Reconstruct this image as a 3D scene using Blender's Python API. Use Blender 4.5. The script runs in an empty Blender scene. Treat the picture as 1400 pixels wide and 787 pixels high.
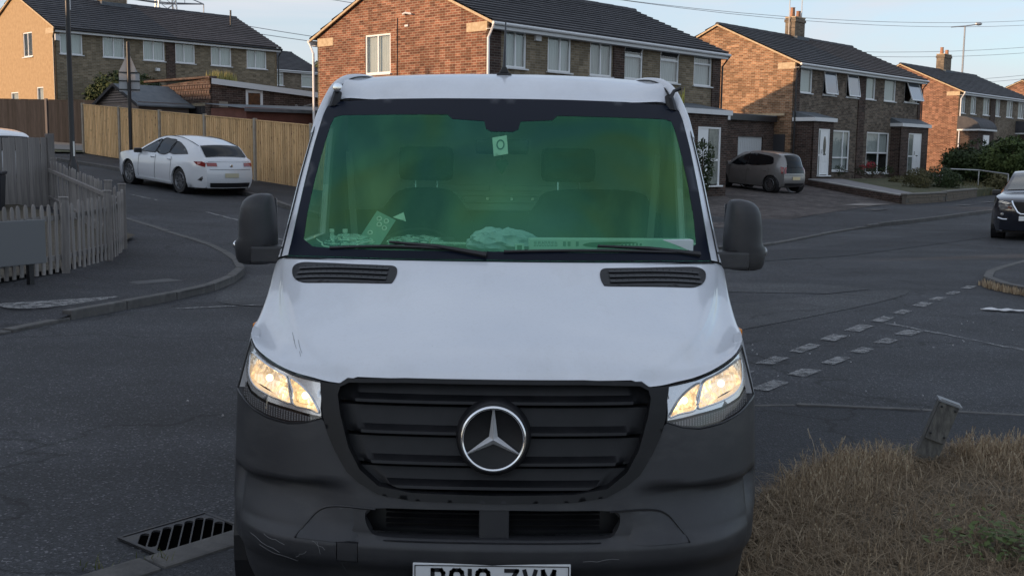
import bpy, bmesh, math, random
from math import sin, cos, radians, pi, tan, atan2, hypot
from mathutils import Vector, Matrix, geometry, noise
random.seed(7)
S = bpy.context.scene
C = S.collection

# ------------------------------------------------------------------ camera, sky, sun
F = 1480.0; TH = math.atan(181/1480.0); EYE = 1.865; ROLL = 0.0125
cam = bpy.data.cameras.new('camera'); co = bpy.data.objects.new('camera', cam); C.objects.link(co)
cam.sensor_width = 36; cam.lens = F/1400*36; cam.clip_start = .05; cam.clip_end = 3000
fwd = Vector((0, cos(TH), -sin(TH))); r0 = Vector((1, 0, 0)); u0 = r0.cross(fwd)
rt = cos(ROLL)*r0 + sin(ROLL)*u0; up = -sin(ROLL)*r0 + cos(ROLL)*u0
co.matrix_world = Matrix(((rt.x, up.x, -fwd.x, 0), (rt.y, up.y, -fwd.y, 0), (rt.z, up.z, -fwd.z, EYE), (0, 0, 0, 1)))
S.camera = co
S.view_settings.view_transform = 'Standard'; S.view_settings.look = 'None'
S.view_settings.exposure = 1.13; S.view_settings.gamma = 1

SUN_EL = radians(8.5); SUN_HEAD = radians(64)      # light travels towards this heading (from +Y, clockwise)
sdir = Vector((-sin(SUN_HEAD)*cos(SUN_EL), -cos(SUN_HEAD)*cos(SUN_EL), sin(SUN_EL)))   # towards the sun
sl = bpy.data.lights.new('sun', 'SUN'); so = bpy.data.objects.new('sun', sl); C.objects.link(so)
sl.energy = 2.3; sl.angle = radians(.6); sl.color = (1, .66, .40)
so.rotation_euler = sdir.to_track_quat('Z', 'Y').to_euler(); so.location = (-30, -20, 30)
W = bpy.data.worlds.new('World'); S.world = W; W.use_nodes = True
nt = W.node_tree; nt.nodes.clear()
def N(nt, t, **k):
    n = nt.nodes.new(t)
    for a, b in k.items():
        if a == 'inp':
            for i, v in b.items(): n.inputs[i].default_value = v
        else: setattr(n, a, b)
    return n
sky = N(nt, 'ShaderNodeTexSky', sky_type='NISHITA', sun_disc=False)
sky.sun_elevation = radians(12); sky.sun_rotation = math.atan2(sdir.x, sdir.y); sky.altitude = 50
sky.air_density = 1.0; sky.dust_density = 1.6; sky.ozone_density = 3.0
tc = N(nt, 'ShaderNodeTexCoord'); mp = N(nt, 'ShaderNodeMapping'); mp.inputs['Scale'].default_value = (1.0, 1.0, 5.0)
nz = N(nt, 'ShaderNodeTexNoise', inp={'Scale': 2.2, 'Detail': 7, 'Roughness': .58, 'Distortion': .6})
rp = N(nt, 'ShaderNodeValToRGB'); rp.color_ramp.elements[0].position = .40; rp.color_ramp.elements[1].position = .66
mx = N(nt, 'ShaderNodeMixRGB'); mx.inputs[2].default_value = (2.85, 3.0, 3.25, 1)
mf = N(nt, 'ShaderNodeMath', operation='MULTIPLY_ADD'); mf.inputs[1].default_value = .58; mf.inputs[2].default_value = .42
bg = N(nt, 'ShaderNodeBackground'); bg.inputs[1].default_value = .12; ow = N(nt, 'ShaderNodeOutputWorld')
L = nt.links.new
L(tc.outputs['Generated'], mp.inputs[0]); L(mp.outputs[0], nz.inputs['Vector']); L(nz.outputs[0], rp.inputs[0])
L(rp.outputs[0], mf.inputs[0]); L(mf.outputs[0], mx.inputs[0]); L(sky.outputs[0], mx.inputs[1]); L(mx.outputs[0], bg.inputs[0]); L(bg.outputs[0], ow.inputs[0])

# ------------------------------------------------------------------ materials
MATS = {}
def mat(name, col, col2=None, scale=8, rough=.7, metal=0, bump=0, bscale=None, spec=.5, coat=0, detail=6, lo=.35, hi=.65, stretch=None, alpha=None):
    if name in MATS: return MATS[name]
    m = bpy.data.materials.new(name); m.use_nodes = True; nt = m.node_tree; b = nt.nodes['Principled BSDF']
    b.inputs['Roughness'].default_value = rough; b.inputs['Metallic'].default_value = metal
    b.inputs['Specular IOR Level'].default_value = spec; b.inputs['Coat Weight'].default_value = coat; b.inputs['Coat Roughness'].default_value = .05
    b.inputs['Base Color'].default_value = (*col, 1)
    L = nt.links.new
    tc = N(nt, 'ShaderNodeTexCoord'); mp = N(nt, 'ShaderNodeMapping'); L(tc.outputs['Object'], mp.inputs[0])
    if stretch: mp.inputs['Scale'].default_value = stretch
    if col2:
        nz = N(nt, 'ShaderNodeTexNoise', inp={'Scale': scale, 'Detail': detail, 'Roughness': .6}); L(mp.outputs[0], nz.inputs['Vector'])
        r = N(nt, 'ShaderNodeValToRGB'); r.color_ramp.elements[0].position = lo; r.color_ramp.elements[1].position = hi
        r.color_ramp.elements[0].color = (*col, 1); r.color_ramp.elements[1].color = (*col2, 1)
        L(nz.outputs[0], r.inputs[0]); L(r.outputs[0], b.inputs['Base Color'])
    if bump:
        n2 = N(nt, 'ShaderNodeTexNoise', inp={'Scale': bscale or scale*4, 'Detail': 4}); L(mp.outputs[0], n2.inputs['Vector'])
        bp = N(nt, 'ShaderNodeBump', inp={'Strength': 1, 'Distance': bump}); L(n2.outputs[0], bp.inputs['Height']); L(bp.outputs[0], b.inputs['Normal'])
    MATS[name] = m; return m
def brick_mat(name, c1, c2, mortar, bw=.225, bh=.075, ms=.011, var=.5, rough=.9, bump=.006, stain=(.75, 1.12)):
    m = bpy.data.materials.new(name); m.use_nodes = True; nt = m.node_tree; b = nt.nodes['Principled BSDF']; L = nt.links.new
    b.inputs['Roughness'].default_value = rough; b.inputs['Specular IOR Level'].default_value = .2
    uv = N(nt, 'ShaderNodeTexCoord')
    br = N(nt, 'ShaderNodeTexBrick', inp={'Color1': (*c1, 1), 'Color2': (*c2, 1), 'Mortar': (*mortar, 1), 'Scale': 1, 'Mortar Size': ms, 'Mortar Smooth': .15, 'Bias': 0, 'Brick Width': bw, 'Row Height': bh})
    L(uv.outputs['UV'], br.inputs['Vector'])
    nz = N(nt, 'ShaderNodeTexNoise', inp={'Scale': .8, 'Detail': 5, 'Roughness': .65}); L(uv.outputs['UV'], nz.inputs['Vector'])
    r = N(nt, 'ShaderNodeMapRange', inp={'From Min': .3, 'From Max': .7, 'To Min': stain[0], 'To Max': stain[1]}); L(nz.outputs[0], r.inputs[0])
    # individual burnt bricks: coarse cell noise at brick size
    mp = N(nt, 'ShaderNodeMapping'); mp.inputs['Scale'].default_value = (1/bw, 1/bh, 1); L(uv.outputs['UV'], mp.inputs[0])
    vo = N(nt, 'ShaderNodeTexWhiteNoise', noise_dimensions='2D'); fl = N(nt, 'ShaderNodeVectorMath', operation='FLOOR'); L(mp.outputs[0], fl.inputs[0]); L(fl.outputs[0], vo.inputs[0])
    r2 = N(nt, 'ShaderNodeMapRange', inp={'From Min': 0, 'From Max': 1, 'To Min': 1-var*.45, 'To Max': 1+var*.35}); L(vo.outputs[0], r2.inputs[0])
    m1 = N(nt, 'ShaderNodeMath', operation='MULTIPLY'); L(r.outputs[0], m1.inputs[0]); L(r2.outputs[0], m1.inputs[1])
    mm = N(nt, 'ShaderNodeVectorMath', operation='SCALE'); L(br.outputs['Color'], mm.inputs[0]); L(m1.outputs[0], mm.inputs['Scale']); L(mm.outputs[0], b.inputs['Base Color'])
    iv = N(nt, 'ShaderNodeMath', operation='SUBTRACT'); iv.inputs[0].default_value = 1; L(br.outputs['Fac'], iv.inputs[1])
    bp = N(nt, 'ShaderNodeBump', inp={'Strength': .8, 'Distance': bump}); L(iv.outputs[0], bp.inputs['Height']); L(bp.outputs[0], b.inputs['Normal'])
    MATS[name] = m; return m
def glass_mat(name, tint, refl=(1, 1, 1), fac=None, rough=.02, ior=1.5, patch=None):
    m = bpy.data.materials.new(name); m.use_nodes = True; nt = m.node_tree; nt.nodes.clear(); L = nt.links.new
    o = N(nt, 'ShaderNodeOutputMaterial'); t = N(nt, 'ShaderNodeBsdfTransparent', inp={'Color': (*tint, 1)}); g = N(nt, 'ShaderNodeBsdfGlossy', inp={'Color': (*refl, 1), 'Roughness': rough})
    mx = N(nt, 'ShaderNodeMixShader'); fr = N(nt, 'ShaderNodeFresnel', inp={'IOR': ior})
    if fac: mx.inputs[0].default_value = fac
    else: L(fr.outputs[0], mx.inputs[0])
    if patch:
        tc = N(nt, 'ShaderNodeTexCoord'); nz = N(nt, 'ShaderNodeTexNoise', inp={'Scale': 1.6, 'Detail': 2.5, 'Roughness': .45, 'Distortion': .8})
        L(tc.outputs['Object'], nz.inputs['Vector'])
        r = N(nt, 'ShaderNodeValToRGB'); es = r.color_ramp.elements
        es[0].position = .36; es[1].position = .66; es[0].color = (*patch[0], 1); es[1].color = (*patch[1], 1)
        e = es.new(.5); e.color = (*refl, 1)
        L(nz.outputs[0], r.inputs[0]); L(r.outputs[0], g.inputs['Color'])
    L(t.outputs[0], mx.inputs[1]); L(g.outputs[0], mx.inputs[2]); L(mx.outputs[0], o.inputs[0]); MATS[name] = m; return m
def emit_mat(name, col, st):
    m = bpy.data.materials.new(name); m.use_nodes = True; b = m.node_tree.nodes['Principled BSDF']
    b.inputs['Base Color'].default_value = (*col, 1); b.inputs['Emission Color'].default_value = (*col, 1); b.inputs['Emission Strength'].default_value = st; MATS[name] = m; return m

def asphalt_mat(name, base, light, patch=.18, scale=1.0):
    m = bpy.data.materials.new(name); m.use_nodes = True; nt = m.node_tree; b = nt.nodes['Principled BSDF']; L = nt.links.new
    tc = N(nt, 'ShaderNodeTexCoord')
    v = N(nt, 'ShaderNodeTexVoronoi', inp={'Scale': 95*scale}); L(tc.outputs['Object'], v.inputs['Vector'])
    sp = N(nt, 'ShaderNodeSeparateColor'); L(v.outputs['Color'], sp.inputs[0])
    r = N(nt, 'ShaderNodeValToRGB'); es = r.color_ramp.elements; es[0].position = .1; es[1].position = 1
    es[0].color = (*[c*.55 for c in base], 1); es[1].color = (*light, 1); e = es.new(.75); e.color = (*base, 1); e2 = es.new(.93); e2.color = (*[c*1.35 for c in base], 1)
    L(sp.outputs[0], r.inputs[0])
    n1 = N(nt, 'ShaderNodeTexNoise', inp={'Scale': .55, 'Detail': 6, 'Roughness': .62, 'Distortion': .4}); L(tc.outputs['Object'], n1.inputs['Vector'])
    mr = N(nt, 'ShaderNodeMapRange', inp={'From Min': .3, 'From Max': .7, 'To Min': 1-patch, 'To Max': 1+patch*1.2}); L(n1.outputs[0], mr.inputs[0])
    sc = N(nt, 'ShaderNodeVectorMath', operation='SCALE'); L(r.outputs[0], sc.inputs[0]); L(mr.outputs[0], sc.inputs['Scale'])
    # tyre-polished tracks running with the road
    mpt = N(nt, 'ShaderNodeMapping'); mpt.inputs['Rotation'].default_value = (0, 0, radians(-48)); mpt.inputs['Scale'].default_value = (.10, 1.1, 1); L(tc.outputs['Object'], mpt.inputs[0])
    n4 = N(nt, 'ShaderNodeTexNoise', inp={'Scale': 1.0, 'Detail': 3, 'Roughness': .5}); L(mpt.outputs[0], n4.inputs['Vector'])
    m4 = N(nt, 'ShaderNodeMapRange', inp={'From Min': .35, 'From Max': .65, 'To Min': .82, 'To Max': 1.22}); L(n4.outputs[0], m4.inputs[0])
    s4 = N(nt, 'ShaderNodeVectorMath', operation='SCALE'); L(sc.outputs[0], s4.inputs[0]); L(m4.outputs[0], s4.inputs['Scale']); sc = s4
    # thin wandering cracks
    vc = N(nt, 'ShaderNodeTexVoronoi', feature='DISTANCE_TO_EDGE', inp={'Scale': .33}); n3 = N(nt, 'ShaderNodeTexNoise', inp={'Scale': 1.4, 'Detail': 5}); L(tc.outputs['Object'], n3.inputs['Vector'])
    va = N(nt, 'ShaderNodeVectorMath', operation='SCALE'); va.inputs['Scale'].default_value = .9; L(n3.outputs['Color'], va.inputs[0])
    vb = N(nt, 'ShaderNodeVectorMath', operation='ADD'); L(tc.outputs['Object'], vb.inputs[0]); L(va.outputs[0], vb.inputs[1]); L(vb.outputs[0], vc.inputs['Vector'])
    cr = N(nt, 'ShaderNodeMapRange', inp={'From Min': .0, 'From Max': .009, 'To Min': .35, 'To Max': 1}); L(vc.outputs['Distance'], cr.inputs[0])
    s2 = N(nt, 'ShaderNodeVectorMath', operation='SCALE'); L(sc.outputs[0], s2.inputs[0]); L(cr.outputs[0], s2.inputs['Scale'])
    L(s2.outputs[0], b.inputs['Base Color']); b.inputs['Roughness'].default_value = .82; b.inputs['Specular IOR Level'].default_value = .4
    bp = N(nt, 'ShaderNodeBump', inp={'Strength': .9, 'Distance': .005}); L(v.outputs['Distance'], bp.inputs['Height']); L(bp.outputs[0], b.inputs['Normal'])
    MATS[name] = m; return m

M_asph = asphalt_mat('asphalt', (.034, .036, .041), (.14, .14, .15), .36)
M_asph_dark = asphalt_mat('fresh_asphalt', (.026, .028, .033), (.08, .08, .085), .2)
M_pave = asphalt_mat('pavement_asphalt', (.030, .031, .036), (.10, .10, .10), .28, .8)
M_asph_pale = asphalt_mat('worn_asphalt', (.050, .052, .056), (.16, .16, .16), .3)
M_kerb = mat('kerb_concrete', (.075, .073, .072), (.125, .12, .115), 6, .9, bump=.004, bscale=60)
M_grassg = mat('lawn', (.045, .055, .025), (.10, .09, .045), 3, .95, bump=.03, bscale=40)
M_earth = mat('earth', (.05, .042, .03), (.09, .075, .05), 9, .95, bump=.02, bscale=30)
M_paint = None
M_brick_red = brick_mat('red_brick', (.27, .115, .070), (.18, .072, .048), (.34, .26, .19), var=.9, stain=(.68, 1.12))
M_brick_dark = brick_mat('dark_brown_brick', (.085, .05, .04), (.05, .034, .03), (.13, .11, .095), var=.7)
M_brick_buff = brick_mat('buff_brick', (.25, .20, .135), (.19, .15, .10), (.27, .24, .19), var=.6)
M_brick_mix = brick_mat('mottled_grey_brown_brick', (.17, .125, .095), (.10, .078, .062), (.2, .18, .15), var=.9)
M_brick_far = brick_mat('brown_facing_brick', (.21, .165, .12), (.16, .12, .09), (.22, .2, .16), var=.6)
M_garagewall = brick_mat('purple_brown_brick', (.10, .062, .052), (.066, .045, .04), (.16, .13, .11), var=.8)
M_render = mat('yellow_gable_brick', (.42, .30, .175), (.34, .235, .13), 6, .95, bump=.01, bscale=25)
M_drive = brick_mat('driveway_blocks', (.125, .108, .10), (.085, .072, .07), (.05, .046, .045), bw=.2, bh=.1, ms=.012, var=.9, stain=(.6, 1.3))
M_wallstone = brick_mat('garden_wall_block', (.15, .125, .10), (.10, .085, .07), (.12, .11, .09), bw=.4, bh=.14, ms=.014, var=.7)
M_tile = mat('roof_tile', (.040, .041, .048), (.065, .064, .07), 3, .75, bump=.01, bscale=14)
M_tile2 = mat('brown_roof_tile', (.058, .048, .048), (.085, .07, .068), 3, .8, bump=.01, bscale=14)
M_white = mat('white_upvc', (.78, .79, .80), rough=.35)
M_fascia = mat('white_fascia', (.62, .63, .64), (.72, .73, .74), 3, .5)
M_cream = mat('cream_mortar', (.42, .32, .20), (.55, .44, .30), 8, .9)
M_gutter = mat('dark_gutter', (.02, .02, .022), rough=.4)
M_curtain = mat('net_curtain', (.42, .44, .43), (.28, .30, .30), 9, .9, stretch=(9, 9, .25))
M_curtain2 = mat('pale_blind', (.46, .49, .49), (.36, .39, .39), 6, .9, stretch=(5, 5, .2))
M_dark = mat('dark_room', (.012, .013, .015), (.03, .03, .032), 2, .9)
M_pane = glass_mat('window_glass', (.93, .96, .95), fac=.10, rough=.01)
M_wood_new = mat('featheredge_board', (.74, .50, .26), (.56, .36, .17), 2.2, .85, bump=.003, bscale=14, stretch=(4, 4, .6))
M_wood_grey = mat('weathered_grey_board', (.17, .16, .155), (.27, .25, .235), 2, .9, bump=.003, bscale=18, stretch=(14, 14, 1))
M_wood_dark = mat('dark_brown_board', (.017, .017, .020), (.032, .030, .033), 2, .9, bump=.003, bscale=18, stretch=(14, 14, 1))
M_post = mat('concrete_post', (.26, .23, .19), (.33, .30, .25), 6, .9)
M_black = mat('black_paint', (.012, .012, .014), rough=.42)
M_felt = mat('roofing_felt', (.085, .10, .115), (.12, .135, .15), 4, .85)
M_chrome = mat('chrome', (.82, .83, .85), rough=.12, metal=1)
M_satin = mat('satin_chrome', (.78, .79, .81), rough=.34, metal=.55)
M_steel = mat('galvanised_steel', (.36, .37, .38), (.45, .46, .47), 10, .45, metal=.8)
M_van = mat('van_white_paint', (.60, .63, .68), (.66, .685, .725), 1.6, .30, coat=.5, spec=.5)
M_plastic = mat('charcoal_bumper_plastic', (.022, .023, .027), (.030, .031, .035), 5, .50, bump=.0006, bscale=500)
M_gloss_black = mat('grille_black', (.007, .0075, .009), (.012, .012, .014), 12, .42, spec=.3)
M_rubber = mat('tyre_rubber', (.016, .016, .017), (.028, .027, .026), 20, .85)
M_frit = mat('windscreen_black_band', (.004, .007, .016), rough=.3, spec=.12)
M_interior = mat('dark_trim', (.022, .024, .027), (.035, .037, .04), 6, .85)
M_seat = mat('seat_fabric', (.014, .016, .018), (.022, .024, .027), 30, .95)
M_bulk = mat('bulkhead_grey', (.46, .48, .48), (.52, .54, .54), 4, .6)

# dirt, scuffs and dried dust on the van paint and bumper
def dirt(m, colr, scale, lo, hi, amt, stretch=(1, 1, 1)):
    nt = m.node_tree; b = nt.nodes['Principled BSDF']; L = nt.links.new
    src = b.inputs['Base Color'].links[0].from_socket if b.inputs['Base Color'].links else None
    tc = N(nt, 'ShaderNodeTexCoord'); mp = N(nt, 'ShaderNodeMapping'); mp.inputs['Scale'].default_value = stretch; L(tc.outputs['Object'], mp.inputs[0])
    nz = N(nt, 'ShaderNodeTexNoise', inp={'Scale': scale, 'Detail': 9, 'Roughness': .68}); L(mp.outputs[0], nz.inputs['Vector'])
    r = N(nt, 'ShaderNodeMapRange', inp={'From Min': lo, 'From Max': hi, 'To Min': 0, 'To Max': amt}); L(nz.outputs[0], r.inputs[0])
    mx = N(nt, 'ShaderNodeMixRGB'); mx.inputs[2].default_value = (*colr, 1); L(r.outputs[0], mx.inputs[0])
    if src: L(src, mx.inputs[1])
    else: mx.inputs[1].default_value = b.inputs['Base Color'].default_value
    L(mx.outputs[0], b.inputs['Base Color'])
dirt(M_van, (.36, .355, .34), 2.6, .48, .80, .38, (1, .4, .4))
dirt(M_van, (.45, .45, .44), 75, .52, .66, .16)
dirt(M_van, (.10, .10, .10), 42, .735, .76, .8)
dirt(M_plastic, (.10, .098, .095), 3.0, .50, .80, .40, (1, 1, 3))
dirt(M_plastic, (.20, .20, .20), 26, .70, .76, .6, (.5, 1, 3))
dirt(M_wood_new, (.15, .08, .04), 5, .585, .64, .8, (3, 3, 1.3))
dirt(M_kerb, (.045, .045, .045), 5, .5, .7, .6)
dirt(M_fascia, (.35, .36, .35), 3, .5, .8, .5)

def island_var(m, lo, hi):
    nt = m.node_tree; b = nt.nodes['Principled BSDF']; L = nt.links.new; src = b.inputs['Base Color'].links[0].from_socket
    g = N(nt, 'ShaderNodeNewGeometry'); r = N(nt, 'ShaderNodeMapRange', inp={'To Min': lo, 'To Max': hi}); L(g.outputs['Random Per Island'], r.inputs[0])
    oi = N(nt, 'ShaderNodeObjectInfo'); r2 = N(nt, 'ShaderNodeMapRange', inp={'To Min': lo**.5, 'To Max': hi**.5}); L(oi.outputs['Random'], r2.inputs[0])
    mu = N(nt, 'ShaderNodeMath', operation='MULTIPLY'); L(r.outputs[0], mu.inputs[0]); L(r2.outputs[0], mu.inputs[1])
    v = N(nt, 'ShaderNodeVectorMath', operation='SCALE'); L(src, v.inputs[0]); L(mu.outputs[0], v.inputs['Scale']); L(v.outputs[0], b.inputs['Base Color'])
for m_, lo_, hi_ in ((M_wood_new, .78, 1.12), (M_wood_grey, .65, 1.25), (M_wood_dark, .7, 1.3), (M_tile, .85, 1.15), (M_tile2, .85, 1.15), (M_kerb, .8, 1.15)): island_var(m_, lo_, hi_)
M_brick_tan = brick_mat('tan_red_brick', (.36, .19, .105), (.25, .125, .07), (.38, .31, .22), var=.9, stain=(.7, 1.12))

# ------------------------------------------------------------------ mesh helpers
def tag(o, label=None, cat=None, group=None, kind=None):
    if label: o['label'] = label
    if cat: o['category'] = cat
    if group: o['group'] = group
    if kind: o['kind'] = kind
    return o
def empty(name, loc=(0, 0, 0), rz=0, label=None, cat=None, group=None):
    o = bpy.data.objects.new(name, None); C.objects.link(o); o.location = loc; o.rotation_euler = (0, 0, rz)
    return tag(o, label, cat, group)
def link_mesh(name, me, m, parent=None):
    if m is not None and not me.materials: me.materials.append(m)
    o = bpy.data.objects.new(name, me); C.objects.link(o)
    if parent is not None: o.parent = parent
    return o
def boxuv(me):
    uvl = me.uv_layers.new(name='UVMap').data
    vs = me.vertices
    for p in me.polygons:
        n = p.normal; ax = abs(n.x); ay = abs(n.y); az = abs(n.z)
        for li in p.loop_indices:
            c = vs[me.loops[li].vertex_index].co
            if az > .75: uvl[li].uv = (c.x, c.y)
            elif ax > ay: uvl[li].uv = (c.y, c.z)
            else: uvl[li].uv = (c.x, c.z)
class MB:
    def __init__(s): s.v = []; s.f = []
    def add(s, vs, fs):
        b = len(s.v); s.v += [tuple(v) for v in vs]; s.f += [tuple(i+b for i in f) for f in fs]; return s
    def box(s, x0, x1, y0, y1, z0, z1, m=None):
        vs = [Vector((x, y, z)) for z in (z0, z1) for x, y in ((x0, y0), (x1, y0), (x1, y1), (x0, y1))]
        if m is not None: vs = [m @ v for v in vs]
        return s.add(vs, [(3, 2, 1, 0), (4, 5, 6, 7), (0, 1, 5, 4), (1, 2, 6, 5), (2, 3, 7, 6), (3, 0, 4, 7)])
    def prism(s, poly, h0, h1, m=None):      # poly in xy, extruded in z
        n = len(poly); vs = [Vector((x, y, h0)) for x, y in poly]+[Vector((x, y, h1)) for x, y in poly]
        if m is not None: vs = [m @ v for v in vs]
        return s.add(vs, [tuple(range(n-1, -1, -1)), tuple(range(n, 2*n))]+[(i, (i+1) % n, n+(i+1) % n, n+i) for i in range(n)])
    def tube(s, pts, r, k=8, cap=True):
        pts = [Vector(p) for p in pts]; rs = r if isinstance(r, (list, tuple)) else [r]*len(pts); vs = []
        for i, p in enumerate(pts):
            d = (pts[min(i+1, len(pts)-1)]-pts[max(i-1, 0)]).normalized()
            a = d.cross(Vector((0, 0, 1))) if abs(d.z) < .95 else d.cross(Vector((1, 0, 0)))
            a.normalize(); b = d.cross(a)
            for j in range(k): t = 2*pi*j/k; vs.append(p+(a*cos(t)+b*sin(t))*rs[i])
        fs = [(i*k+j, i*k+(j+1) % k, (i+1)*k+(j+1) % k, (i+1)*k+j) for i in range(len(pts)-1) for j in range(k)]
        if cap: fs += [tuple(range(k-1, -1, -1)), tuple((len(pts)-1)*k+j for j in range(k))]
        return s.add(vs, fs)
    def lathe(s, prof, k=24, m=None, full=2*pi):   # prof (r,z)
        vs = [Vector((r*cos(2*pi*j/k), r*sin(2*pi*j/k), z)) for r, z in prof for j in range(k)]
        if m is not None: vs = [m @ v for v in vs]
        return s.add(vs, [(i*k+j, i*k+(j+1) % k, (i+1)*k+(j+1) % k, (i+1)*k+j) for i in range(len(prof)-1) for j in range(k)])
    def grid(s, fn, nu, nv):
        vs = [fn(i/nu, j/nv) for j in range(nv+1) for i in range(nu+1)]
        return s.add(vs, [(j*(nu+1)+i, j*(nu+1)+i+1, (j+1)*(nu+1)+i+1, (j+1)*(nu+1)+i) for j in range(nv) for i in range(nu)])
    def blob(s, c, r, k=10, n=6, seed=0, amp=.15):
        c = Vector(c); r = Vector(r) if hasattr(r, '__len__') else Vector((r, r, r))
        def fn(a, b):
            t = 2*pi*a; p = pi*b; d = Vector((sin(p)*cos(t), sin(p)*sin(t), cos(p)))
            q = 1+amp*noise.noise(d*1.8+Vector((seed*3.1, 0, 0)))
            return c+Vector((d.x*r.x, d.y*r.y, d.z*r.z))*q
        return s.grid(fn, k, n)
    def build(s, name, m, parent=None, smooth=False, uv=True, bevel=0):
        me = bpy.data.meshes.new(name); me.from_pydata([tuple(v) for v in s.v], [], s.f); me.update()
        if bevel or smooth:
            bm = bmesh.new(); bm.from_mesh(me); bmesh.ops.remove_doubles(bm, verts=bm.verts, dist=1e-5)
            if bevel:
                es = [e for e in bm.edges if len(e.link_faces) == 2 and e.calc_face_angle(0) > .6]
                bmesh.ops.bevel(bm, geom=es, offset=bevel, segments=2, affect='EDGES', profile=.6)
            if smooth: bmesh.ops.recalc_face_normals(bm, faces=bm.faces)
            bm.to_mesh(me); bm.free()
        if smooth:
            me.polygons.foreach_set('use_smooth', [True]*len(me.polygons))
            if smooth == 'a': me.set_sharp_from_angle(angle=radians(38))
        if uv: boxuv(me)
        return link_mesh(name, me, m, parent)
def part_copy(o, parent, loc=None, rot=None):
    c = o.copy(); C.objects.link(c); c.parent = parent
    if loc is not None: c.location = loc
    if rot is not None: c.rotation_euler = rot
    return c
def inpoly(x, y, P):
    c = False; j = len(P)-1
    for i in range(len(P)):
        xi, yi = P[i]; xj, yj = P[j]
        if (yi > y) != (yj > y) and x < (xj-xi)*(y-yi)/(yj-yi)+xi: c = not c
        j = i
    return c
def crm(P, n=6, closed=True):              # Catmull-Rom resample
    out = []; m = len(P); rng = range(m if closed else m-1)
    for i in rng:
        if closed: p0, p1, p2, p3 = P[i-1], P[i], P[(i+1) % m], P[(i+2) % m]
        else: p0, p1, p2, p3 = P[max(i-1, 0)], P[i], P[i+1], P[min(i+2, m-1)]
        for k in range(n):
            t = k/n; out.append(tuple(.5*((2*b)+(-a+c)*t+(2*a-5*b+4*c-d)*t*t+(-a+3*b-3*c+d)*t**3) for a, b, c, d in zip(p0, p1, p2, p3)))
    if not closed: out.append(tuple(P[-1]))
    return out
def resample(P, step):
    out = []; m = len(P)
    for i in range(m):
        a = P[i]; b = P[(i+1) % m]; d = hypot(b[0]-a[0], b[1]-a[1]); k = max(1, int(math.ceil(d/step)))
        for j in range(k): out.append((a[0]+(b[0]-a[0])*j/k, a[1]+(b[1]-a[1])*j/k))
    return out
def panel(name, outer, holes, fn, step, m, parent=None, rim=None, smooth=True, uv=True, res=True, both=False):
    """fill a 2D region, map it through fn(a,b)->Vector; rim = vector or function giving edge depth"""
    if res: outer = resample(outer, step); holes = [resample(h, step) for h in holes]
    pts = []; edges = []; loops = []
    for Lp in [outer]+list(holes):
        b = len(pts); n = len(Lp); pts += list(Lp); edges += [(b+i, b+(i+1) % n) for i in range(n)]; loops.append((b, n))
    xs = [p[0] for p in outer]; ys = [p[1] for p in outer]
    bl = list(pts); nx = int((max(xs)-min(xs))/step); ny = int((max(ys)-min(ys))/step); cell = {}
    for p in bl: cell.setdefault((int(p[0]//step), int(p[1]//step)), []).append(p)
    for i in range(1, nx+1):
        for j in range(1, ny+1):
            x = min(xs)+(i+(.5 if j & 1 else 0)*.5)*step; y = min(ys)+j*step
            ci, cj = int(x//step), int(y//step)
            if any(hypot(q[0]-x, q[1]-y) < .45*step for a in (-1, 0, 1) for b in (-1, 0, 1) for q in cell.get((ci+a, cj+b), ())): continue
            if inpoly(x, y, outer) and not any(inpoly(x, y, h) for h in holes): pts.append((x, y))
    r = geometry.delaunay_2d_cdt([Vector(p) for p in pts], edges, [], 0, 1e-7)
    V2, T = r[0], r[2]
    T = [t for t in T if len(t) == 3 and (lambda c: inpoly(c[0], c[1], outer) and not any(inpoly(c[0], c[1], h) for h in holes))((sum(V2[i][0] for i in t)/3, sum(V2[i][1] for i in t)/3))]
    V3 = [Vector(fn(v[0], v[1])) for v in V2]
    vs = [tuple(v) for v in V3]; fs = [tuple(t) for t in T]
    if rim is not None:
        cnt = {}
        for t in T:
            for a, b in ((t[0], t[1]), (t[1], t[2]), (t[2], t[0])): cnt[(a, b)] = 1
        mp = {}
        for (a, b) in list(cnt):
            if (b, a) not in cnt:
                for q in (a, b):
                    if q not in mp:
                        off = rim(V2[q], V3[q]) if callable(rim) else Vector(rim)
                        mp[q] = (len(vs), len(vs)+1); vs += [tuple(V3[q]), tuple(V3[q]+off)]
                fs.append((mp[b][0], mp[a][0], mp[a][1], mp[b][1]))
    me = bpy.data.meshes.new(name); me.from_pydata(vs, [], fs); me.update()
    if smooth: me.polygons.foreach_set('use_smooth', [len(p) == 3 for p in fs])
    if uv: boxuv(me)
    return link_mesh(name, me, m, parent)
def lerp(a, b, t): return a+(b-a)*t
def ss(a, b, x):
    t = max(0, min(1, (x-a)/(b-a))); return t*t*(3-2*t)
def itp(x, T):
    if x <= T[0][0]: return T[0][1]
    for (a, p), (b, q) in zip(T, T[1:]):
        if x <= b: return p+(q-p)*(x-a)/(b-a)
    return T[-1][1]

# ------------------------------------------------------------------ terrain
A = radians(43.5); UX, UY = sin(A), cos(A); VX, VY = -cos(A), sin(A); RZ = pi/2-A
def gz(x, y):
    v = (x+4)*VX+(y-16)*VY
    s = 0 if v < -2 else (v+2)**2/8 if v < 2 else v if v < 45 else 45+(v-45)*.5 if v < 90 else 67.5
    return .064*s
def sheet(name, poly, dz, m, step=1.0, kind='structure', parent=None, label=None, fn=None, rim=None):
    o = panel(name, poly, [], fn or (lambda x, y: (x, y, gz(x, y)+dz)), step, m, parent, smooth=True, rim=rim)
    if parent is None and kind: o['kind'] = kind
    if label: o['label'] = label
    return o

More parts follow.
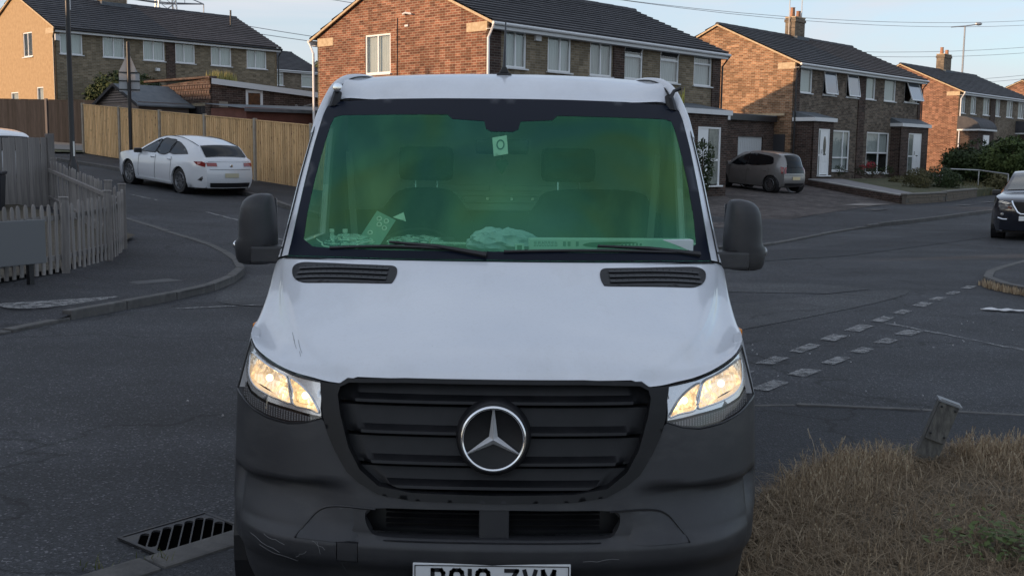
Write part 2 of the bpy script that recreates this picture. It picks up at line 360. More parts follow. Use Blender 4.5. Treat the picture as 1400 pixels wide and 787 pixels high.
# ------------------------------------------------------------------ ground
far = []
sheet('ground', [(-70, -40), (80, -40), (80, 130), (-70, 130)], -.25, M_grassg, 4)
sheet('ground', [(-700, -400), (900, -400), (900, 1200), (-700, 1200)], 0, M_grassg, 50, fn=lambda x, y: (x, y, gz(x, y)-3.0))
road_poly = [(-45, -22), (20, -22), (62, -12), (62, 85), (30, 75), (-2, 52), (-30, 66), (-50, 66)]
road = sheet('road', road_poly, 0, M_asph, 1.6)
# plot kerb lines (seen kerbs)
KB = [(-42, 62), (-30, 50.4), (-21, 41.9), (-14.2, 36.1), (-11.4, 33.4), (-9.3, 31.3), (-7.6, 29.5), (-6.4, 27.8), (-4.6, 24.8), (-2.2, 22.4), (0, 20.9), (2.2, 20.7), (4.07, 21.5), (5.3, 22.9), (7.0, 25.6), (9.2, 28.9), (12.9, 33.4), (17.0, 38.6), (24, 46.5), (34, 57), (50, 74)]
KA = [(-30, -14), (-16, -3), (-9, 4.2), (-6.2, 8.4), (-5.17, 10.79), (-4.95, 11.6), (-4.43, 13.0), (-4.08, 14.0), (-3.95, 15.0), (-4.05, 16.3), (-4.5, 17.5), (-5.2, 18.7), (-6.2, 19.9), (-7.7, 21.7), (-10.6, 24.6), (-14, 28.2), (-20, 34.4), (-32, 46)]
KD = [(-14, -10), (-7.2, -2), (-4, 1.95), (-1.79, 4.59), (-1.30, 5.18), (-.2, 6.5), (.7, 7.55), (1.25, 7.95), (1.9, 8.05), (3.38, 7.87), (6, 7.3), (10, 5.8), (18, 1.5), (26, -4)]
KC = [(40, 4), (24, 9.5), (14, 12.3), (8.9, 13.3), (7.6, 14.2), (7.2, 15.2), (7.15, 16.2), (7.6, 17.3), (8.44, 18.5), (10.4, 20.9), (16, 27.5), (26, 38.5), (44, 58)]
KBs, KAs, KDs, KCs = [crm(k, 5, False) for k in (KB, KA, KD, KC)]
PH = .095
def drop(x, y): return PH*(.35+.65*ss(3.0, 5.5, hypot(x-7.0, y-26.5))) if y > 20 and x > 3 else PH
plot_b = KBs+[(70, 110), (20, 200), (-90, 160)]
plot_a = KAs+[(-60, 60), (-60, -14)]
plot_d = KDs+[(26, -22), (-14, -22)]
plot_c = KCs+[(80, 60), (80, 4)]
sheet('far_pavement', plot_b, 0, M_pave, 2.0, fn=lambda x, y: (x, y, gz(x, y)+drop(x, y)))
dropa = lambda x, y: PH*(1-.8*ss(1.5, .4, hypot(x+5.15, y-10.9)))
sheet('left_pavement', plot_a, 0, M_pave, .8, fn=lambda x, y: (x, y, gz(x, y)+dropa(x, y)))
sheet('near_pavement', plot_d, .022, M_asph_dark, 1.0)
sheet('right_pavement', plot_c, .10, M_pave, 1.5)

kst = MB(); kst.box(-.455, .455, -.065, .065, -.25, .012); kst0 = None
def kerb(name, label, line, h, side, lo=0, hi=1e9, fn=None, w=1.0, L0=.915):
    root = empty(name, (line[0][0], line[0][1], 0)); root['kind'] = 'structure'
    global kst0
    d = 0; acc = 0; a = None; seg = []
    P = [line[0]]; need = L0
    for p, q in zip(line, line[1:]):
        l = hypot(q[0]-p[0], q[1]-p[1]); t = 0
        while l-t >= need:
            t += need; P.append((lerp(p[0], q[0], t/l), lerp(p[1], q[1], t/l))); need = L0
        need -= l-t
    for a, b in zip(P, P[1:]):
        mx, my = (a[0]+b[0])/2, (a[1]+b[1])/2
        if not lo <= my <= hi: continue
        dx, dy = b[0]-a[0], b[1]-a[1]; l = hypot(dx, dy); nx, ny = -dy/l*side, dx/l*side
        if kst0 is None:
            kst0 = kst.build('kerb_stone', M_kerb, root, bevel=.014)
            o = kst0
        else: o = part_copy(kst0, root)
        x, y = mx+nx*.06*w, my+ny*.06*w
        hh = fn(x, y) if fn else h
        za, zb = gz(*a), gz(*b)
        o.location = (x-line[0][0], y-line[0][1], gz(x, y)+hh+random.uniform(-.004, .006))
        o.rotation_euler = (random.uniform(-.03, .03), -atan2(zb-za, l)+random.uniform(-.004, .004), atan2(dy, dx)+random.uniform(-.008, .008))
        o.scale = (l/.915*.992, w, 1)
    return root
kerb('far_kerb', None, KBs, PH, 1, 20, 62, fn=drop)
kerb('left_kerb', None, KAs, PH, -1 if False else 1, 3, 34, fn=dropa)
kerb('near_kerb', None, [p for p in KDs if p[0] < .6], .024, -1, -4, 9, w=1.45)
kerb('flush_kerb', None, [p for p in KDs if p[0] > .5], .016, -1, -4, 9, w=.45)
kerb('right_kerb', None, KCs, .10, -1, 10, 40)

# resurfaced strips and worn patches in the carriageway
def strip(name, poly, m, dz): return sheet(name, poly, dz, m, .8)
strip('road_patch', [(1.0, 19.2), (2.3, 18.2), (6.5, 21.0), (13.5, 28.6), (13.0, 30.2), (6.2, 22.8), (3.2, 20.4)], M_asph_dark, .006)
strip('road_patch', [(.5, 15.2), (4.4, 15.0), (5.2, 15.6), (4.6, 16.2), (.5, 16.2)], M_asph_pale, .006)
strip('road_patch', crm([(-3.9, 14.6), (-3.6, 13.3), (-2.6, 13.2), (-2.2, 14.9), (-2.6, 16.6), (-3.8, 16.0)], 4), M_asph_pale, .006)
strip('road_patch', crm([(1.0, 10.4), (3.0, 12.2), (5.2, 14.6), (5.6, 15.6), (3.4, 14.2), (1.6, 12.6), (.6, 11.2)], 4), M_asph_pale, .005)

# worn paint
def paint_mat():
    m = bpy.data.materials.new('worn_road_paint'); m.use_nodes = True; nt = m.node_tree; b = nt.nodes['Principled BSDF']; L = nt.links.new
    b.inputs['Base Color'].default_value = (.27, .27, .27, 1); b.inputs['Roughness'].default_value = .8
    t = N(nt, 'ShaderNodeBsdfTransparent'); mx = N(nt, 'ShaderNodeMixShader'); tc = N(nt, 'ShaderNodeTexCoord')
    nz = N(nt, 'ShaderNodeTexNoise', inp={'Scale': 9, 'Detail': 10, 'Roughness': .75}); L(tc.outputs['Object'], nz.inputs['Vector'])
    r = N(nt, 'ShaderNodeMapRange', inp={'From Min': .36, 'From Max': .60, 'To Min': .0, 'To Max': .85}); L(nz.outputs[0], r.inputs[0])
    L(r.outputs[0], mx.inputs[0]); L(t.outputs[0], mx.inputs[1]); L(b.outputs[0], mx.inputs[2]); L(mx.outputs[0], nt.nodes['Material Output'].inputs[0]); return m
M_paint = paint_mat()
def dash(a, b, w, nm='give_way_dash'):
    dx, dy = b[0]-a[0], b[1]-a[1]; l = hypot(dx, dy); nx, ny = -dy/l*w/2, dx/l*w/2
    k = max(3, int(l/.12)); P = []
    for s in (1, -1):
        rng = range(k+1) if s > 0 else range(k, -1, -1)
        for i in rng:
            t = i/k; j = random.uniform(-.022, .022); P.append((a[0]+dx*t+nx*s+j, a[1]+dy*t+ny*s+j))
    o = sheet(nm, P, .011, M_paint, .3, kind=None, parent=road); return o
la = (1.75, 8.95); lb = (7.05, 16.35)
def along(a, b, t0, t1): return (lerp(a[0], b[0], t0), lerp(a[1], b[1], t0)), (lerp(a[0], b[0], t1), lerp(a[1], b[1], t1))
n = 11
for i in range(n): dash(*along(la, lb, (i+.12+random.uniform(-.05, .05))/n, (i+.72+random.uniform(-.1, .05))/n), random.uniform(.13, .18))
lc = (1.55, 7.55+.45); ld = (4.6, 12.0)
for i in range(7): dash(*along(lc, ld, (i+.08+random.uniform(-.04, .05))/7, (i+.66+random.uniform(-.1, .04))/7), random.uniform(.13, .19))
dash((4.3, 12.3), (4.75, 11.4), .05, 'thin_white_line'); dash((4.75, 11.4), (5.1, 10.6), .05, 'thin_white_line')
dash((-4.0, 12.75), (-3.35, 13.05), .06, 'edge_line'); dash((-3.3, 13.08), (-2.1, 13.6), .05, 'edge_line')
for a, b in (((-6.9, 24.4), (-5.9, 23.2)), ((-4.6, 20.7), (-3.9, 20.1)), ((-9.6, 27.3), (-8.6, 26.3))): dash(a, b, .09, 'centre_dash')

# block paved drives and front gardens beyond the main road
def uvp(O, pts): return [(O[0]+u*UX+v*VX, O[1]+u*UY+v*VY) for u, v in pts]
O1 = (-21.63, 51.79); O2 = (-.78, 31.6); O3 = (12.44, 48.8); O4 = (28.97, 71.41); O5 = (44.9, 88.0); O6 = (-24.6, 79.0)
sheet('driveway', [(3.6, 25.9), (6.4, 28.4), (12.5, 37.6), (14.1, 39.3), (13.4, 44), (13.0, 47.5), (9.5, 50), (7.0, 44.2), (-1, 36)], 0, M_drive, 1.0, fn=lambda x, y: (x, y, gz(x, y)+drop(x, y)+.008))
sheet('garden_lawn', [(14.9, 49.2), (21.6, 57.5), (25, 58), (24.5, 53), (20.0, 46.9), (16.9, 42.4), (15.3, 41.2)], .40, M_grassg, 1.0, rim=(0, 0, -.5))
sheet('garden_path', [(13.05, 47.9), (14.9, 49.2), (15.3, 41.2), (14.2, 39.6)], .405, mat('path_slabs', (.16, .155, .16), (.22, .21, .21), 3, .9), .8, rim=(0, 0, -.5))
sheet('drive_patch', [(11.2, 36.9), (12.3, 38.4), (13.4, 38.6), (12.2, 37.2)], .122, mat('pale_slab', (.17, .15, .14), (.24, .22, .20), 4, .9), .5)
sheet('garden_lawn', uvp(O1, [(-9, -1), (14, -1), (14, -12), (-9, -12)]), .16, M_grassg, 1.6)
sheet('garden_lawn', [(-16.1, 41.2), (-9, 34.6), (-1.6, 27.8), (-4, 40), (-14, 52)], .17, M_grassg, 1.6)
sheet('gravel_drive', [(-16.2, 41.0), (-14.8, 43.5), (-21.5, 48), (-25, 47), (-20, 40.8)], .18, mat('gravel', (.13, .12, .11), (.22, .2, .18), 20, .95), 1.2)
sheet('front_garden', [(-10.4, 22.6), (-6.6, 18.9), (-6.35, 17.0), (-6.3, 15), (-6.7, 13.6), (-9.5, 9), (-20, 4), (-20, 22)], .16, M_earth, .8)

# ------------------------------------------------------------------ drain grate
def drain():
    root = empty('drain_grate', (-1.575, 5.10, .0), radians(50.5), 'dark iron drain grate with diagonal slots set in the road against the near kerb', 'drain')
    f = MB(); w, h = .25, .205
    f.box(-w, w, -h, -h+.018, .005, .017); f.box(-w, w, h-.018, h, .005, .017); f.box(-w, -w+.018, -h+.018, h-.018, .005, .017); f.box(w-.018, w, -h+.018, h-.018, .005, .017)
    f.build('frame', mat('drain_iron', (.036, .037, .043), (.055, .052, .05), 12, .65, metal=.2), root, bevel=.003)
    slots = []
    a = radians(-38); hw = .021
    for i in range(-4, 5):
        cx = i*.062
        t = .175
        ends = []
        for s in (-1, 1):
            ex, ey = s*t*-sin(a), s*t*cos(a)
            k = 1.0
            while k > .05 and (abs(cx+ex*k) > w-.05 or abs(ey*k) > h-.05): k -= .02
            ends.append((cx+ex*k, ey*k))
        if hypot(ends[0][0]-ends[1][0], ends[0][1]-ends[1][1]) < .06: continue
        d = (cos(a)*hw, sin(a)*hw); n_ = (-sin(a), cos(a))
        (ax, ay), (bx, by) = ends
        S_ = []
        for j in range(5):
            t = pi+pi*j/4; S_.append((ax+cos(t+a)*hw, ay+sin(t+a)*hw))
        for j in range(5):
            t = pi*j/4; S_.append((bx+cos(t+a)*hw, by+sin(t+a)*hw))
        slots.append(S_)
    panel('grate_plate', [(-w+.02, -h+.02), (w-.02, -h+.02), (w-.02, h-.02), (-w+.02, h-.02)], slots, lambda x, y: (x, y, .014), .05, MATS['drain_iron'], root, rim=(0, 0, -.013), res=False)
    p = MB(); p.add([(-w+.01, -h+.01, .0035), (w-.01, -h+.01, .0035), (w-.01, h-.01, .0035), (-w+.01, h-.01, .0035)], [(0, 1, 2, 3)])
    p.build('pit_shade_sheet', mat('pit_shade_black', (.002, .002, .002), rough=1, spec=0), root)  # black sheet above the road stands in for the shade inside the drain
drain()
pm = sheet('salt_stain', crm([(-5.6, 12.0), (-5.25, 12.1), (-4.95, 12.6), (-4.8, 13.1), (-5.1, 12.9), (-5.5, 12.6), (-5.9, 12.3)], 3), PH+.004, M_paint, .3)
# manhole covers on far pavement, left pavement
def cover(x, y, dz, rz, sx, sy, label):
    root = empty('manhole_cover', (x, y, gz(x, y)+dz), rz, label, 'manhole cover', 'service covers set into the pavements')
    b = MB(); b.box(-sx, sx, -sy, sy, 0, .008); b.build('frame', MATS['drain_iron'], root, bevel=.003)
    b = MB(); b.box(-sx+.04, sx-.04, -sy+.04, sy-.04, .008, .011); b.build('lid', M_kerb if 'pale' in label else MATS['drain_iron'], root)
cover(11.9, 35.9, PH, RZ, .5, .3, 'pale rectangular service cover in the far pavement nearest the driveway')
cover(16.9, 40.9, PH, RZ, .5, .3, 'pale rectangular service cover in the far pavement in front of the garden wall')
cover(19.0, 43.6, PH, RZ, .45, .28, 'pale rectangular service cover in the far pavement beside the end of the garden wall')
cover(-4.9, 14.6, PH-.009, RZ, .34, .28, 'dark iron inspection cover in the left corner pavement below the picket fence')
def litter():
    b = MB(); P = [(-.3, .02), (-.22, .09), (-.05, .07), (.12, .05), (.32, -.03), (.1, -.08), (-.1, -.05), (-.25, -.04)]
    o = panel('flattened_packaging', P, [], lambda x, y: (x, y, .02+.02*noise.noise(Vector((x*9, y*12, 3)))), .04, mat('litter_white', (.55, .55, .56), rough=.6), None, rim=(0, 0, -.006))
    o.location = (6.2, 13.45, .008); o.rotation_euler = (0, 0, -.25); tag(o, 'flattened white packaging lying on the road at the side junction', 'litter')
litter()
bb = MB()
for i in range(90):
    x, y = random.uniform(-2.5, 9), random.uniform(6.8, 13); r = random.uniform(.004, .011); bb.blob((x, y, .004), r, 5, 3, i)
o = bb.build('loose_grit', mat('grit', (.35, .35, .36), rough=.9), None); tag(o, 'pale grit scattered over the road', 'grit', kind='stuff')

# ------------------------------------------------------------------ white van (front at local y=0, back towards +y)
prof = crm([(0, 0), (.2, .004), (.4, .02), (.55, .045), (.68, .085), (.78, .14), (.86, .215), (.92, .31), (.96, .42), (.985, .56), (1.0, .75), (1.01, .95), (1.012, 1.3)], 8, False)
_s = [0.0]
for a, b in zip(prof, prof[1:]): _s.append(_s[-1]+hypot(b[0]-a[0], b[1]-a[1]))
SX = [(s, p[0]) for s, p in zip(_s, prof)]; SY = [(s, p[1]) for s, p in zip(_s, prof)]
XS = [(p[0], s) for s, p in zip(_s, prof)]; YS = [(p[1], s) for s, p in zip(_s, prof)]
def wz(z): return 1-.12*((.55-z)/.35)**2 if z < .55 else 1-.10*(z-1.0)/.45 if z > 1 else 1.0
def y0z(z):
    y = 0
    if z > .62: y = .10*(z-.62)/.5+(.01*((z-.95)/.2)**2 if z > .95 else 0)
    if z < .55: y = .03*(.55-z)/.2
    return y
def sx(x, z): return math.copysign(itp(abs(x)/wz(z), XS), x)
def sy(y, z, sg=1): return sg*itp(y-y0z(z), YS)
def nose(a, z, off=0):
    s = abs(a); x = itp(s, SX)*wz(z); y = itp(s, SY)+y0z(z)
    return Vector((math.copysign(x, a), y+off, z))
def nx(x, z, off=0): return nose(sx(x, z), z, off)
def PZ(pts, sg=1): return [(sg*sx(p[0], p[1]), p[1]) if len(p) == 2 else (sg*sy(p[1], p[2]), p[2]) for p in pts]

def build_van():
    root = empty('white_van', (-.055, 3.45, 0), 0, 'large white panel van with green-tinted windscreen parked half over the near kerb, headlights lit', 'van')
    # ---- bumper skin
    ft = [(-.565, .985), (-.578, .955)]
    half_top = [(.583, .974), (.64, .955), (.70, .945), (.785, .952), (.862, .97), (.915, .99)]
    side = [('y', .50, 1.0), ('y', .60, .93), ('y', .62, .8), ('y', .60, .6), ('y', .56, .45), ('y', .5, .36), ('y', .3, .30)]
    bot = [(.7, .30), (.4, .30), (0, .30)]
    right = [(0, .722), (.27, .727), (.38, .742), (.445, .775), (.49, .81), (.53, .87), (.56, .93), (.575, .968)]+half_top
    outer = PZ(right+side+bot)
    outl = [(-a, z) for a, z in outer[::-1]][1:-1]
    O_ = outer+outl
    def disp(x, z):
        ax = abs(x); d = 0
        rec = ss(.44, .66, ax)*(1-ss(.925, .965, ax))*(1-ss(.735+.02*ss(.9, .5, ax), .753+.02*ss(.9, .5, ax), z))*ss(.57, .735, z)
        d += .052*rec
        lip = ss(.600, .588, z)*ss(.47, .53, z)
        d -= .034*lip*(1-.6*ss(.75, .95, ax))
        d += .02*ss(.50, .44, z)
        return d
    def fb(a, z):
        p = nose(a, z); p.y += disp(p.x, z)
        if a != 0 and abs(p.x) > .9: p.x -= math.copysign(disp(p.x, z)*.5, a)
        return p
    intake = PZ(crm([(-.39, .696), (-.2, .699), (0, .70), (.2, .699), (.39, .696), (.425, .672), (.405, .620), (.36, .606), (.2, .604), (0, .604), (-.2, .604), (-.36, .606), (-.405, .620), (-.425, .672)], 4))
    towc = PZ([(-.517, .592), (-.443, .592), (-.443, .523), (-.517, .523)])
    bump = panel('bumper', O_, [intake, towc], fb, .016, M_plastic, root, rim=lambda q, p: Vector((-.02 if p.x > .9 else .02 if p.x < -.9 else 0, .03, 0)))
    panel('towing_eye_cover', PZ([(-.514, .589), (-.446, .589), (-.446, .526), (-.514, .526)]), [], fb, .02, M_plastic, bump, rim=(0, .012, 0))
    # intake insides: wedges both sides, slats, centre block
    ic = MB(); ic.grid(lambda a, b: nx(lerp(-.46, .46, a), lerp(.59, .715, b), .10), 20, 2); ic.build('intake_duct', M_gloss_black, bump, smooth=True)
    for z in (.62, .638, .656, .674, .690):
        m = MB(); m.grid(lambda a, b: nx(lerp(-.36, .36, a), z+.007*b, .05+.02*b), 20, 1); m.build('intake_slat', M_gloss_black, bump)
    m = MB(); m.box(-.045, .055, .02, .08, .60, .705); m.build('sensor_block', M_plastic, bump, bevel=.006)
    for sg in (-1, 1):   # smooth quarter panels with a cut line round the intake
        arc = [(.66, .590), (.61, .65), (.575, .678), (.53, .692), (.47, .697), (.39, .694), (.43, .66), (.405, .612), (.42, .596), (.52, .590)]
        Q = PZ(arc, sg)
        panel('intake_quarter_panel', [(a, z) for a, z in Q], [], lambda a, z: fb(a, z)+Vector((0, -.004+.05*ss(.47, .40, abs(nose(a, z).x)), 0)), .03, M_plastic, bump, rim=(0, .02, 0))
        t_ = MB(); t_.tube([fb(a, z)+Vector((0, -.005, 0)) for a, z in PZ(crm(arc[:6], 5, False), sg)], .0035, 5); t_.build('panel_cut_line', M_black, bump)
    m = MB(); m.grid(lambda a, b: nx(lerp(-.36, .36, a), .600-.004*b, -.02+.09*b), 20, 2); m.build('intake_ledge', M_plastic, bump, smooth=True)
    for k, (xa, za, xb, zb_) in enumerate(((-.60, .585, -.555, .560), (-.585, .592, -.572, .545), (-.62, .545, -.66, .52), (-.50, .512, -.495, .47), (-.70, .56, -.78, .575), (-.66, .50, -.80, .53), (-.72, .525, -.84, .56), (.30, .54, .42, .55))):
        t_ = MB(); t_.tube([fb(sx(lerp(xa, xb, q/5), .56), lerp(za, zb_, q/5)+.003*sin(q*2+k))+Vector((0, -.0008, 0)) for q in range(6)], .0008, 4); t_.build('scuff_mark', mat('scuff', (.16, .16, .165), rough=.8) if 'scuff' not in MATS else MATS['scuff'], bump)
    # lower skirt return
    m = MB(); m.grid(lambda a, b: nose(lerp(-1.25, 1.25, a), .30-.04*b, .03+.12*b), 40, 2); m.build('lower_skirt', M_gloss_black, bump, smooth=True)
    # ---- grille
    GW = [(.745, .27), (.755, .33), (.77, .382), (.82, .446), (.89, .486), (1.0, .52), (1.06, .532), (1.10, .537), (1.12, .50)]
    g = empty('grille_group'); bpy.data.objects.remove(g)
    oh = [(0, .722), (.27, .727), (.38, .742), (.445, .775), (.49, .81), (.53, .87), (.56, .93), (.577, .985), (.582, 1.04), (.590, 1.096), (.555, 1.094), (.527, 1.092), (.497, 1.113), (.3, 1.121), (0, 1.121)]
    ih = [(0, .748), (.27, .752), (.382, .770), (.446, .82), (.486, .89), (.518, 1.0), (.528, 1.06), (.520, 1.085), (.49, 1.100), (.3, 1.106), (0, 1.106)]
    o_ = PZ(oh); i_ = PZ(ih)
    O2_ = o_+[(-a, z) for a, z in o_[::-1]][1:-1]; I2_ = i_+[(-a, z) for a, z in i_[::-1]][1:-1]
    grille = panel('grille', O2_, [I2_], lambda a, z: nose(a, z, -.006), .012, M_gloss_black, root, rim=(0, .07, 0))
    m = MB(); m.grid(lambda a, b: nx(lerp(-.55, .55, a), lerp(.73, 1.12, b), .10), 24, 8); m.build('grille_backing', mat('grille_void', (.004, .004, .005), rough=.8), grille, smooth=True)
    for zt, zb in ((1.108, 1.034), (1.024, .934), (.924, .836), (.826, .758)):
        PR = [(zt, .045), (zt-.004, .034), (zb+.028, .026), (zb+.013, -.002), (zb+.004, -.004), (zb, .004), (zb-.002, .06)]
        def fn(a, b, PR=PR, zt=zt, zb=zb):
            t = b*(len(PR)-1); k = min(int(t), len(PR)-2); z = lerp(PR[k][0], PR[k+1][0], t-k); off = lerp(PR[k][1], PR[k+1][1], t-k)
            w = itp(max(z, .745), GW)+.012; x = lerp(-w, w, a)
            # ledge fades into notches near the ends; bottom curve follows the surround
            e = ss(.86, .93, abs(x)/w)
            off = lerp(off, max(off, .03), e)
            return nx(x, z, off+.012)
        m = MB(); m.grid(fn, 60, len(PR)-1); m.build('grille_slat', M_gloss_black, grille, smooth='a')
    # emblem: three pointed star in a ring on a round black plinth
    ec = Vector((0, .035, .940)); E = Matrix.Translation(ec) @ Matrix.Rotation(pi/2-.10, 4, 'X')
    m = MB(); m.lathe([(.001, .012), (.088, .010), (.108, .020), (.116, .018), (.122, .004), (.126, -.05)], 48, E); em = m.build('emblem_plinth', M_gloss_black, root, smooth='a')
    m = MB(); m.lathe([(.103+.0065*cos(t*pi/6), .026+.0065*sin(t*pi/6)) for t in range(13)], 56, E); m.build('emblem_ring', M_chrome, em, smooth=True)
    m = MB()
    for k in range(3):
        a = pi/2+k*2*pi/3; L_ = .101; q = .0150
        tip = (cos(a)*L_, sin(a)*L_); l = (cos(a+pi/3)*q*1.1, sin(a+pi/3)*q*1.1); r = (cos(a-pi/3)*q*1.1, sin(a-pi/3)*q*1.1)
        vs = [Vector((0, 0, .040)), Vector((l[0], l[1], .020)), Vector((tip[0]*.985-sin(a)*.0025, tip[1]*.985+cos(a)*.0025, .022)), Vector((tip[0], tip[1], .027)), Vector((tip[0]*.985+sin(a)*.0025, tip[1]*.985-cos(a)*.0025, .022)), Vector((r[0], r[1], .020))]
        m.add([E @ v for v in vs], [(0, 1, 2, 3), (0, 3, 4, 5)])
    m.build('emblem_star', M_satin, em)
    # ---- bonnet
    def yF(x, z=1.112): return nose(sx(min(abs(x), .9), z), z).y
    def yR(x): return .95+.25*(abs(x)/.92)**2.4
    ZT = [(0, 1.119), (.03, 1.139), (.08, 1.163), (.16, 1.196), (.3, 1.240), (.5, 1.292), (.7, 1.344), (.85, 1.386), (1, 1.432)]
    ZTs = crm(ZT, 6, False); CT = crm([(0, .515), (.08, .60), (.2, .695), (.35, .775), (.55, .845), (.75, .89), (.9, .915), (1, .925)], 6, False)
    def plateau(x, t):
        z = itp(t, ZTs)-.018*(abs(x)/.92)**3*ss(0, .5, t); f0 = yF(x)
        return Vector((x, lerp(f0, yR(x), t), z))
    front = crm([(.515, .143, 1.094), (.57, .155, 1.099), (.62, .172, 1.108), (.69, .203, 1.119), (.77, .262, 1.140), (.86, .377, 1.170), (.915, .53, 1.197)], 6, False)
    edge = crm([(.915, .53, 1.197), (.940, .72, 1.205), (.957, .9, 1.232), (.970, 1.08, 1.285), (.979, 1.2, 1.342), (.984, 1.29, 1.388)], 6, False)
    def samp(P, t):
        k = t*(len(P)-1); i = min(int(k), len(P)-2); return Vector(P[i]).lerp(Vector(P[i+1]), k-i)
    def crease(t):
        x = itp(t, CT); p = plateau(x, t)
        if t < .08: p = p.lerp(Vector((.515, .143, 1.094)), 1-t/.08) if False else p
        return p
    rear = [crease(1), Vector((.955, 1.25, 1.415)), Vector(edge[-1])]
    c0 = Vector((.515, .143, 1.100))
    def bon(f, t):
        sg = 1 if f >= 0 else -1; f = abs(f)
        if f <= .5:
            xc = itp(t, CT); x = xc*f/.5; p = plateau(x, t)
            if t < .04 and x > .47: p.z = lerp(p.z, 1.097, (x-.47)/.045*(1-t/.04))
        else:
            q = (f-.5)/.5; cr = crease(t)
            if t < .04: cr.z = lerp(cr.z, 1.097, 1-t/.04)
            R_ = lerp(0, 1, q); rr = Vector((lerp(rear[0].x, rear[2].x, q), lerp(rear[0].y, rear[2].y, q), lerp(rear[0].z, rear[2].z, q)+.006*sin(pi*q)))
            Fq = samp(front, q); Eq = samp(edge, t); C0, C1, E0, E1 = crease(0), crease(1), Vector(front[-1]), Vector(edge[-1]); C0.z = 1.097
            p = Fq.lerp(rr, t)+cr.lerp(Eq, q)-(C0.lerp(E0, q)).lerp(C1.lerp(E1, q), t)
            bul = sin(pi*q)*sin(pi*min(1, t*1.05))
            p += Vector((.0*bul, .0*bul, -.009*bul))
        p.x *= sg; return p
    m = MB()
    nu, nv = 76, 34
    tv = [(j/nv)**1.35 for j in range(nv+1)]
    vs = [bon(lerp(-1, 1, i/nu), t) for t in tv for i in range(nu+1)]
    m.add(vs, [(j*(nu+1)+i, j*(nu+1)+i+1, (j+1)*(nu+1)+i+1, (j+1)*(nu+1)+i) for j in range(nv) for i in range(nu)])
    bonnet = m.build('bonnet', M_van, root, smooth=True)
    for (f0, t0_), (f1, t1_) in (((.60, .12), (.545, .20)), ((.62, .15), (.57, .22)), ((.58, .20), (.55, .26)), ((.64, .10), (.61, .13))):
        t_ = MB(); t_.tube([bon(-lerp(f0, f1, q/5), lerp(t0_, t1_, q/5))+Vector((0, -.0005, .0008)) for q in range(6)], .0006, 4); t_.build('scratch', mat('scratch_grey', (.14, .14, .145), rough=.8) if 'scratch_grey' not in MATS else MATS['scratch_grey'], bonnet)
    m = MB(); m.add([v for i in range(nu+1) for v in (bon(lerp(-1, 1, i/nu), 0), bon(lerp(-1, 1, i/nu), 0)+Vector((0, .035, -.012)))], [(2*i, 2*i+1, 2*i+3, 2*i+2) for i in range(nu)])
    m.build('bonnet_lip', M_van, bonnet, smooth=True)
    # vents near the windscreen
    def hood(x, y):      # height on plateau by bisection on t
        lo_, hi_ = 0, 1
        for _ in range(18):
            t = (lo_+hi_)/2
            if plateau(x, t).y < y: lo_ = t
            else: hi_ = t
        return plateau(x, t)
    for sg in (-1, 1):
        P = crm([(sg*x, y) for x, y in [(.415, .80), (.44, .785), (.60, .825), (.76, .885), (.815, .93), (.852, 1.0), (.868, 1.085), (.835, 1.105), (.74, 1.055), (.60, .99), (.48, .95), (.425, .93), (.408, .88)]], 5)
        v_ = panel('bonnet_vent', P, [], lambda x, y: hood(x, y)+Vector((0, 0, .004)), .03, M_gloss_black, bonnet, rim=(0, 0, -.01))
        for k in range(3):
            lv = MB(); pts = []
            for j in range(16):
                x = lerp(.445, .835, j/15); yb = lerp(.818, .960, ((x-.445)/.39)**1.15)+k*.044; pts.append(hood(sg*x, yb))
            for a, b in zip(pts, pts[1:]): lv.add([a+Vector((0, -.012, .005)), b+Vector((0, -.012, .005)), b+Vector((0, .010, .011)), a+Vector((0, .010, .011)), b+Vector((0, .012, .002)), a+Vector((0, .012, .002))], [(0, 1, 2, 3), (3, 2, 4, 5)])
            for a in pts[1:-1:1]: lv.box(a.x-.002, a.x+.002, a.y+.008, a.y+.030, a.z+.004, a.z+.013)
            lv.build('vent_louvre', M_plastic, v_)
    # ---- windscreen surface y = g(x, z)
    def gy(x, z):
        yb = .955+.25*(abs(x)/.9)**2.4; yt = 1.85+.15*(abs(x)/.87)**2.4; t = (z-1.435)/.695
        return lerp(yb, yt, t)-.025*sin(pi*max(0, min(1, t)))
    def G(x, z, off=0): return Vector((x, gy(x, z)+off*.6, z+off*.8))
    gl = [(-.912, 1.424), (-.7, 1.432), (-.35, 1.436), (0, 1.438), (.35, 1.436), (.7, 1.432), (.912, 1.424), (.908, 1.5), (.900, 1.7), (.890, 1.9), (.876, 2.05), (.868, 2.088), (.84, 2.112), (.6, 2.128), (.3, 2.133), (0, 2.134), (-.3, 2.133), (-.6, 2.128), (-.84, 2.112), (-.868, 2.088), (-.876, 2.05), (-.890, 1.9), (-.900, 1.7), (-.908, 1.5)]
    clear = [(-.85, 1.492), (-.80, 1.465), (-.7, 1.462), (-.35, 1.467), (0, 1.469), (.35, 1.467), (.7, 1.462), (.80, 1.465), (.85, 1.492), (.855, 1.6), (.85, 1.75), (.838, 1.9), (.826, 2.0), (.815, 2.036), (.78, 2.046), (.5, 2.050), (.26, 2.052), (.235, 2.030), (.085, 2.022), (.075, 1.985), (.05, 1.972), (-.05, 1.972), (-.075, 1.985), (-.085, 2.022), (-.235, 2.030), (-.26, 2.052), (-.5, 2.050), (-.78, 2.046), (-.815, 2.036), (-.826, 2.0), (-.838, 1.9), (-.85, 1.75), (-.855, 1.6)]
    ws = panel('windscreen', gl, [], G, .06, glass_mat('windscreen_glass', (.60, .86, .68), (.17, .56, .30), .22, .03, patch=((.14, .50, .36), (.24, .54, .20))), root)
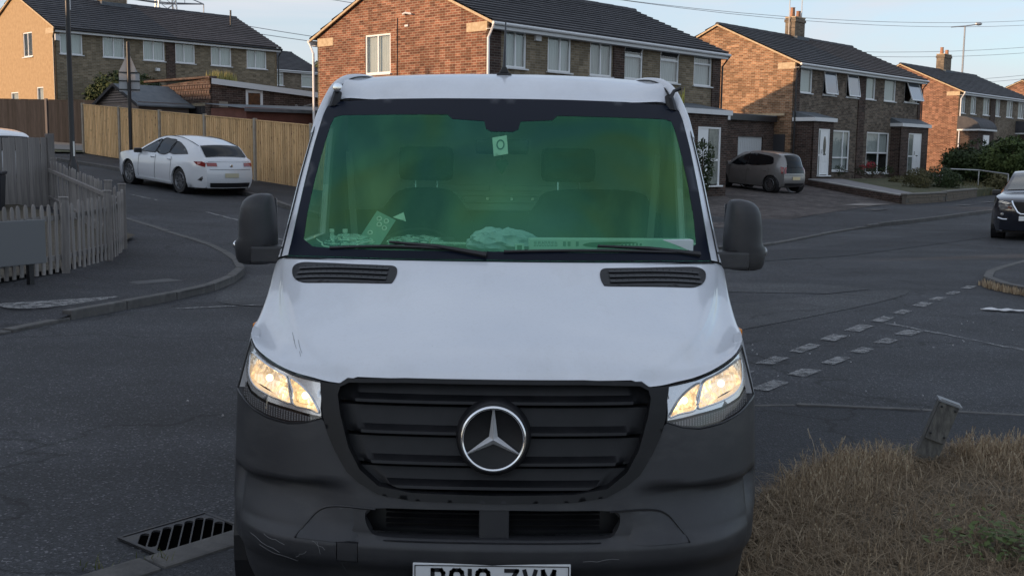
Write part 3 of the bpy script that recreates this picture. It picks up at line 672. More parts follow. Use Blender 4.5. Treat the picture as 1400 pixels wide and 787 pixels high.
    panel('black_border', gl, [clear], lambda x, z: G(x, z, -.006), .04, M_frit, ws)
    panel('border_outside_band', gl, [[(x*1.002, z) for x, z in clear]], lambda x, z: G(x, z, .003), .04, M_frit, ws)
    # sticker and triangle on the glass
    tk = MATS.get('paper') or mat('paper', (.66, .68, .66), rough=.8)
    z0 = 1.865-.0
    st = panel('permit_sticker', [(-.035, 1.868), (.030, 1.880), (.022, 1.965), (-.045, 1.953)], [], lambda x, z: G(x, z, -.010), .02, tk, ws)
    ring = [(-.006+.019*cos(k*pi/10), 1.918+.024*sin(k*pi/10)) for k in range(20)]; ringi = [(-.006+.013*cos(k*pi/10), 1.918+.017*sin(k*pi/10)) for k in range(20)]
    panel('sticker_ring', ring, [ringi], lambda x, z: G(x, z, -.006), .01, mat('sticker_ink', (.10, .16, .16), rough=.8), ws)
    panel('white_triangle', [(-.46, 1.604), (-.415, 1.625), (-.400, 1.588)], [], lambda x, z: G(x, z, -.010), .02, tk, ws)
    # wipers
    for x0, x1, zz, xp in ((-.72, -.20, 1.452, -.05), (.02, .80, 1.447, .86)):
        w_ = MB(); w_.tube([G(lerp(x0, x1, t/12), zz+.010*sin(pi*t/12)+(.012*t/12 if x0 < 0 else .010*(1-t/12)), .018) for t in range(13)], .007, 5); wp = w_.build('wiper', M_black, root)
        a_ = MB(); xm = (x0+x1)/2; a_.tube([G(xm, zz+.02, .035), G(lerp(xm, xp, .5), zz+.004, .04), G(xp, zz-.018, .03)], [.006, .009, .014], 6); a_.build('wiper_arm', M_black, wp)
    m = MB(); m.grid(lambda a, b: Vector((lerp(-.93, .93, a), lerp(yR(lerp(-.93, .93, a))-.01, gy(lerp(-.93, .93, a), 1.44)+.06, b), 1.427-.012*abs(lerp(-1, 1, a))**3+.012*b)), 30, 2); m.build('scuttle_panel', M_gloss_black, root, smooth=True)
    # ---- side surface x(y,z)
    def wall(z): return itp(z, [(.3, .95), (.5, .985), (1.0, .993), (1.4, .984), (1.76, .958), (2.0, .925), (2.12, .902), (2.2, .875)])
    def side(y, z, sg):
        a = wall(z); n_ = nose(sy(min(y, 1.28), z), z).x
        k = ss(.9, 1.35, y); x = lerp(min(a, n_), a, k)
        return Vector((sg*x, y, z))
    arch = [(1.02+.44*cos(t), .36+.44*sin(t)) for t in [pi*k/12 for k in range(13)]]        # from rear to front
    arch2 = [(4.68+.44*cos(t), .36+.44*sin(t)) for t in [pi*k/12 for k in range(13)]]
    door = [(1.36, .50), (2.42, .50), (2.44, 1.3), (2.42, 1.75), (2.34, 2.06), (2.12, 2.09), (1.62, 1.60), (1.34, 1.40), (1.33, 1.0)]
    wing_top = [(y, z) for x, y, z in edge]
    for sg in (-1, 1):
        outer = [(.50, 1.0), (.515, 1.19)]+wing_top[3:]+[(1.40, 1.44), (1.62, 1.655), (1.85, 1.88), (2.02, 2.085), (2.12, 2.12), (3, 2.12), (5.85, 2.12), (5.9, 1.5), (5.9, .45)]+[(5.15, .45)]+arch2+[(4.2, .40), (1.49, .40)]+arch+[(.585, .45), (.60, .62), (.625, .8), (.605, .93)]
        panel('side_panel', outer, [door], lambda y, z: side(y, z, sg), .11, M_van, root, rim=(-sg*.03, 0, 0))
        din = [(lerp(1.9, y, .992), lerp(1.3, z, .992)) for y, z in door]
        win = [(1.46, 1.44), (2.33, 1.44), (2.34, 1.7), (2.28, 2.0), (2.14, 2.03), (1.68, 1.58)]
        d_ = panel('door', din, [win], lambda y, z: side(y, z, sg)+Vector((-sg*.004, 0, 0)), .11, M_van, root, rim=(-sg*.03, 0, 0))
        panel('door_window', win, [], lambda y, z: side(y, z, sg)+Vector((-sg*.015, 0, 0)), .12, glass_mat('side_glass', (.5, .62, .55), fac=.12) if 'side_glass' not in MATS else MATS['side_glass'], d_)
        m = MB(); m.box(2.2, 2.36, -.012, .012, 1.2, 1.235); hd = m.build('door_handle', M_plastic, d_, bevel=.006); hd.matrix_local = Matrix.Translation((sg*(wall(1.2)+.012), 0, 0)) @ Matrix.Rotation(pi/2, 4, 'Z') @ Matrix.Translation((0, 0, 0))
        # A-pillar: strip from glass edge to side surface
        m = MB(); NP = 22
        def pil(a, b, sg=sg):
            t = b; zi = lerp(1.424, 2.100, t); xi = itp(zi, [(1.424, .914), (1.5, .910), (1.7, .902), (1.9, .892), (2.05, .878), (2.1, .872)]); pi_ = G(xi, zi, .004)
            yo = itp(t, [(0, 1.29), (.05, 1.36), (.32, 1.62), (.66, 1.85), (1, 2.05)]); zo = itp(t, [(0, 1.392), (.05, 1.43), (.32, 1.655), (.66, 1.88), (1, 2.10)])
            po = side(yo, zo, 1); mid = (pi_+po)/2+Vector((.012, -.02, .006))
            p = pi_.lerp(mid, a*2) if a < .5 else mid.lerp(po, a*2-1)
            return Vector((p.x*sg, p.y, p.z))
        m.grid(pil, 6, NP); m.build('windscreen_pillar', M_van, root, smooth=True)
        m = MB(); m.tube([(lambda p: Vector((p.x*1.0, p.y, p.z)))(pil(.36, t/20)+Vector((sg*.001, -.002, .002))) for t in range(21)], .0035, 5); m.build('pillar_seam', M_gloss_black, root)
        # side repeater on wing
        m = MB(); m.box(-.03, .03, -.008, .008, -.018, .018); r_ = m.build('side_indicator', mat('amber_lens', (.75, .25, .03), rough=.2) if 'amber_lens' not in MATS else MATS['amber_lens'], root, bevel=.006)
        p = side(.80, 1.19, sg); r_.location = p+Vector((sg*.006, 0, -.012)); r_.rotation_euler = (0, 0, pi/2)
        # mirror
        LV = [(1.372, 1.03, 1.15, .04), (1.380, 1.005, 1.168, .06), (1.40, 1.0, 1.176, .07), (1.44, 1.0, 1.180, .075), (1.468, 1.0, 1.180, .078), (1.485, 1.0, 1.168, .08), (1.50, 1.0, 1.163, .08), (1.56, 1.003, 1.160, .082), (1.62, 1.008, 1.152, .08), (1.65, 1.012, 1.140, .074), (1.668, 1.016, 1.122, .062), (1.678, 1.022, 1.100, .05), (1.684, 1.04, 1.07, .03)]
        K = 28; m = MB(); vs = []
        for z, a, b, d in LV:
            for k in range(K):
                t = 2*pi*k/K; c_, s_ = cos(t), sin(t); e = .55
                vs.append(Vector((sg*((a+b)/2+(b-a)/2*math.copysign(abs(c_)**e, c_)), 1.38+d*math.copysign(abs(s_)**e, s_)-.03*(1-abs(c_)), z)))
        m.add(vs, [(j*K+i, j*K+(i+1) % K, (j+1)*K+(i+1) % K, (j+1)*K+i) for j in range(len(LV)-1) for i in range(K)]+[tuple(range(K)), tuple((len(LV)-1)*K+i for i in range(K))])
        mr = m.build('door_mirror', M_plastic, root, smooth='a')
        m = MB(); m.box(*sorted((sg*.94, sg*1.093)), 1.27, 1.40, 1.382, 1.457); m.build('mirror_arm', M_plastic, mr, bevel=.01)
        m = MB(); m.box(*sorted((sg*1.015, sg*1.14)), 1.462, 1.468, 1.45, 1.66); m.build('mirror_glass', M_chrome, mr)
        m = MB(); m.tube([(sg*1.097, 1.288, 1.375), (sg*1.097, 1.288, 1.46)], .0025, 4); m.tube([(sg*1.005, 1.289, 1.462), (sg*1.097, 1.288, 1.462)], .0025, 4); m.build('mirror_seam', M_black, mr)
        m = MB(); m.blob((sg*1.176, 1.36, 1.455), (.014, .03, .02), 8, 6, 1, 0); m.build('mirror_marker', M_chrome if sg < 0 else M_steel, mr, smooth=True)
    # ---- roof
    SEC = [(.920, .08), (.910, .14), (.888, .198), (.852, .240), (.80, .268), (.71, .288), (.55, .299), (.35, .306), (0, .310)]
    SEC = SEC+[(-x, z) for x, z in SEC[-2::-1]]
    KD_ = crm([(0, .43), (.08, .56), (.2, .74), (.35, .88), (.6, .97), (1.0, 1.0), (3.9, 1.0)], 4, False)
    ds = [0, .02, .05, .09, .14, .2, .27, .35, .45, .6, .8, 1.1, 1.8, 2.8, 3.78]
    vs = []
    for d in ds:
        for x, z in SEC:
            k = itp(d, KD_); k = lerp(k, lerp(.55, 1.0, ss(0, .14, d)), ss(.66, .86, abs(x))); sq = lerp(.955, 1, ss(0, .16, d)); y = 1.85+.15*min(1, (abs(x)/.87))**2.4+d+.012
            zz = 2.0+z*k; vs.append(Vector((x*sq, y, zz)))
    ns = len(SEC)
    m = MB(); m.add(vs, [(j*ns+i, j*ns+i+1, (j+1)*ns+i+1, (j+1)*ns+i) for j in range(len(ds)-1) for i in range(ns-1)])
    bmo = m.build('roof', M_van, root, smooth=True)
    sub = bmo.modifiers.new('s', 'SUBSURF'); sub.levels = sub.render_levels = 1
    m = MB(); m.box(-.95, .95, 5.82, 5.9, .45, 2.28); m.build('rear_door', M_van, root, bevel=.03)
    m = MB(); m.box(-.9, .9, .9, 5.8, .36, .42); m.build('underbody', M_black, root)
    m = MB(); m.box(-.55, .55, .35, .9, .55, 1.0); m.build('radiator_pack', M_black, root)
    for sg in (-1, 1):     # roof drip channel and marker lamp on a black foot
        RP = crm([(.905, 1.84, 1.95), (.893, 1.92, 2.04), (.876, 1.99, 2.11), (.852, 2.06, 2.180), (.832, 2.11, 2.214), (.795, 2.18, 2.243), (.74, 2.30, 2.256), (.69, 2.45, 2.250)], 4, False)
        m = MB(); m.tube([(sg*x, y, z) for x, y, z in RP], [lerp(.026, .020, k/(len(RP)-1)) for k in range(len(RP))], 10); m.build('roof_rail', M_van, bmo, smooth='a')
        m = MB(); m.tube([(sg*(x-.030), y, z+.006) for x, y, z in RP[8:]], .004, 5); m.build('roof_channel', M_gloss_black, bmo)
        m = MB(); m.tube([(sg*.835, 1.955, 2.085), (sg*.820, 1.99, 2.165)], [.026, .022], 8)
        rm = m.build('marker_lamp_foot', M_gloss_black, root)
        if sg < 0:
            m = MB(); m.lathe([(.0, -.012), (.021, -.008), (.024, .0), (.022, .012), (.024, .03)], 16, Matrix.Translation((-.818, 1.965, 2.186)) @ Matrix.Rotation(-pi/2, 4, 'X')); m.build('marker_lamp', M_chrome, rm, smooth='a')
        else:
            m = MB(); m.tube([(.822, 1.97, 2.150), (.845, 1.99, 2.19), (.878, 2.0, 2.205)], [.012, .009, .010], 8); m.build('lamp_stalk', M_black, rm)
            m = MB(); m.lathe([(.0, -.006), (.022, -.004), (.024, .008), (.0, .014)], 14, Matrix.Translation((.838, 2.06, 2.150)) @ Matrix.Rotation(.5, 4, 'X')); m.build('lamp_gasket', M_steel, rm, smooth='a')
    m = MB(); m.prism([(-.042, 0), (.042, 0), (.034, .016), (-.034, .016)], 2.25, 2.32, Matrix(((1, 0, 0, 0), (0, 0, 1, 0), (0, 1, 0, 2.272), (0, 0, 0, 1)))); m.prism([(-.026, .016), (.026, .016), (.011, .05), (-.008, .05)], 2.262, 2.30, Matrix(((1, 0, 0, 0), (0, 0, 1, 0), (0, 1, 0, 2.272), (0, 0, 0, 1))))
    an = m.build('aerial_foot', M_black, root, bevel=.004)
    m = MB(); m.tube([(0, 2.28, 2.31), (.002, 2.33, 2.40), (.004, 2.45, 2.57)], [.010, .007, .0035], 6); m.build('aerial_mast', M_black, an)
    # ---- headlights
    HO = [(.905, 1.180), (.86, 1.160), (.775, 1.130), (.69, 1.108), (.62, 1.098), (.590, 1.094), (.583, 1.04), (.583, .977), (.64, .957), (.70, .949), (.785, .956), (.862, .973), (.912, .992), ('y', .47, 1.0), ('y', .48, 1.09)]
    LIT = [(.895, 1.138), (.855, 1.136), (.77, 1.110), (.70, 1.092), (.65, 1.066), (.615, 1.032), (.593, .985), (.632, .994), (.69, 1.003), (.74, 1.010), (.79, 1.017), (.86, 1.034), (.895, 1.062), (.905, 1.095)]
    CA = [(.892, 1.140), (.855, 1.139), (.77, 1.113), (.722, 1.097), (.706, 1.050), (.700, 1.013), (.74, 1.018), (.79, 1.026), (.855, 1.043), (.886, 1.068), (.893, 1.098)]
    CB = [(.708, 1.093), (.670, 1.079), (.634, 1.050), (.608, 1.015), (.596, .990), (.632, 1.000), (.688, 1.009), (.694, 1.05)]
    mg = lamp_mat()
    for sg in (-1, 1):
        h = panel('headlight', PZ(HO, sg), [], lambda a, z: nose(a, z, .14), .03, mat('lamp_housing', (.05, .052, .055), rough=.4) if 'lamp_housing' not in MATS else MATS['lamp_housing'], root)
        panel('chrome_bezel', PZ([(.905, 1.172), (.86, 1.154), (.775, 1.124), (.69, 1.103), (.62, 1.094), (.594, 1.090), (.588, 1.04), (.588, .979), (.64, .985), (.70, .995), (.79, 1.006), (.868, 1.025), (.905, 1.055), ('y', .455, 1.09)], sg), [PZ(crm(CA, 3), sg), PZ(crm(CB, 3), sg)], lambda a, z: nose(a, z, .018), .02, mat('lamp_bezel', (.72, .73, .75), rough=.22, metal=.75) if 'lamp_bezel' not in MATS else MATS['lamp_bezel'], h, rim=(0, .05, 0))
        for nm, Cc, ctr, dep in (('outer_reflector', CA, (.80, 1.07), .085), ('inner_reflector', CB, (.655, 1.03), .06)):
            cx_ = sx(ctr[0], ctr[1])*sg
            def rf(a, z, ctr=ctr, cx_=cx_, dep=dep):
                r = hypot((a-cx_)/.12, (z-ctr[1])/.075); d = dep*max(0, 1-r*r*.8); ang = atan2(z-ctr[1], a-cx_)
                d += .007*abs(sin(ang*5.5))*min(1, r*1.2)+.004*sin(r*16)*min(1, r)
                return nose(a, z, .02+d)
            rr = panel(nm, [(lerp(cx_, a, 1.03), lerp(ctr[1], z, 1.03)) for a, z in PZ(crm(Cc, 3), sg)], [], rf, .010, mg, h, smooth=False)
            bp = nose(cx_, ctr[1]+.004, .055); b_ = MB(); b_.blob(bp, (.013, .018, .013), 8, 6, 0, 0); b_.build('bulb', MATS['bulb_glow'], rr, smooth=True)
            rg = PZ(crm(Cc, 4), sg); t_ = MB(); t_.tube([nose(a, z, .014) for a, z in rg]+[nose(*rg[0], .014)], .0035, 5, cap=False); t_.build('reflector_trim', MATS['lamp_bezel'], rr)
        if sg: 
            lo_ = PZ([(.905, 1.045), (.868, 1.017), (.79, .999), (.70, .988), (.64, .978), (.600, .972), (.64, .962), (.70, .954), (.785, .961), (.862, .978), (.905, .997)], sg)
            lr = panel('lower_reflector', lo_, [], lambda a, z: nose(a, z, .012), .02, mat('smoked_lens', (.06, .06, .065), rough=.25) if 'smoked_lens' not in MATS else MATS['smoked_lens'], h)
            sd = MB()
            for j in range(30):
                for k in range(5):
                    x = lerp(.61, .90, j/29); z = lerp(0, 1, (k+.5)/5); zb = itp(x, [(.6, .966), (.70, .957), (.785, .964), (.862, .981), (.905, 1.0)]); zt = itp(x, [(.6, .972), (.64, .978), (.7, .988), (.79, .999), (.868, 1.017), (.905, 1.045)])
                    p = nx(sg*x, lerp(zb, zt, z), .008); s_ = .0028
                    sd.add([p+Vector((-s_, 0, 0)), p+Vector((0, -.003, -s_)), p+Vector((s_, 0, 0)), p+Vector((0, 0, s_))], [(0, 1, 3), (1, 2, 3)])
            o = sd.build('lens_pattern', mat('prism_grey', (.13, .13, .135), rough=.3) if 'prism_grey' not in MATS else MATS['prism_grey'], h); o['kind'] = 'stuff'
        panel('lens', PZ(HO, sg), [], lambda a, z: nose(a, z, .002), .03, MATS.get('lamp_lens') or glass_mat('lamp_lens', (.97, .97, .97), fac=.07, rough=.03), h)
        t_ = MB(); q = PZ(HO, sg); t_.tube([nose(a, z, .004) for a, z in resample(q, .04)]+[nose(*q[0], .004)], .004, 5, cap=False); t_.build('lamp_seal', M_black, h)
    # ---- number plate
    pl = MB(); pl.box(-.26, .26, -.030, -.022, .401, .512); p_ = pl.build('number_plate', mat('plate_white', (.62, .64, .66), rough=.35), root, bevel=.003); p_.location.z = .022
    bd = MB()
    for a in ((-.254, .254, .503, .506), (-.254, .254, .407, .410)): bd.box(a[0], a[1], -.0315, -.0305, a[2], a[3])
    for a in (-.254, .251): bd.box(a, a+.003, -.0315, -.0305, .410, .503)
    bd.build('plate_border', M_black, p_)
    GL = {'P': ['0,0 0,1 .75,1 .95,.85 .95,.6 .75,.45 0,.45'], 'C': ['1,.75 .95,.9 .75,1 .25,1 .05,.9 0,.75 0,.25 .05,.1 .25,0 .75,0 .95,.1 1,.25'], '1': ['.5,0 .5,1'], '9': ['.05,.1 .25,0 .75,0 .95,.1 1,.3 1,.75 .95,.9 .75,1 .25,1 .05,.9 0,.75 .05,.55 .25,.45 1,.45'], 'Z': ['0,1 1,1 0,0 1,0'], 'V': ['0,1 .5,0 1,1'], 'M': ['0,0 0,1 .5,.35 1,1 1,0']}
    def glyph(ch, x0, w=.050, h=.079):
        m = MB()
        for st_ in GL[ch]:
            P = [tuple(map(float, q.split(','))) for q in st_.split()]
            sw = .0135; ww = w-sw; hh = h-sw*.9
            P = [(x0+sw/2+a*ww, .417+sw*.45+b*hh) for a, b in P]
            for a, b in zip(P, P[1:]):
                d = hypot(b[0]-a[0], b[1]-a[1]); ux, uy = (b[0]-a[0])/d, (b[1]-a[1])/d; e = sw*.42
                ax, ay, bx, by = a[0]-ux*e, a[1]-uy*e, b[0]+ux*e, b[1]+uy*e; nx_, ny_ = -uy*sw/2, ux*sw/2
                m.add([(ax+nx_, -.0320, ay+ny_), (ax-nx_, -.0320, ay-ny_), (bx-nx_, -.0320, by-ny_), (bx+nx_, -.0320, by+ny_)], [(0, 1, 2, 3)])
        m.build('plate_letter', M_black, p_)
    xx = -.201
    for ch in 'PC19 ZVM':
        if ch == ' ': xx += .033; continue
        if ch == '1': glyph(ch, xx-.018); xx += .025; continue
        glyph(ch, xx); xx += .061
    # ---- wheels
    tw = MB(); tw.lathe([(.20, -.11), (.31, -.115), (.34, -.09), (.345, 0), (.34, .09), (.31, .115), (.20, .11)], 40, Matrix.Rotation(pi/2, 4, 'Y')); t0 = None
    rw = MB(); rw.lathe([(.0, .06), (.08, .08), (.09, .055), (.17, .03), (.20, .10), (.21, .11), (.205, -.10), (.0, -.09)], 30, Matrix.Rotation(pi/2, 4, 'Y'))
    for yy in (1.02, 4.68):
        for sg in (-1, 1):
            if t0 is None: t0 = tw.build('wheel', M_rubber, root, smooth='a'); rim_ = rw.build('rim', M_steel, t0, smooth='a'); o = t0
            else:
                o = part_copy(t0, root); part_copy(rim_, o)
            o.location = (sg*.86, yy, .345); o.rotation_euler = (0, 0, 0 if sg > 0 else pi)
    for yy in (1.02, 4.68):
        for sg in (-1, 1):
            m = MB(); m.lathe([(.47, -.2), (.47, .14)], 30, Matrix.Translation((sg*.80, yy, .36)) @ Matrix.Rotation(pi/2, 4, 'Y')); m.build('wheel_arch_liner', M_black, root)
    # ---- cab interior
    d = MB(); d.grid(lambda a, b: Vector((lerp(-.86, .86, a), lerp(max(1.03, gy(lerp(-.86, .86, a), 1.44)+.035), 1.72, b), 1.436+.012*sin(pi*b)-.05*ss(.75, 1, b))), 24, 6)
    d.grid(lambda a, b: Vector((lerp(-.86, .86, a), 1.72+.05*b, lerp(1.386, .8, b))), 4, 2); da = d.build('dashboard', M_interior, root, smooth=True)
    m = MB(); m.box(-.62, -.22, 1.62, 1.74, 1.44, 1.475); m.build('instrument_binnacle', M_interior, da, bevel=.02)
    sw = MB(); T = Matrix.Translation((-.42, 1.92, 1.36)) @ Matrix.Rotation(radians(38), 4, 'X')
    sw.lathe([(.20+.014*cos(k*pi/4), .014*sin(k*pi/4)) for k in range(9)], 40, T); sw.box(-.19, .19, -.02, .02, -.01, .01, T); sw.lathe([(.0, .03), (.06, .02), (.07, -.02)], 16, T)
    sw.build('steering_wheel', M_black, root, smooth='a')
    def seat(x0, w, heads, n_='seat'):
        cx = (x0+w/2)
        b = MB(); b.box(x0, x0+w, 2.0, 2.5, .85, 1.02); s_ = b.build(n_, M_seat, root, bevel=.05)
        T = Matrix.Translation((cx, 2.47, 1.0)) @ Matrix.Rotation(radians(-10), 4, 'X')
        b = MB(); P = crm([(-w/2, 0), (-w/2+.0, .45), (-w/2+.06, .60), (-w/2+.16, .68), (w/2-.16, .68), (w/2-.06, .60), (w/2, .45), (w/2, 0)], 4); b.prism([(x, z) for x, z in P], -.06, .06, T @ Matrix.Rotation(pi/2, 4, 'X')); b.build('backrest', M_seat, s_, bevel=.02)
        for hx in heads:
            b = MB(); b.box(hx-.15, hx+.15, -.05, .05, .735, .92, T @ Matrix.Translation((-cx, 0, 0))); b.build('headrest', M_seat, s_, bevel=.035)
            b = MB(); 
            for dx in (-.06, .06): b.tube([T @ Vector((hx-cx+dx, 0, .66)), T @ Vector((hx-cx+dx, 0, .76))], .007, 6)
            b.build('headrest_post', M_chrome, s_)
    seat(-.70, .54, (-.43,)); seat(.12, .76, (.36,), 'bench_seat'); 
    b = MB(); b.box(-.90, .90, 2.84, 2.88, .5, 2.15)
    bk = b.build('bulkhead', M_bulk, root)
    for x0, x1, z0, z1 in ((-.40, -.08, 1.660, 1.695), (.0, .34, 1.660, 1.695), (-.44, .40, 1.592, 1.602), (-.44, .40, 1.630, 1.640), (-.44, .40, 1.548, 1.586)):
        m = MB(); m.box(x0, x1, 2.815, 2.838, z0, z1); m.build('bulkhead_rib', M_bulk, bk, bevel=.008)
    m = MB()
    for x in (-.24, -.10, .04, .16, .28): m.box(x, x+.014, 2.80, 2.82, 1.608, 1.624)
    m.build('fixings', M_chrome, bk)
    m = MB(); m.box(-.9, .9, 2.75, 2.838, 1.10, 1.545); m.build('lower_trim', M_interior, bk)
    m = MB(); m.grid(lambda a, b: Vector((lerp(-.84, .84, a), lerp(1.93, 2.84, b), 2.10+.02*sin(pi*b))), 8, 4); m.build('headlining', M_bulk, root, smooth=True)
    rv = MB(); rv.box(-.125, .125, -.02, .02, -.035, .035, Matrix.Translation((.0, 1.72, 1.905))); rv_ = rv.build('rear_view_mirror', M_black, root, bevel=.015)
    m = MB(); m.tube([(0, 1.72, 1.93), (0, 1.78, 2.02)], .012, 6); m.build('mirror_stem', M_black, rv_)
    for sg in (-1, 1):
        m = MB(); m.box(-.018, .018, -.002, .002, -.22, .22, Matrix.Translation((sg*.80, 2.3, 1.66)) @ Matrix.Rotation(sg*.06, 4, 'Y')); m.build('seat_belt', mat('belt_webbing', (.16, .18, .17), rough=.6) if 'belt_webbing' not in MATS else MATS['belt_webbing'], root)
    return root
def lamp_mat():
    emit_mat('bulb_glow', (1, .72, .36), 2.2)
    m = bpy.data.materials.new('lit_reflector'); m.use_nodes = True; nt = m.node_tree; b = nt.nodes['Principled BSDF']; L = nt.links.new
    b.inputs['Metallic'].default_value = .85; b.inputs['Roughness'].default_value = .22; b.inputs['Base Color'].default_value = (.80, .72, .60, 1)
    tc = N(nt, 'ShaderNodeTexCoord'); sp = N(nt, 'ShaderNodeSeparateXYZ'); L(tc.outputs['Object'], sp.inputs[0]); mr = N(nt, 'ShaderNodeMapRange', inp={'From Min': .99, 'From Max': 1.13}); L(sp.outputs[2], mr.inputs[0])
    r2 = N(nt, 'ShaderNodeValToRGB'); es = r2.color_ramp.elements; es[0].color = (1, .60, .22, 1); es[1].color = (.30, .27, .23, 1); e = es.new(.45); e.color = (.78, .50, .24, 1); L(mr.outputs[0], r2.inputs[0])
    g = N(nt, 'ShaderNodeNewGeometry'); sn = N(nt, 'ShaderNodeSeparateXYZ'); L(g.outputs['Normal'], sn.inputs[0]); ab = N(nt, 'ShaderNodeMath', operation='ABSOLUTE'); L(sn.outputs[0], ab.inputs[0])
    m3 = N(nt, 'ShaderNodeMapRange', inp={'From Min': 0, 'From Max': .75, 'To Min': 1.25, 'To Max': .5}); L(ab.outputs[0], m3.inputs[0]); sc = N(nt, 'ShaderNodeVectorMath', operation='SCALE'); L(r2.outputs[0], sc.inputs[0]); L(m3.outputs[0], sc.inputs['Scale']); L(sc.outputs[0], b.inputs['Emission Color']); b.inputs['Emission Strength'].default_value = .46  # bulb light on the bowl is put in as emission, dimmer on sideways facets
    return m
van = build_van()

# ---- things lying on the dashboard (van coordinates -> world)
VX0, VY0 = -.055, 3.45
def dashloc(x, y, z=1.447): return (VX0+x, VY0+y, z)
def wad(name, label, cat, x, y, r, m, seed, sub=3):
    b = MB(); rr = random.Random(seed)
    def fn(a, t):
        th = 2*pi*a; p = pi*t; d = Vector((sin(p)*cos(th), sin(p)*sin(th), cos(p)))
        q = 1+.28*noise.noise(d*3+Vector((seed, 0, 0)))+.22*abs(noise.noise(d*7+Vector((0, seed, 0))))
        v = Vector((d.x*r[0], d.y*r[1], d.z*r[2]))*q; v.z = max(v.z, -r[2]*.75); return v
    b.grid(fn, 40, 20); o = b.build(name, m, None, smooth=False); o.location = dashloc(x, y, 1.447+r[2]*.8); tag(o, label, cat); return o
M_poly = mat('polythene', (.48, .52, .66), (.28, .33, .44), 12, .25, spec=.8)
M_clear = glass_mat('clear_wrap', (.8, .88, .86), (.9, 1, 1), .35, .12)
wad('plastic_bag', 'crumpled pale blue-white plastic bag on the middle of the van dashboard', 'plastic bag', .01, 1.22, (.145, .09, .056), M_poly, 3)
wad('crumpled_wrapping', 'crumpled clear wrapping on the dashboard in front of the left seat headrest', 'wrapping', -.38, 1.42, (.12, .05, .03), M_clear, 8)
wad('clear_packet', 'clear packet of bottles piled at the far left of the van dashboard', 'packet', -.66, 1.32, (.10, .05, .035), M_clear, 12)
def carton():
    root = empty('long_carton', dashloc(.43, 1.20, 1.455), radians(5), 'long flat white cardboard box with green print on the dashboard right of the plastic bag', 'box')
    b = MB(); b.box(-.31, .40, -.045, .045, 0, .060); b.build('carton', mat('carton_white', (.52, .60, .62), rough=.6), root, bevel=.003)
    g = MB(); gm = mat('carton_green', (.03, .10, .07), rough=.6)
    g.prism(crm([(-.08, .034), (-.02, .026), (.06, .036), (.16, .048), (.05, .050), (-.05, .046)], 4), -.0462, -.0458, Matrix(((1, 0, 0, 0), (0, 0, 1, 0), (0, 1, 0, 0), (0, 0, 0, 1)))); g.build('logo_swoosh', gm, root)
    k = MB(); rr = random.Random(4)
    for row in range(4):
        x = -.29
        while x < -.20:
            w = rr.uniform(.006, .014); k.box(x, x+w, -.0463, -.0458, .030+row*.006, .0325+row*.006); x += w+.004
    for i in range(6): k.box(.085+i*.016, .085+i*.016+.009, -.0463, -.0458, .034, .044)
    for i, x in enumerate((-.165, -.145, -.11)): k.box(x, x+.012, -.0463, -.0458, .030, .050)
    k.build('printed_text', mat('print_grey', (.12, .20, .21), rough=.6), root)
carton()
b = MB(); b.box(-.02, .02, -.012, .012, 0, .032); tb = b.build('small_carton', MATS['carton_white'], None, bevel=.002); tb.location = dashloc(.085, 1.13, 1.462); tag(tb, 'small green and white carton end between plastic bag and long white box', 'box')
g = MB(); g.box(-.010, .010, -.0126, -.0121, .006, .026); g.build('green_print', MATS['carton_green'], tb)
def blister():
    root = empty('blister_strip', dashloc(-.60, 1.45, 1.46), 0, 'silver blister strip standing upright among packets at the left of the dashboard', 'blister strip')
    T = Matrix.Rotation(radians(62), 4, 'X') @ Matrix.Rotation(radians(-28), 4, 'Z')
    b = MB(); b.box(-.05, .05, -.02, .16, -.001, .001, T); b.build('foil', mat('foil', (.22, .33, .32), rough=.35, metal=.5), root)
    for i, (x, y) in enumerate(((-.02, .13), (.015, .135), (-.005, .105), (.025, .10), (-.02, .05))):
        m = MB(); m.lathe([(.013, .0015), (.010, .004), (.007, .0045)], 10, T @ Matrix.Translation((x, y, 0))); m.build('blister_pocket', M_white, root)
blister()
def syringe():
    root = empty('sealant_plunger', dashloc(-.20, 1.33, 1.462), radians(-2), 'slim clear plunger tube lying flat on the dashboard left of the plastic bag', 'tube')
    b = MB(); b.tube([(-.11, 0, .012), (.09, 0, .012)], .009, 10); b.build('barrel', M_clear, root, smooth='a')
    b = MB(); b.tube([(-.11, 0, .012), (.11, 0, .012)], .003, 6); b.box(.108, .113, -.02, .02, -.008, .034); b.box(-.114, -.109, -.014, .014, -.002, .028); b.box(.05, .09, -.009, .009, .004, .02); b.build('plunger', mat('pale_plastic', (.6, .6, .5), rough=.4), root)
syringe()
b = MB(); b.lathe([(0, 0), (.014, 0), (.016, .03), (.012, .032), (0, .032)], 14); o = b.build('plastic_stopper', M_white, None, smooth='a'); o.location = dashloc(-.335, 1.30, 1.452); tag(o, 'small white plastic cap on the dashboard left of the plunger tube', 'cap')
b = MB(); b.lathe([(0, 0), (.032, 0), (.034, .012), (.03, .018), (0, .018)], 18); o = b.build('metal_disc', M_steel, None, smooth='a'); o.location = dashloc(.335, 1.62, 1.452); tag(o, 'small silver lid lying behind the long white box', 'lid')
b = MB(); b.tube([dashloc(-.80+.24*t/20+.012*sin(t), 1.22+.07*sin(t*pi/20*1.0)*-1+.05*(1 if t in (0,) else 0), 1.462+.03*(1-sin(pi*t/20))) for t in range(21)], .0035, 5)
o = b.build('white_cable', M_white, None); tag(o, 'thin white cable looped in front of the packets at the left of the dashboard', 'cable')
b = MB()
for dx in (0, .055): b.lathe([(0, 0), (.018, 0), (.018, .05), (.010, .06), (.010, .075), (0, .075)], 12, Matrix.Translation(dashloc(-.74+dx, 1.40, 1.452)))
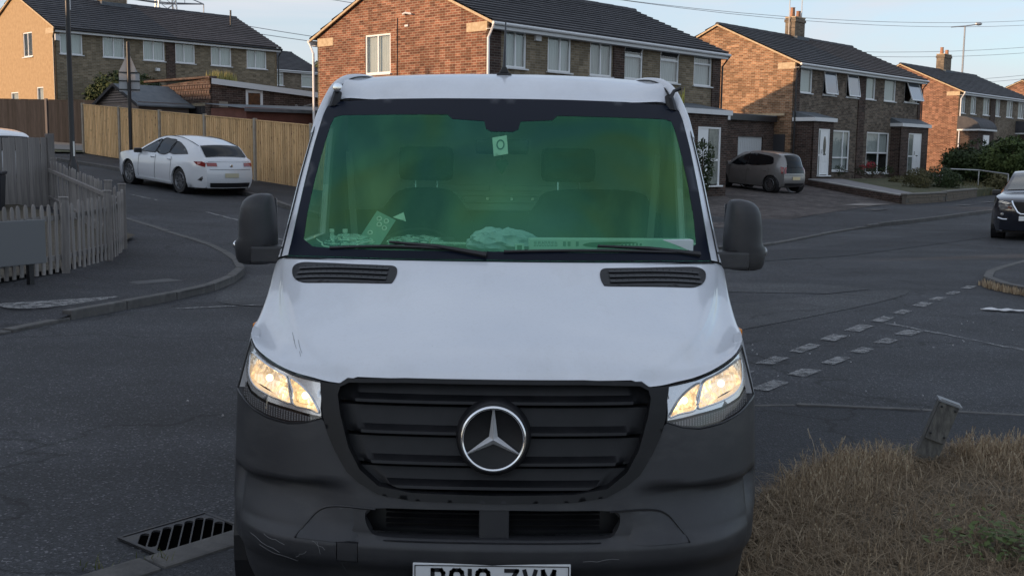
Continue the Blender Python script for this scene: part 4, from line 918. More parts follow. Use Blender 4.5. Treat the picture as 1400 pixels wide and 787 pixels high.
o = b.build('pill_bottles', M_clear, None); bpy.data.objects.remove(o)
for i, dx in enumerate((0, .06)):
    b = MB(); b.lathe([(0, 0), (.018, 0), (.018, .05), (.010, .06)], 12); o = b.build('small_bottle', M_clear, None, smooth='a'); o.location = dashloc(-.76+dx, 1.42, 1.452); tag(o, 'small clear bottle nearest the left windscreen pillar' if i == 0 else 'small clear bottle leaning on the blister strip', 'bottle')
    b = MB(); b.lathe([(.0115, .06), (.0115, .075), (0, .075)], 12); b.build('cap', M_white, o)
b = MB(); b.prism(crm([(0, .03), (.02, .035), (.03, .015), (.018, -.005), (.0, -.035), (-.018, -.005), (-.03, .015), (-.02, .035)], 3), -.002, .002, Matrix.Rotation(pi/2, 4, 'X')); b.tube([(0, 0, .03), (0, 0, .06)], .0015, 4)
o = b.build('air_freshener', mat('freshener', (.05, .10, .07), rough=.8), None); o.location = (VX0+.0, VY0+1.72, 1.81); tag(o, 'dark green air freshener hanging from the rear-view mirror', 'air freshener')

# ------------------------------------------------------------------ houses (local x along the front, y to the back, z up from the base)
def wallpanel(name, poly, holes, axis, off, m, parent, rev=.09, inward=1):
    """poly in (a,z); axis 'u': plane y=off ; axis 'v': plane x=off ; rev = reveal depth inward"""
    if axis == 'u': fn = lambda a, z: Vector((a, off, z)); rim = (0, rev*inward, 0)
    else: fn = lambda a, z: Vector((off, a, z)); rim = (rev*inward, 0, 0)
    return panel(name, poly, holes, fn, 50, m, parent, rim=rim, smooth=False, res=False)
def rect(a0, a1, z0, z1): return [(a0, z0), (a1, z0), (a1, z1), (a0, z1)]
def window(parent, T, w, h, mull=(), trans=(), curtain=None, sill=True, open_=None, dark_low=None, name='window', fw=.055):
    """T maps local (x across, y into wall, z up) to house space; frame set 3 cm back in the opening"""
    f = MB(); y0, y1 = .02, .075
    f.box(0, w, y0, y1, 0, fw, T); f.box(0, w, y0, y1, h-fw, h, T); f.box(0, fw, y0, y1, fw, h-fw, T); f.box(w-fw, w, y0, y1, fw, h-fw, T)
    for q in mull: f.box(q*w-fw/2, q*w+fw/2, y0, y1-.004, fw, h-fw, T)
    for q in trans: f.box(fw, w-fw, y0+.002, y1-.002, q*h-fw/2, q*h+fw/2, T)
    o = f.build(name, M_white, parent)
    if sill:
        s = MB(); s.box(-.06, w+.06, -.07, .03, -.045, -.003, T); s.build('sill', M_fascia, o)
    p = MB(); p.add([T @ Vector(v) for v in ((fw*.5, .05, fw*.5), (w-fw*.5, .05, fw*.5), (w-fw*.5, .05, h-fw*.5), (fw*.5, .05, h-fw*.5))], [(0, 1, 2, 3)]); p.build('pane', M_pane, o, uv=False)
    zc = 0 if dark_low is None else dark_low*h
    n = max(6, int(w/.06)); c = MB()
    xs = [lerp(.02, w-.02, i/n) for i in range(n+1)]
    c.add([T @ Vector((x, .12+.018*(i % 2), z)) for z in (zc+.02, h-.02) for i, x in enumerate(xs)], [(i, i+1, n+2+i, n+1+i) for i in range(n)])
    if curtain is not None: c.build('curtain', curtain, o)
    b = MB(); b.add([T @ Vector(v) for v in ((0, .5, -.02), (w, .5, -.02), (w, .5, h+.02), (0, .5, h+.02), (0, .09, -.02), (w, .09, -.02), (w, .09, h+.02), (0, .09, h+.02))], [(0, 1, 2, 3), (4, 0, 3, 7), (1, 5, 6, 2), (4, 5, 1, 0), (3, 2, 6, 7)]); b.build('room', M_dark, o, uv=False)
    if open_:
        x0, x1, z0, z1, ang, hinge = open_
        R_ = T @ (Matrix.Translation((0, 0, z1*h)) @ Matrix.Rotation(radians(-ang), 4, 'X') @ Matrix.Translation((0, 0, -z1*h)) if hinge == 'top' else Matrix.Identity(4))
        s = MB(); a, b_, c0, c1 = x0*w+.03, x1*w-.03, z0*h+.03, z1*h-.02; t = .05
        s.box(a, b_, -.02, .02, c0, c0+t, R_); s.box(a, b_, -.02, .02, c1-t, c1, R_); s.box(a, a+t, -.02, .02, c0+t, c1-t, R_); s.box(b_-t, b_, -.02, .02, c0+t, c1-t, R_)
        so_ = s.build('open_sash', M_white, o)
        s = MB(); s.box(a+t, b_-t, -.004, .004, c0+t, c1-t, R_); s.build('sash_pane', MATS['sky_glass'], so_)
    return o
mat('dark_door', (.05, .05, .055), rough=.5)
mat('sky_glass', (.10, .12, .15), rough=.04, spec=1.0, coat=1)
def door(parent, T, w, h, leaf=(0.3, 1.0), side_glass=True, panel_style='oval', dark=False):
    f = MB(); fw = .06; mw = M_white
    f.box(0, w, .01, .07, h-fw, h, T); f.box(0, fw, .01, .07, 0, h-fw, T); f.box(w-fw, w, .01, .07, 0, h-fw, T); f.box(-.05, w+.05, -.12, .07, -.05, 0, T)
    o = f.build('door_frame', mw, parent)
    a, b = leaf[0]*w+fw*.6, leaf[1]*w-fw
    l = MB(); l.box(a, b, .03, .06, .03, h-fw, T)
    lf = l.build('door', mat('dark_door', (.05, .05, .055), rough=.5) if dark else M_white, o)
    if panel_style == 'oval':
        m = MB(); cx, cz = (a+b)/2, h*.64
        P = [(cx+.13*cos(t*pi/10), cz+.42*sin(t*pi/10)) for t in range(20)]; m.add([T @ Vector((x, .026, z)) for x, z in P], [tuple(range(20))]); m.build('oval_glass', mat('leaded_glass', (.20, .18, .14), (.08, .09, .09), 25, .15), lf, uv=False)
    if panel_style == 'grid':
        m = MB(); cx, cz = (a+b)/2, h*.62
        m.add([T @ Vector((x, .026, z)) for x, z in rect(cx-.13, cx+.13, cz, cz+.34)], [(0, 1, 2, 3)]); m.build('small_glass', M_dark, lf, uv=False)
        m = MB(); m.box(cx-.01, cx+.01, .015, .028, cz, cz+.34, T); m.box(cx-.13, cx+.13, .015, .028, cz+.16, cz+.18, T); m.build('glazing_bar', M_white, lf)
    m = MB(); 
    for z0, z1 in ((.12, .42*h*.6), (.30*h, .42*h)):
        for c0, c1 in ((a+.08, (a+b)/2-.04), ((a+b)/2+.04, b-.08)): m.box(c0, c1, .018, .032, z0, z1, T)
    m.build('raised_panel', M_white if not dark else MATS['dark_door'], lf, bevel=.006)
    m = MB(); m.box(a+.03, a+.06, -.03, .03, h*.47, h*.56, T); m.box((a+b)/2-.12, (a+b)/2+.12, .012, .03, h*.44, h*.44+.05, T); m.build('handle', M_chrome, lf)
    if side_glass:
        s = MB(); x0, x1 = (fw, leaf[0]*w) if leaf[0] > .05 else (leaf[1]*w, w-fw)
        if x1-x0 > .1:
            s.box(x0, x1, .03, .06, h*.42, h*.42+.07, T); s.box(x1-.03, x1+.03, .02, .065, 0, h-fw, T); s.build('side_light_bar', M_white, o)
            s = MB(); s.box(x0, x1, .042, .048, .04, h-fw, T); s.build('side_light', mat('obscure_glass', (.22, .24, .22), (.12, .14, .13), 7, .18), o)
    return o
def Tf(x, off, z, face='front'):    # opening placed on the front (y=off), x=left edge, z=bottom
    if face == 'front': return Matrix.Translation((x, off, z))
    if face == 'gable': return Matrix(((0, 1, 0, off), (-1, 0, 0, x), (0, 0, 1, z), (0, 0, 0, 1)))    # x = v of the left edge seen from outside (larger v), goes down
def roof_slope(m, x0, x1, y0, y1, z0, z1, course=.31, th=.05):
    """courses of tiles from eaves (y0,z0) to ridge (y1,z1); each course laps the one below"""
    Ls = hypot(y1-y0, z1-z0); n = int(Ls/course); dy, dz = (y1-y0)/Ls, (z1-z0)/Ls; ny, nz_ = -dz*math.copysign(1, dy), abs(dy)
    for i in range(n):
        a, b = i*Ls/n, (i+1)*Ls/n+.03
        pa = (y0+dy*a+ny*th, z0+dz*a+nz_*th); pb = (y0+dy*b+ny*.004, z0+dz*b+nz_*.004); pc = (y0+dy*a, z0+dz*a)
        k = max(1, int((x1-x0)/1.5)); 
        for j in range(k):
            xa, xb = lerp(x0, x1, j/k), lerp(x0, x1, (j+1)/k); w1, w2 = .004*noise.noise(Vector((xa*.7, i*.9, 0))), .004*noise.noise(Vector((xb*.7, i*.9, 0)))
            m.add([(xa, pa[0], pa[1]+w1), (xb, pa[0], pa[1]+w2), (xb, pb[0], pb[1]+w2), (xa, pb[0], pb[1]+w1), (xa, pc[0], pc[1]), (xb, pc[0], pc[1])], [(0, 1, 2, 3), (4, 5, 1, 0)])
def house(name, O, zb, L_, Wd, ze, zr, label, group=None, wins=(), low=(), piers=(), mats=(None, None), gable_mat=None, tile=(None, None), chimneys=(), gable_wins=(), holes_front=(), gablefar=True, gutter=M_fascia, ov=.28, cream_verge=True, pipe=M_white, detail=True, zfoot=-1.2, cat='house'):
    root = empty(name, (O[0], O[1], zb), RZ, label, cat, group)
    E_, R_ = ze-zb, zr-zb
    # front wall with openings, split at the party wall
    holes = []
    for w in wins: holes.append((w['u'][0], w['u'][1], w['z'][0]-zb, w['z'][1]-zb, w))
    for w in low: holes.append((w['u'][0], w['u'][1], w['z'][0]-zb, w['z'][1]-zb, w))
    hs = [rect(h[0], h[1], h[2], h[3]) for h in holes]+[rect(*h) for h in holes_front]
    Lm = [(0, L_, mats[0])] if mats[1] is None else [(0, L_/2, mats[0]), (L_/2, L_, mats[1])]
    for x0, x1, m in Lm:
        wallpanel('front_wall', rect(x0, x1, zfoot, E_), [h for h in hs if x0 <= h[0][0] < x1], 'u', 0, m, root)
    gm = gable_mat or mats[0]
    ghs = [rect(v1, v0, z0-zb, z1-zb) for v0, v1, z0, z1, kw in gable_wins]
    wallpanel('gable_wall', [(0, zfoot), (Wd, zfoot), (Wd, E_), (Wd/2, R_), (0, E_)], ghs, 'v', 0, gm, root)
    wallpanel('gable_wall', [(0, zfoot), (Wd, zfoot), (Wd, E_), (Wd/2, R_), (0, E_)], [], 'v', L_, gm, root, inward=-1)
    wallpanel('back_wall', rect(0, L_, zfoot, E_), [], 'u', Wd, mats[0], root, inward=-1)
    for x0, x1, z0, z1, w in holes:
        window(root, Tf(x0, 0, z0), x1-x0, z1-z0, w.get('mull', ()), w.get('trans', ()), w.get('cur', M_curtain), open_=w.get('open'), dark_low=w.get('low'), fw=w.get('fw', .055))
    for v0, v1, z0, z1, kw in gable_wins:      # v0 > v1
        T = Matrix(((0, 1, 0, 0), (-1, 0, 0, v0), (0, 0, 1, z0-zb), (0, 0, 0, 1))); window(root, T, v0-v1, z1-z0, kw.get('mull', ()), kw.get('trans', ()), kw.get('cur', M_curtain))
    for x0, x1, m in piers:
        b = MB(); b.box(x0, x1, -.05, -.002, zfoot, E_-.02); b.build('brick_pier', m, root)
    # roof
    pitch = (R_-E_)/(Wd/2); zo = E_-ov*pitch
    xs = [(-.12, L_+.12)] if tile[1] is None else [(-.12, L_/2), (L_/2, L_+.12)]
    for (x0, x1), tm in zip(xs, tile if tile[1] else (tile[0] or M_tile,)):
        m = MB(); roof_slope(m, x0, x1, -ov, Wd/2, zo+.06, R_+.06); roof_slope(m, x0, x1, Wd+ov, Wd/2, zo+.06, R_+.06, course=.6)
        m.add([(x0, -ov, zo+.045), (x0, Wd/2, R_+.045), (x0, Wd+ov, zo+.045), (x1, -ov, zo+.045), (x1, Wd/2, R_+.045), (x1, Wd+ov, zo+.045)], [(0, 1, 4, 3), (1, 2, 5, 4)])
        rf = m.build('roof', tm, root)
    m = MB(); n = int((L_+.2)/.45)
    for i in range(n):
        xa = -.12+i*(L_+.24)/n; m.tube([(xa+.01, Wd/2, R_+.04+.006*(i % 2)), (xa+(L_+.24)/n-.004, Wd/2, R_+.045+.006*(i % 2))], .105, 8)
    m.build('ridge_tiles', tile[0] or M_tile, rf)
    # verge (cream mortar edge), fascia, soffit, gutter
    for x, s in ((-.10, 1), (L_+.10, -1)):
        m = MB()
        for ya, za, yb, zb_ in ((-ov, zo, Wd/2, R_), (Wd+ov, zo, Wd/2, R_)):
            m.add([(x-.03, ya, za-.03), (x+.03, ya, za-.03), (x+.03, yb, zb_-.03), (x-.03, yb, zb_-.03), (x-.03, ya, za+.045), (x+.03, ya, za+.045), (x+.03, yb, zb_+.045), (x-.03, yb, zb_+.045)], [(0, 1, 2, 3), (7, 6, 5, 4), (0, 4, 5, 1), (3, 2, 6, 7), (0, 3, 7, 4), (1, 5, 6, 2)])
        m.build('verge', M_cream if cream_verge else M_gutter, root)
    for y, s in ((-ov, 1), (Wd+ov, -1)):
        m = MB(); m.box(-.10, L_+.10, y-.011 if s > 0 else y, y if s > 0 else y+.011, zo-.17, zo+.02); m.build('fascia', M_fascia, root)
        m = MB(); m.box(-.08, L_+.08, min(y, y+s*ov)+.002, max(y, y+s*ov)-.002, zo-.168, zo-.155); m.build('soffit', M_fascia, root)
        m = MB(); m.tube([(-.14, y-s*.06, zo-.02), (L_+.14, y-s*.06, zo-.03)], .052, 8); m.build('gutter', gutter, root)
    if detail:
        # corbel stones at the gable springing + downpipes
        for v in (.12, Wd-.12):
            m = MB(); s = 1 if v < 1 else -1; m.add([(-.012, v-s*.1, E_-.32), (-.012, v+s*.75, E_-.32), (-.012, v+s*.75, E_-.32+.26+.0), (-.012, v-s*.1, E_-.05)], [(0, 1, 2, 3)]); m.build('kneeler', M_cream, root)
        for v in ((-.09, -.07), (Wd+.02, .07)):
            y = -.12 if v[0] < 0 else Wd+.10
            m = MB(); m.tube([(-.10, y+v[1]*3 if False else (-ov-.05 if y < 0 else Wd+ov+.05), zo-.06), (-.10, y, zo-.42), (-.10, y, zfoot)], .04, 8); m.build('downpipe', pipe, root)
        m = MB(); m.tube([(L_+.12, -ov-.05, zo-.06), (L_+.06, -.07, zo-.42), (L_+.06, -.07, zfoot)], .035, 8); m.build('downpipe', M_gutter, root)
    for (cx, cy, w, h, npots) in chimneys:
        m = MB(); zt = R_+h; m.box(cx-w/2, cx+w/2, cy-.28, cy+.28, R_-.6, zt); m.box(cx-w/2-.04, cx+w/2+.04, cy-.32, cy+.32, zt-.22, zt-.08); ch = m.build('chimney', M_brick_far, root)
        m = MB(); m.box(cx-w/2-.02, cx+w/2+.02, cy-.30, cy+.30, zt, zt+.05); m.build('flaunching', M_cream, ch)
        for i in range(npots):
            m = MB(); m.lathe([(.13, 0), (.11, .3+.12*(i == 0)), (.13, .34+.12*(i == 0)), (.09, .34+.12*(i == 0)), (.09, 0)], 12, Matrix.Translation((cx-w/2+.2+i*(w-.4)/max(1, npots-1), cy, zt+.05))); m.build('chimney_pot', mat('clay_pot', (.42, .22, .13), (.3, .16, .1), 4, .85), ch)
        m = MB(); m.box(cx-w/2-.12, cx+w/2+.12, cy-.5, cy-.28, R_-.22, R_+.05); m.build('lead_flashing', M_felt, ch)
    return root
def porch(parent, u0, u1, depth, z0, zt, m, label=None, roof_z=.16, name='porch', topmat=M_felt):
    b = MB(); 
    P = bpy.data.objects.new('x', None); bpy.data.objects.remove(P)
    return None
W_ = lambda a, b, z0, z1, **k: dict(u=(a, b), z=(z0, z1), **k)

def porch_block(root, u0, u1, dep, zfoot, zt, m, dr, dz0, dh, fasc=.22, over=.12, leaf=(.3, 1), style='oval'):
    """brick entrance porch with flat felt roof, white fascia and a glazed door; dr=(d0,d1)"""
    hole = rect(dr[0], dr[1], dz0, dz0+dh)
    po = wallpanel('porch_wall', rect(u0, u1, zfoot, zt), [hole], 'u', -dep, m, root)
    for a_, c_ in ((u0, u0+.02), (u1-.02, u1)): b = MB(); b.box(a_, c_, -dep, 0, zfoot, zt); b.build('porch_side', m, po)
    b = MB(); b.box(u0-over, u1+over, -dep-over, 0, zt, zt+fasc*.75); b.build('porch_fascia', M_fascia, po)
    b = MB(); b.add([(u0-over*.8, -dep-over*.8, zt+fasc*.75), (u1+over*.8, -dep-over*.8, zt+fasc*.75), (u1+over*.8, 0, zt+fasc*1.6+.1), (u0-over*.8, 0, zt+fasc*1.6+.1), (u0-over*.8, 0, zt+fasc*.7), (u1+over*.8, 0, zt+fasc*.7)], [(0, 1, 2, 3), (0, 3, 4), (1, 5, 2)]); b.build('porch_roof', M_felt, po)
    b = MB(); b.box(dr[0], dr[1], -dep+.3, -dep+.32, dz0, dz0+dh); b.build('hall', M_dark, po)
    door(po, Tf(dr[0], -dep, dz0), dr[1]-dr[0], dh, leaf=leaf, panel_style=style)
    return po

# H2: the big red gable behind the van
h2 = house('semi_detached_house', O2, .55, 12.05, 8.1, 5.72, 7.45, 'pair of semi-detached houses with sunlit red brick gable directly behind the van', 'semi-detached houses',
    wins=[W_(.72, 1.62, 4.42, 5.5, mull=(.5,), cur=M_curtain2), W_(2.58, 3.66, 4.42, 5.5, mull=(.55,), cur=M_curtain2), W_(4.59, 5.70, 4.42, 5.5, mull=(.5,), cur=M_curtain),
          W_(6.36, 7.36, 4.42, 5.5, trans=(.70,), open_=1, cur=M_curtain2), W_(8.36, 9.46, 4.42, 5.5, trans=(.70,), cur=M_curtain2), W_(10.38, 11.50, 4.42, 5.5, trans=(.72,), cur=M_curtain2)],
    low=[W_(1.2, 3.6, 1.5, 3.1, mull=(.5,)), W_(4.4, 5.3, .95, 3.0, trans=(.4,))], mats=(M_brick_buff, None), gable_mat=M_brick_red, piers=[(5.75, 6.32, M_brick_dark), (11.52, 12.04, M_brick_dark), (.002, .5, M_brick_dark)],
    chimneys=[(.2, 4.05, .01, .01, 0)] and [(5.9, 4.6, .9, .9, 2)], gable_wins=[(5.55, 4.30, 4.38, 5.62, dict(mull=(.5,)))])
for w0, w1 in ((6.36, 7.36), (8.36, 9.46)):
    T = Matrix.Translation((w0, -.03, 4.42-.55+.76)) @ Matrix.Translation((0, 0, .32)) @ Matrix.Rotation(radians(24), 4, 'X') @ Matrix.Translation((0, 0, -.32))
    s = MB(); w = w1-w0; s.box(0, w, -.02, .02, 0, .045, T); s.box(0, w, -.02, .02, .275, .32, T); s.box(0, .045, -.02, .02, .045, .275, T); s.box(w-.045, w, -.02, .02, .045, .275, T); f = s.build('open_fanlight', M_white, h2)
    s = MB(); s.box(.045, w-.045, -.004, .004, .045, .275, T); s.build('fanlight_pane', M_dark, f)
porch_block(h2, 7.0, 10.35, 1.5, -.4, 2.78, M_brick_dark, (8.55, 9.95), .38, 1.98, leaf=(0, .52), style='grid')
b = MB(); b.box(-.03, 0-.002, 3.45, 3.60, 5.2, 5.26, None); b.tube([(-.06, 3.65, 5.58), (-.12, 3.45, 5.60), (-.10, 3.2, 5.55)], .03, 6); b.build('security_light', M_fascia, h2)
b = MB(); b.tube([(-.02, 3.95, 5.5), (-.02, 3.98, 0)], .012, 5); b.build('cable_run', M_black, h2)
b = MB(); b.box(1.95, 2.2, -.09, -.002, 4.72, 4.96); b.build('alarm_box', M_fascia, h2, bevel=.01)
for i in range(6):
    b = MB(); b.tube([(12.3+.12*i-.5, -.9, 3.18), (12.2+.12*i-.5, -.95, 3.2)], .004, 3)
b = MB()
rr = random.Random(5)
h3 = house('semi_detached_house', O3, .95, 13.35, 8.2, 6.17, 8.0, 'pair of mottled brown semis right of the van with tilted-open upstairs windows', 'semi-detached houses',
    wins=[W_(.48, 1.55, 4.82, 5.93, cur=M_curtain2), W_(2.6, 3.8, 4.82, 5.93, cur=None, open=(0, 1, 0, 1, 9, 'top')), W_(4.9, 6.08, 4.82, 5.93, cur=None, open=(0, 1, 0, 1, 9, 'top')),
          W_(6.9, 7.95, 4.82, 5.93, cur=M_curtain2), W_(8.98, 10.28, 4.82, 5.93, cur=M_curtain2), W_(11.35, 13.0, 4.86, 5.96, cur=None, open=(.1, 1, 0, 1, 20, 'top'))],
    low=[W_(3.48, 5.48, 1.32, 3.24, mull=(.68,), trans=(.33,), cur=M_curtain, fw=.07), W_(7.3, 9.8, 1.2, 3.24, mull=(.55,), trans=(.5,), cur=M_curtain, low=.5, fw=.07)],
    mats=(M_brick_mix, None), gable_mat=M_brick_tan, piers=[(6.16, 6.86, M_brick_dark), (.002, .40, M_brick_dark), (13.02, 13.34, M_brick_dark)], tile=(M_tile, M_tile2), chimneys=[(7.1, 4.1, 1.0, 1.0, 2)], pipe=M_gutter)
porch_block(h3, .02, 1.86, 1.0, -.6, 2.58, M_brick_dark, (.52, 1.55), .20, 2.06, leaf=(.22, 1))
porch_block(h3, 9.95, 13.3, .55, -.6, 2.62, M_brick_dark, (10.9, 12.5), .22, 2.08, leaf=(.42, 1), style='none')
for x in (7.0-.62, 7.0+.62):
    b = MB(); b.tube([(x+.1, 4.1, 6.9), (x+.1, 4.1, 12.5)], .025, 5); b.tube([(x-.1, 4.1, 11.2), (x+1.0, 4.1, 11.2)], .02, 4)
    for k in range(6): b.tube([(x+k*.16, 3.8, 11.2), (x+k*.16, 4.4, 11.2)], .012, 3)
    b.build('tv_aerial', M_steel, h3)
h4 = house('semi_detached_house', O4, 1.3, 13.2, 8.2, 6.42, 8.25, 'farther pair of semis at the right edge with curved dark porch hoods', 'semi-detached houses',
    wins=[W_(a, b_, 4.97, 6.12, cur=M_curtain2, mull=(.6,)) for a, b_ in ((.1, .95), (1.9, 2.8), (4.1, 5.2), (6.4, 7.2), (8.5, 9.7), (10.8, 12.0))],
    low=[W_(3.6, 5.4, 2.0, 3.5, mull=(.5,)), W_(8.5, 10.3, 2.0, 3.5, mull=(.5,))],
    mats=(M_brick_far, None), gable_mat=M_brick_red, piers=[(5.35, 6.25, M_brick_dark)], chimneys=[(7.1, 4.1, 1.3, 1.15, 2)])
for u in (-.05, 10.6):
    b = MB(); b.box(u, u+2.6, -1.3, -.01, -.6, 2.55); p_ = b.build('porch_wall', M_brick_dark, h4)
    def bay(a, t, u=u): th = pi/2*t; return Vector((lerp(u-.15, u+2.75, a), -1.5+1.48*(1-cos(th)) if False else -1.5*cos(th)-.01, 2.62+.85*sin(th)))
    b = MB(); b.grid(bay, 2, 8); b.add([(u-.15, 0, 2.62)]+[tuple(bay(0, t/8)) for t in range(9)], [(0, i, i+1) for i in range(1, 9)]); b.add([(u+2.75, 0, 2.62)]+[tuple(bay(1, t/8)) for t in range(9)], [(0, i, i+1) for i in range(1, 9)]); b.build('porch_hood', M_tile, p_)
    b = MB(); b.box(u-.16, u+2.76, -1.52, -.01, 2.52, 2.62); b.build('porch_fascia', M_fascia, p_)
    b = MB(); b.box(u+.9, u+1.9, -1.35, -1.305, .3, 2.25); b.build('porch_door', M_white, p_)
h5 = house('semi_detached_house', O5, 1.6, 13, 8.2, 6.7, 8.5, 'distant semis whose sunlit gable tip shows above the roof at the right edge', 'semi-detached houses', wins=[W_(a, a+1, 5.1, 6.3) for a in (1, 4, 8, 11)], mats=(M_brick_far, None), gable_mat=M_brick_red, detail=False)
h1 = house('semi_detached_house', O1, 2.5, 12.35, 8.3, 7.62, 9.45, 'pair of buff brick semis at the left with a sunlit yellow gable', 'semi-detached houses',
    wins=[W_(.27, 1.36, 6.36, 7.44, mull=(.36,), cur=M_curtain2), W_(2.38, 3.48, 6.36, 7.44, mull=(.5,), cur=M_curtain2), W_(4.47, 5.63, 6.36, 7.44, mull=(.48,), cur=M_curtain2), W_(6.23, 7.33, 6.36, 7.44, mull=(.45,), cur=M_curtain2), W_(8.27, 9.49, 6.36, 7.44, mull=(.45,), cur=M_curtain2), W_(10.44, 11.68, 6.36, 7.44, mull=(.45,), cur=M_curtain2)],
    low=[W_(3.75, 4.2, 3.7, 4.45), W_(8.3, 10.2, 3.4, 4.7, mull=(.5,))],
    mats=(M_brick_buff, None), gable_mat=M_render, piers=[(5.7, 6.2, M_brick_dark)], tile=(M_tile, M_tile2), chimneys=[(4.95, 4.1, 1.35, 1.3, 0)], pipe=M_gutter, gutter=M_gutter,
    gable_wins=[(3.47, 2.42, 6.34, 7.52, dict(mull=(.5,), cur=M_dark)), (2.12, 1.38, 3.9, 4.86, {}), (5.2, 4.3, 3.9, 4.7, {})])
for x in (1.6, 10.7):
    b = MB(); y = 2.4; b.tube([(x+2.2, y, 6.0), (x+2.2, y, 7.0)] if False else [(x+.3, y, 6.10), (x+.3, y, 7.15)], .05, 8); b.build('soil_vent_pipe', M_fascia if x < 5 else M_gutter, h1)
b = MB(); b.box(.0+.02, .25, -.10, -.002, 4.45, 4.75); b.build('alarm_box', M_fascia, h1, bevel=.02)
b = MB(); b.box(5.05, 5.25, -.22, -.05, 3.35, 3.5); b.build('security_light', M_fascia, h1, bevel=.02)
h6 = house('semi_detached_house', O6, 3.6, 13, 8, 8.35, 10.0, 'distant house with dark roof seen between the left semis and the red gable', 'semi-detached houses', wins=[W_(a, a+1.2, 7.05, 8.2, trans=(.72,)) for a in (3.0, 6.0, 8.3, 11.2)], mats=(M_brick_far, None), gable_mat=M_brick_buff, detail=False, cream_verge=False)

# ------------------------------------------------------------------ unseen houses added left of the frame to cast the evening shade
def shade_house(O, zb, L_, rz, label):
    global RZ
    keep = RZ; RZ = rz
    h = house('semi_detached_house', O, zb, L_, 8.2, zb+5.1, zb+7.3, label, 'semi-detached houses', wins=[W_(a, a+1.1, zb+3.9, zb+5) for a in (1, 4, 7.5, 10.5) if a < L_-1.2], low=[W_(a, a+1.8, zb+.9, zb+2.2) for a in (1.2, 8.2) if a < L_-2], mats=(M_brick_buff, None), gable_mat=M_brick_red, detail=False, chimneys=[(L_/2, 4.1, 1.0, 1.0, 2)])
    RZ = keep; return h

# ------------------------------------------------------------------ garages, sheds, extensions
def locroot(name, O, u, v, z, label, cat, group=None):
    return empty(name, (O[0]+u*UX+v*VX, O[1]+u*UY+v*VY, z), RZ, label, cat, group)
g = locroot('garage', O3, -8.6, .9, .75, 'flat-roofed brick garage with white up-and-over door between the two houses, behind the silver car', 'garage')
wallpanel('front_wall', rect(-.2, 8.5, -.5, 2.95), [rect(5.55, 7.62, -.1, 2.06)], 'u', 0, M_brick_dark, g)
b = MB(); b.box(5.55, 7.62, .08, .12, -.1, 2.06); gd = b.build('garage_door', mat('pale_garage_door', (.50, .52, .53), rough=.5), g)
b = MB()
for i in range(14): b.box(5.60+i*.145, 5.70+i*.145, .07, .079, 0, 2.0)
b.build('door_rib', MATS['pale_garage_door'], gd)
b = MB(); b.box(6.5, 6.66, .055, .07, .95, 1.0); b.build('handle', M_chrome, gd)
b = MB(); b.box(-.3, 8.5, -.15, 6, 2.95, 3.02); b.build('flat_roof', M_felt, g)
b = MB(); b.box(-.3, 4.6, -.18, -.151, 2.72, 3.0); b.build('fascia', M_fascia, g)
b = MB(); b.box(-.3, 8.5, -.18, -.151, 2.78, 3.0) if False else b.box(4.6, 8.45, -.18, -.151, 2.74, 2.98); b.build('dark_fascia', M_gutter, g)
b = MB(); b.box(-.2, 0-.01, 0, 6, -.5, 2.95); b.build('side_wall', M_brick_dark, g)
b = MB(); b.box(3.2, 4.6, -.05, -.002, 1.98, 2.1); b.box(3.3, 4.5, -.03, -.002, -.1, 1.95); b.build('side_opening', M_dark, g)
b = MB(); b.box(8.45, 8.57, -.5, 1.9, 3.03, 3.14); b.build('cream_flashing', M_cream, g)
b = MB(); b.box(8.49, 8.555, -.55, .05 - .02, 0.1, 2.2); b.build('dark_side_door', MATS['dark_door'], g)

OE = (-10.81, 39.0)
g = locroot('garage', OE, 0, 0, 1.5, 'dark purple-brown brick garage with white framed door and flat roof behind the brown fence', 'garage')
roofz = lambda u: lerp(4.45, 4.15, u/5)-1.5
def rp(poly): return poly
wallpanel('front_wall', [(0, -.4), (6.5, -.4), (6.5, roofz(6.5)), (0, roofz(0))], [rect(1.46, 2.19, .55, 2.62)], 'u', 0, M_garagewall, g)
wallpanel('side_wall', [(0, -.4), (4.6, -.4), (4.6, 2.75), (0, 2.95)], [rect(.35, 4.2, -.1, 2.1)], 'v', 0, M_brick_dark, g)
b = MB(); b.box(.16, .19, .35, 4.2, -.1, 1.15); b.build('timber_gate', M_wood_dark, g)
b = MB(); 
for i in range(22): b.box(.12, .15, .37+i*.174, .37+i*.174+.155, -.1, 2.0)
b.build('gate_board', M_wood_dark, g)
b = MB(); b.box(-.03, .2, .30, 4.25, 1.25, 1.36); b.build('lintel_rail', M_wood_dark, g)
pb0 = None
for i in range(25):
    for j in range(3):
        if pb0 is None: q = MB(); q.box(-.035, -.002, 0, .14, 0, .12); pb0 = o = q.build('projecting_brick', M_garagewall, g)
        else: o = part_copy(pb0, g)
        o.location = (0, -.08+i*.18+.09*(j % 2), 2.22+j*.2)
b = MB(); b.box(-.06, .25, -.06, 4.66, 2.95, 3.03); b.build('coping', M_brick_dark, g)
b = MB(); b.add([(-.02, -.14, roofz(0)), (6.6, -.14, roofz(6.6)), (6.6, 5, roofz(6.6)+.15), (-.02, 5, roofz(0)+.15), (-.02, -.14, roofz(0)-.2), (6.6, -.14, roofz(6.6)-.2)], [(0, 1, 2, 3), (4, 5, 1, 0)]); b.build('flat_roof', M_fascia, g)
T = Matrix.Translation((1.46, 0, .55)); 
b = MB(); b.box(0, .73, .0, .06, 1.97, 2.07, T); b.box(0, .1, .0, .06, 0, 1.97, T); b.box(.63, .73, .0, .06, 0, 1.97, T); b.box(.1, .63, .0, .06, 0, .45, T); b.build('door_frame', M_white, g)
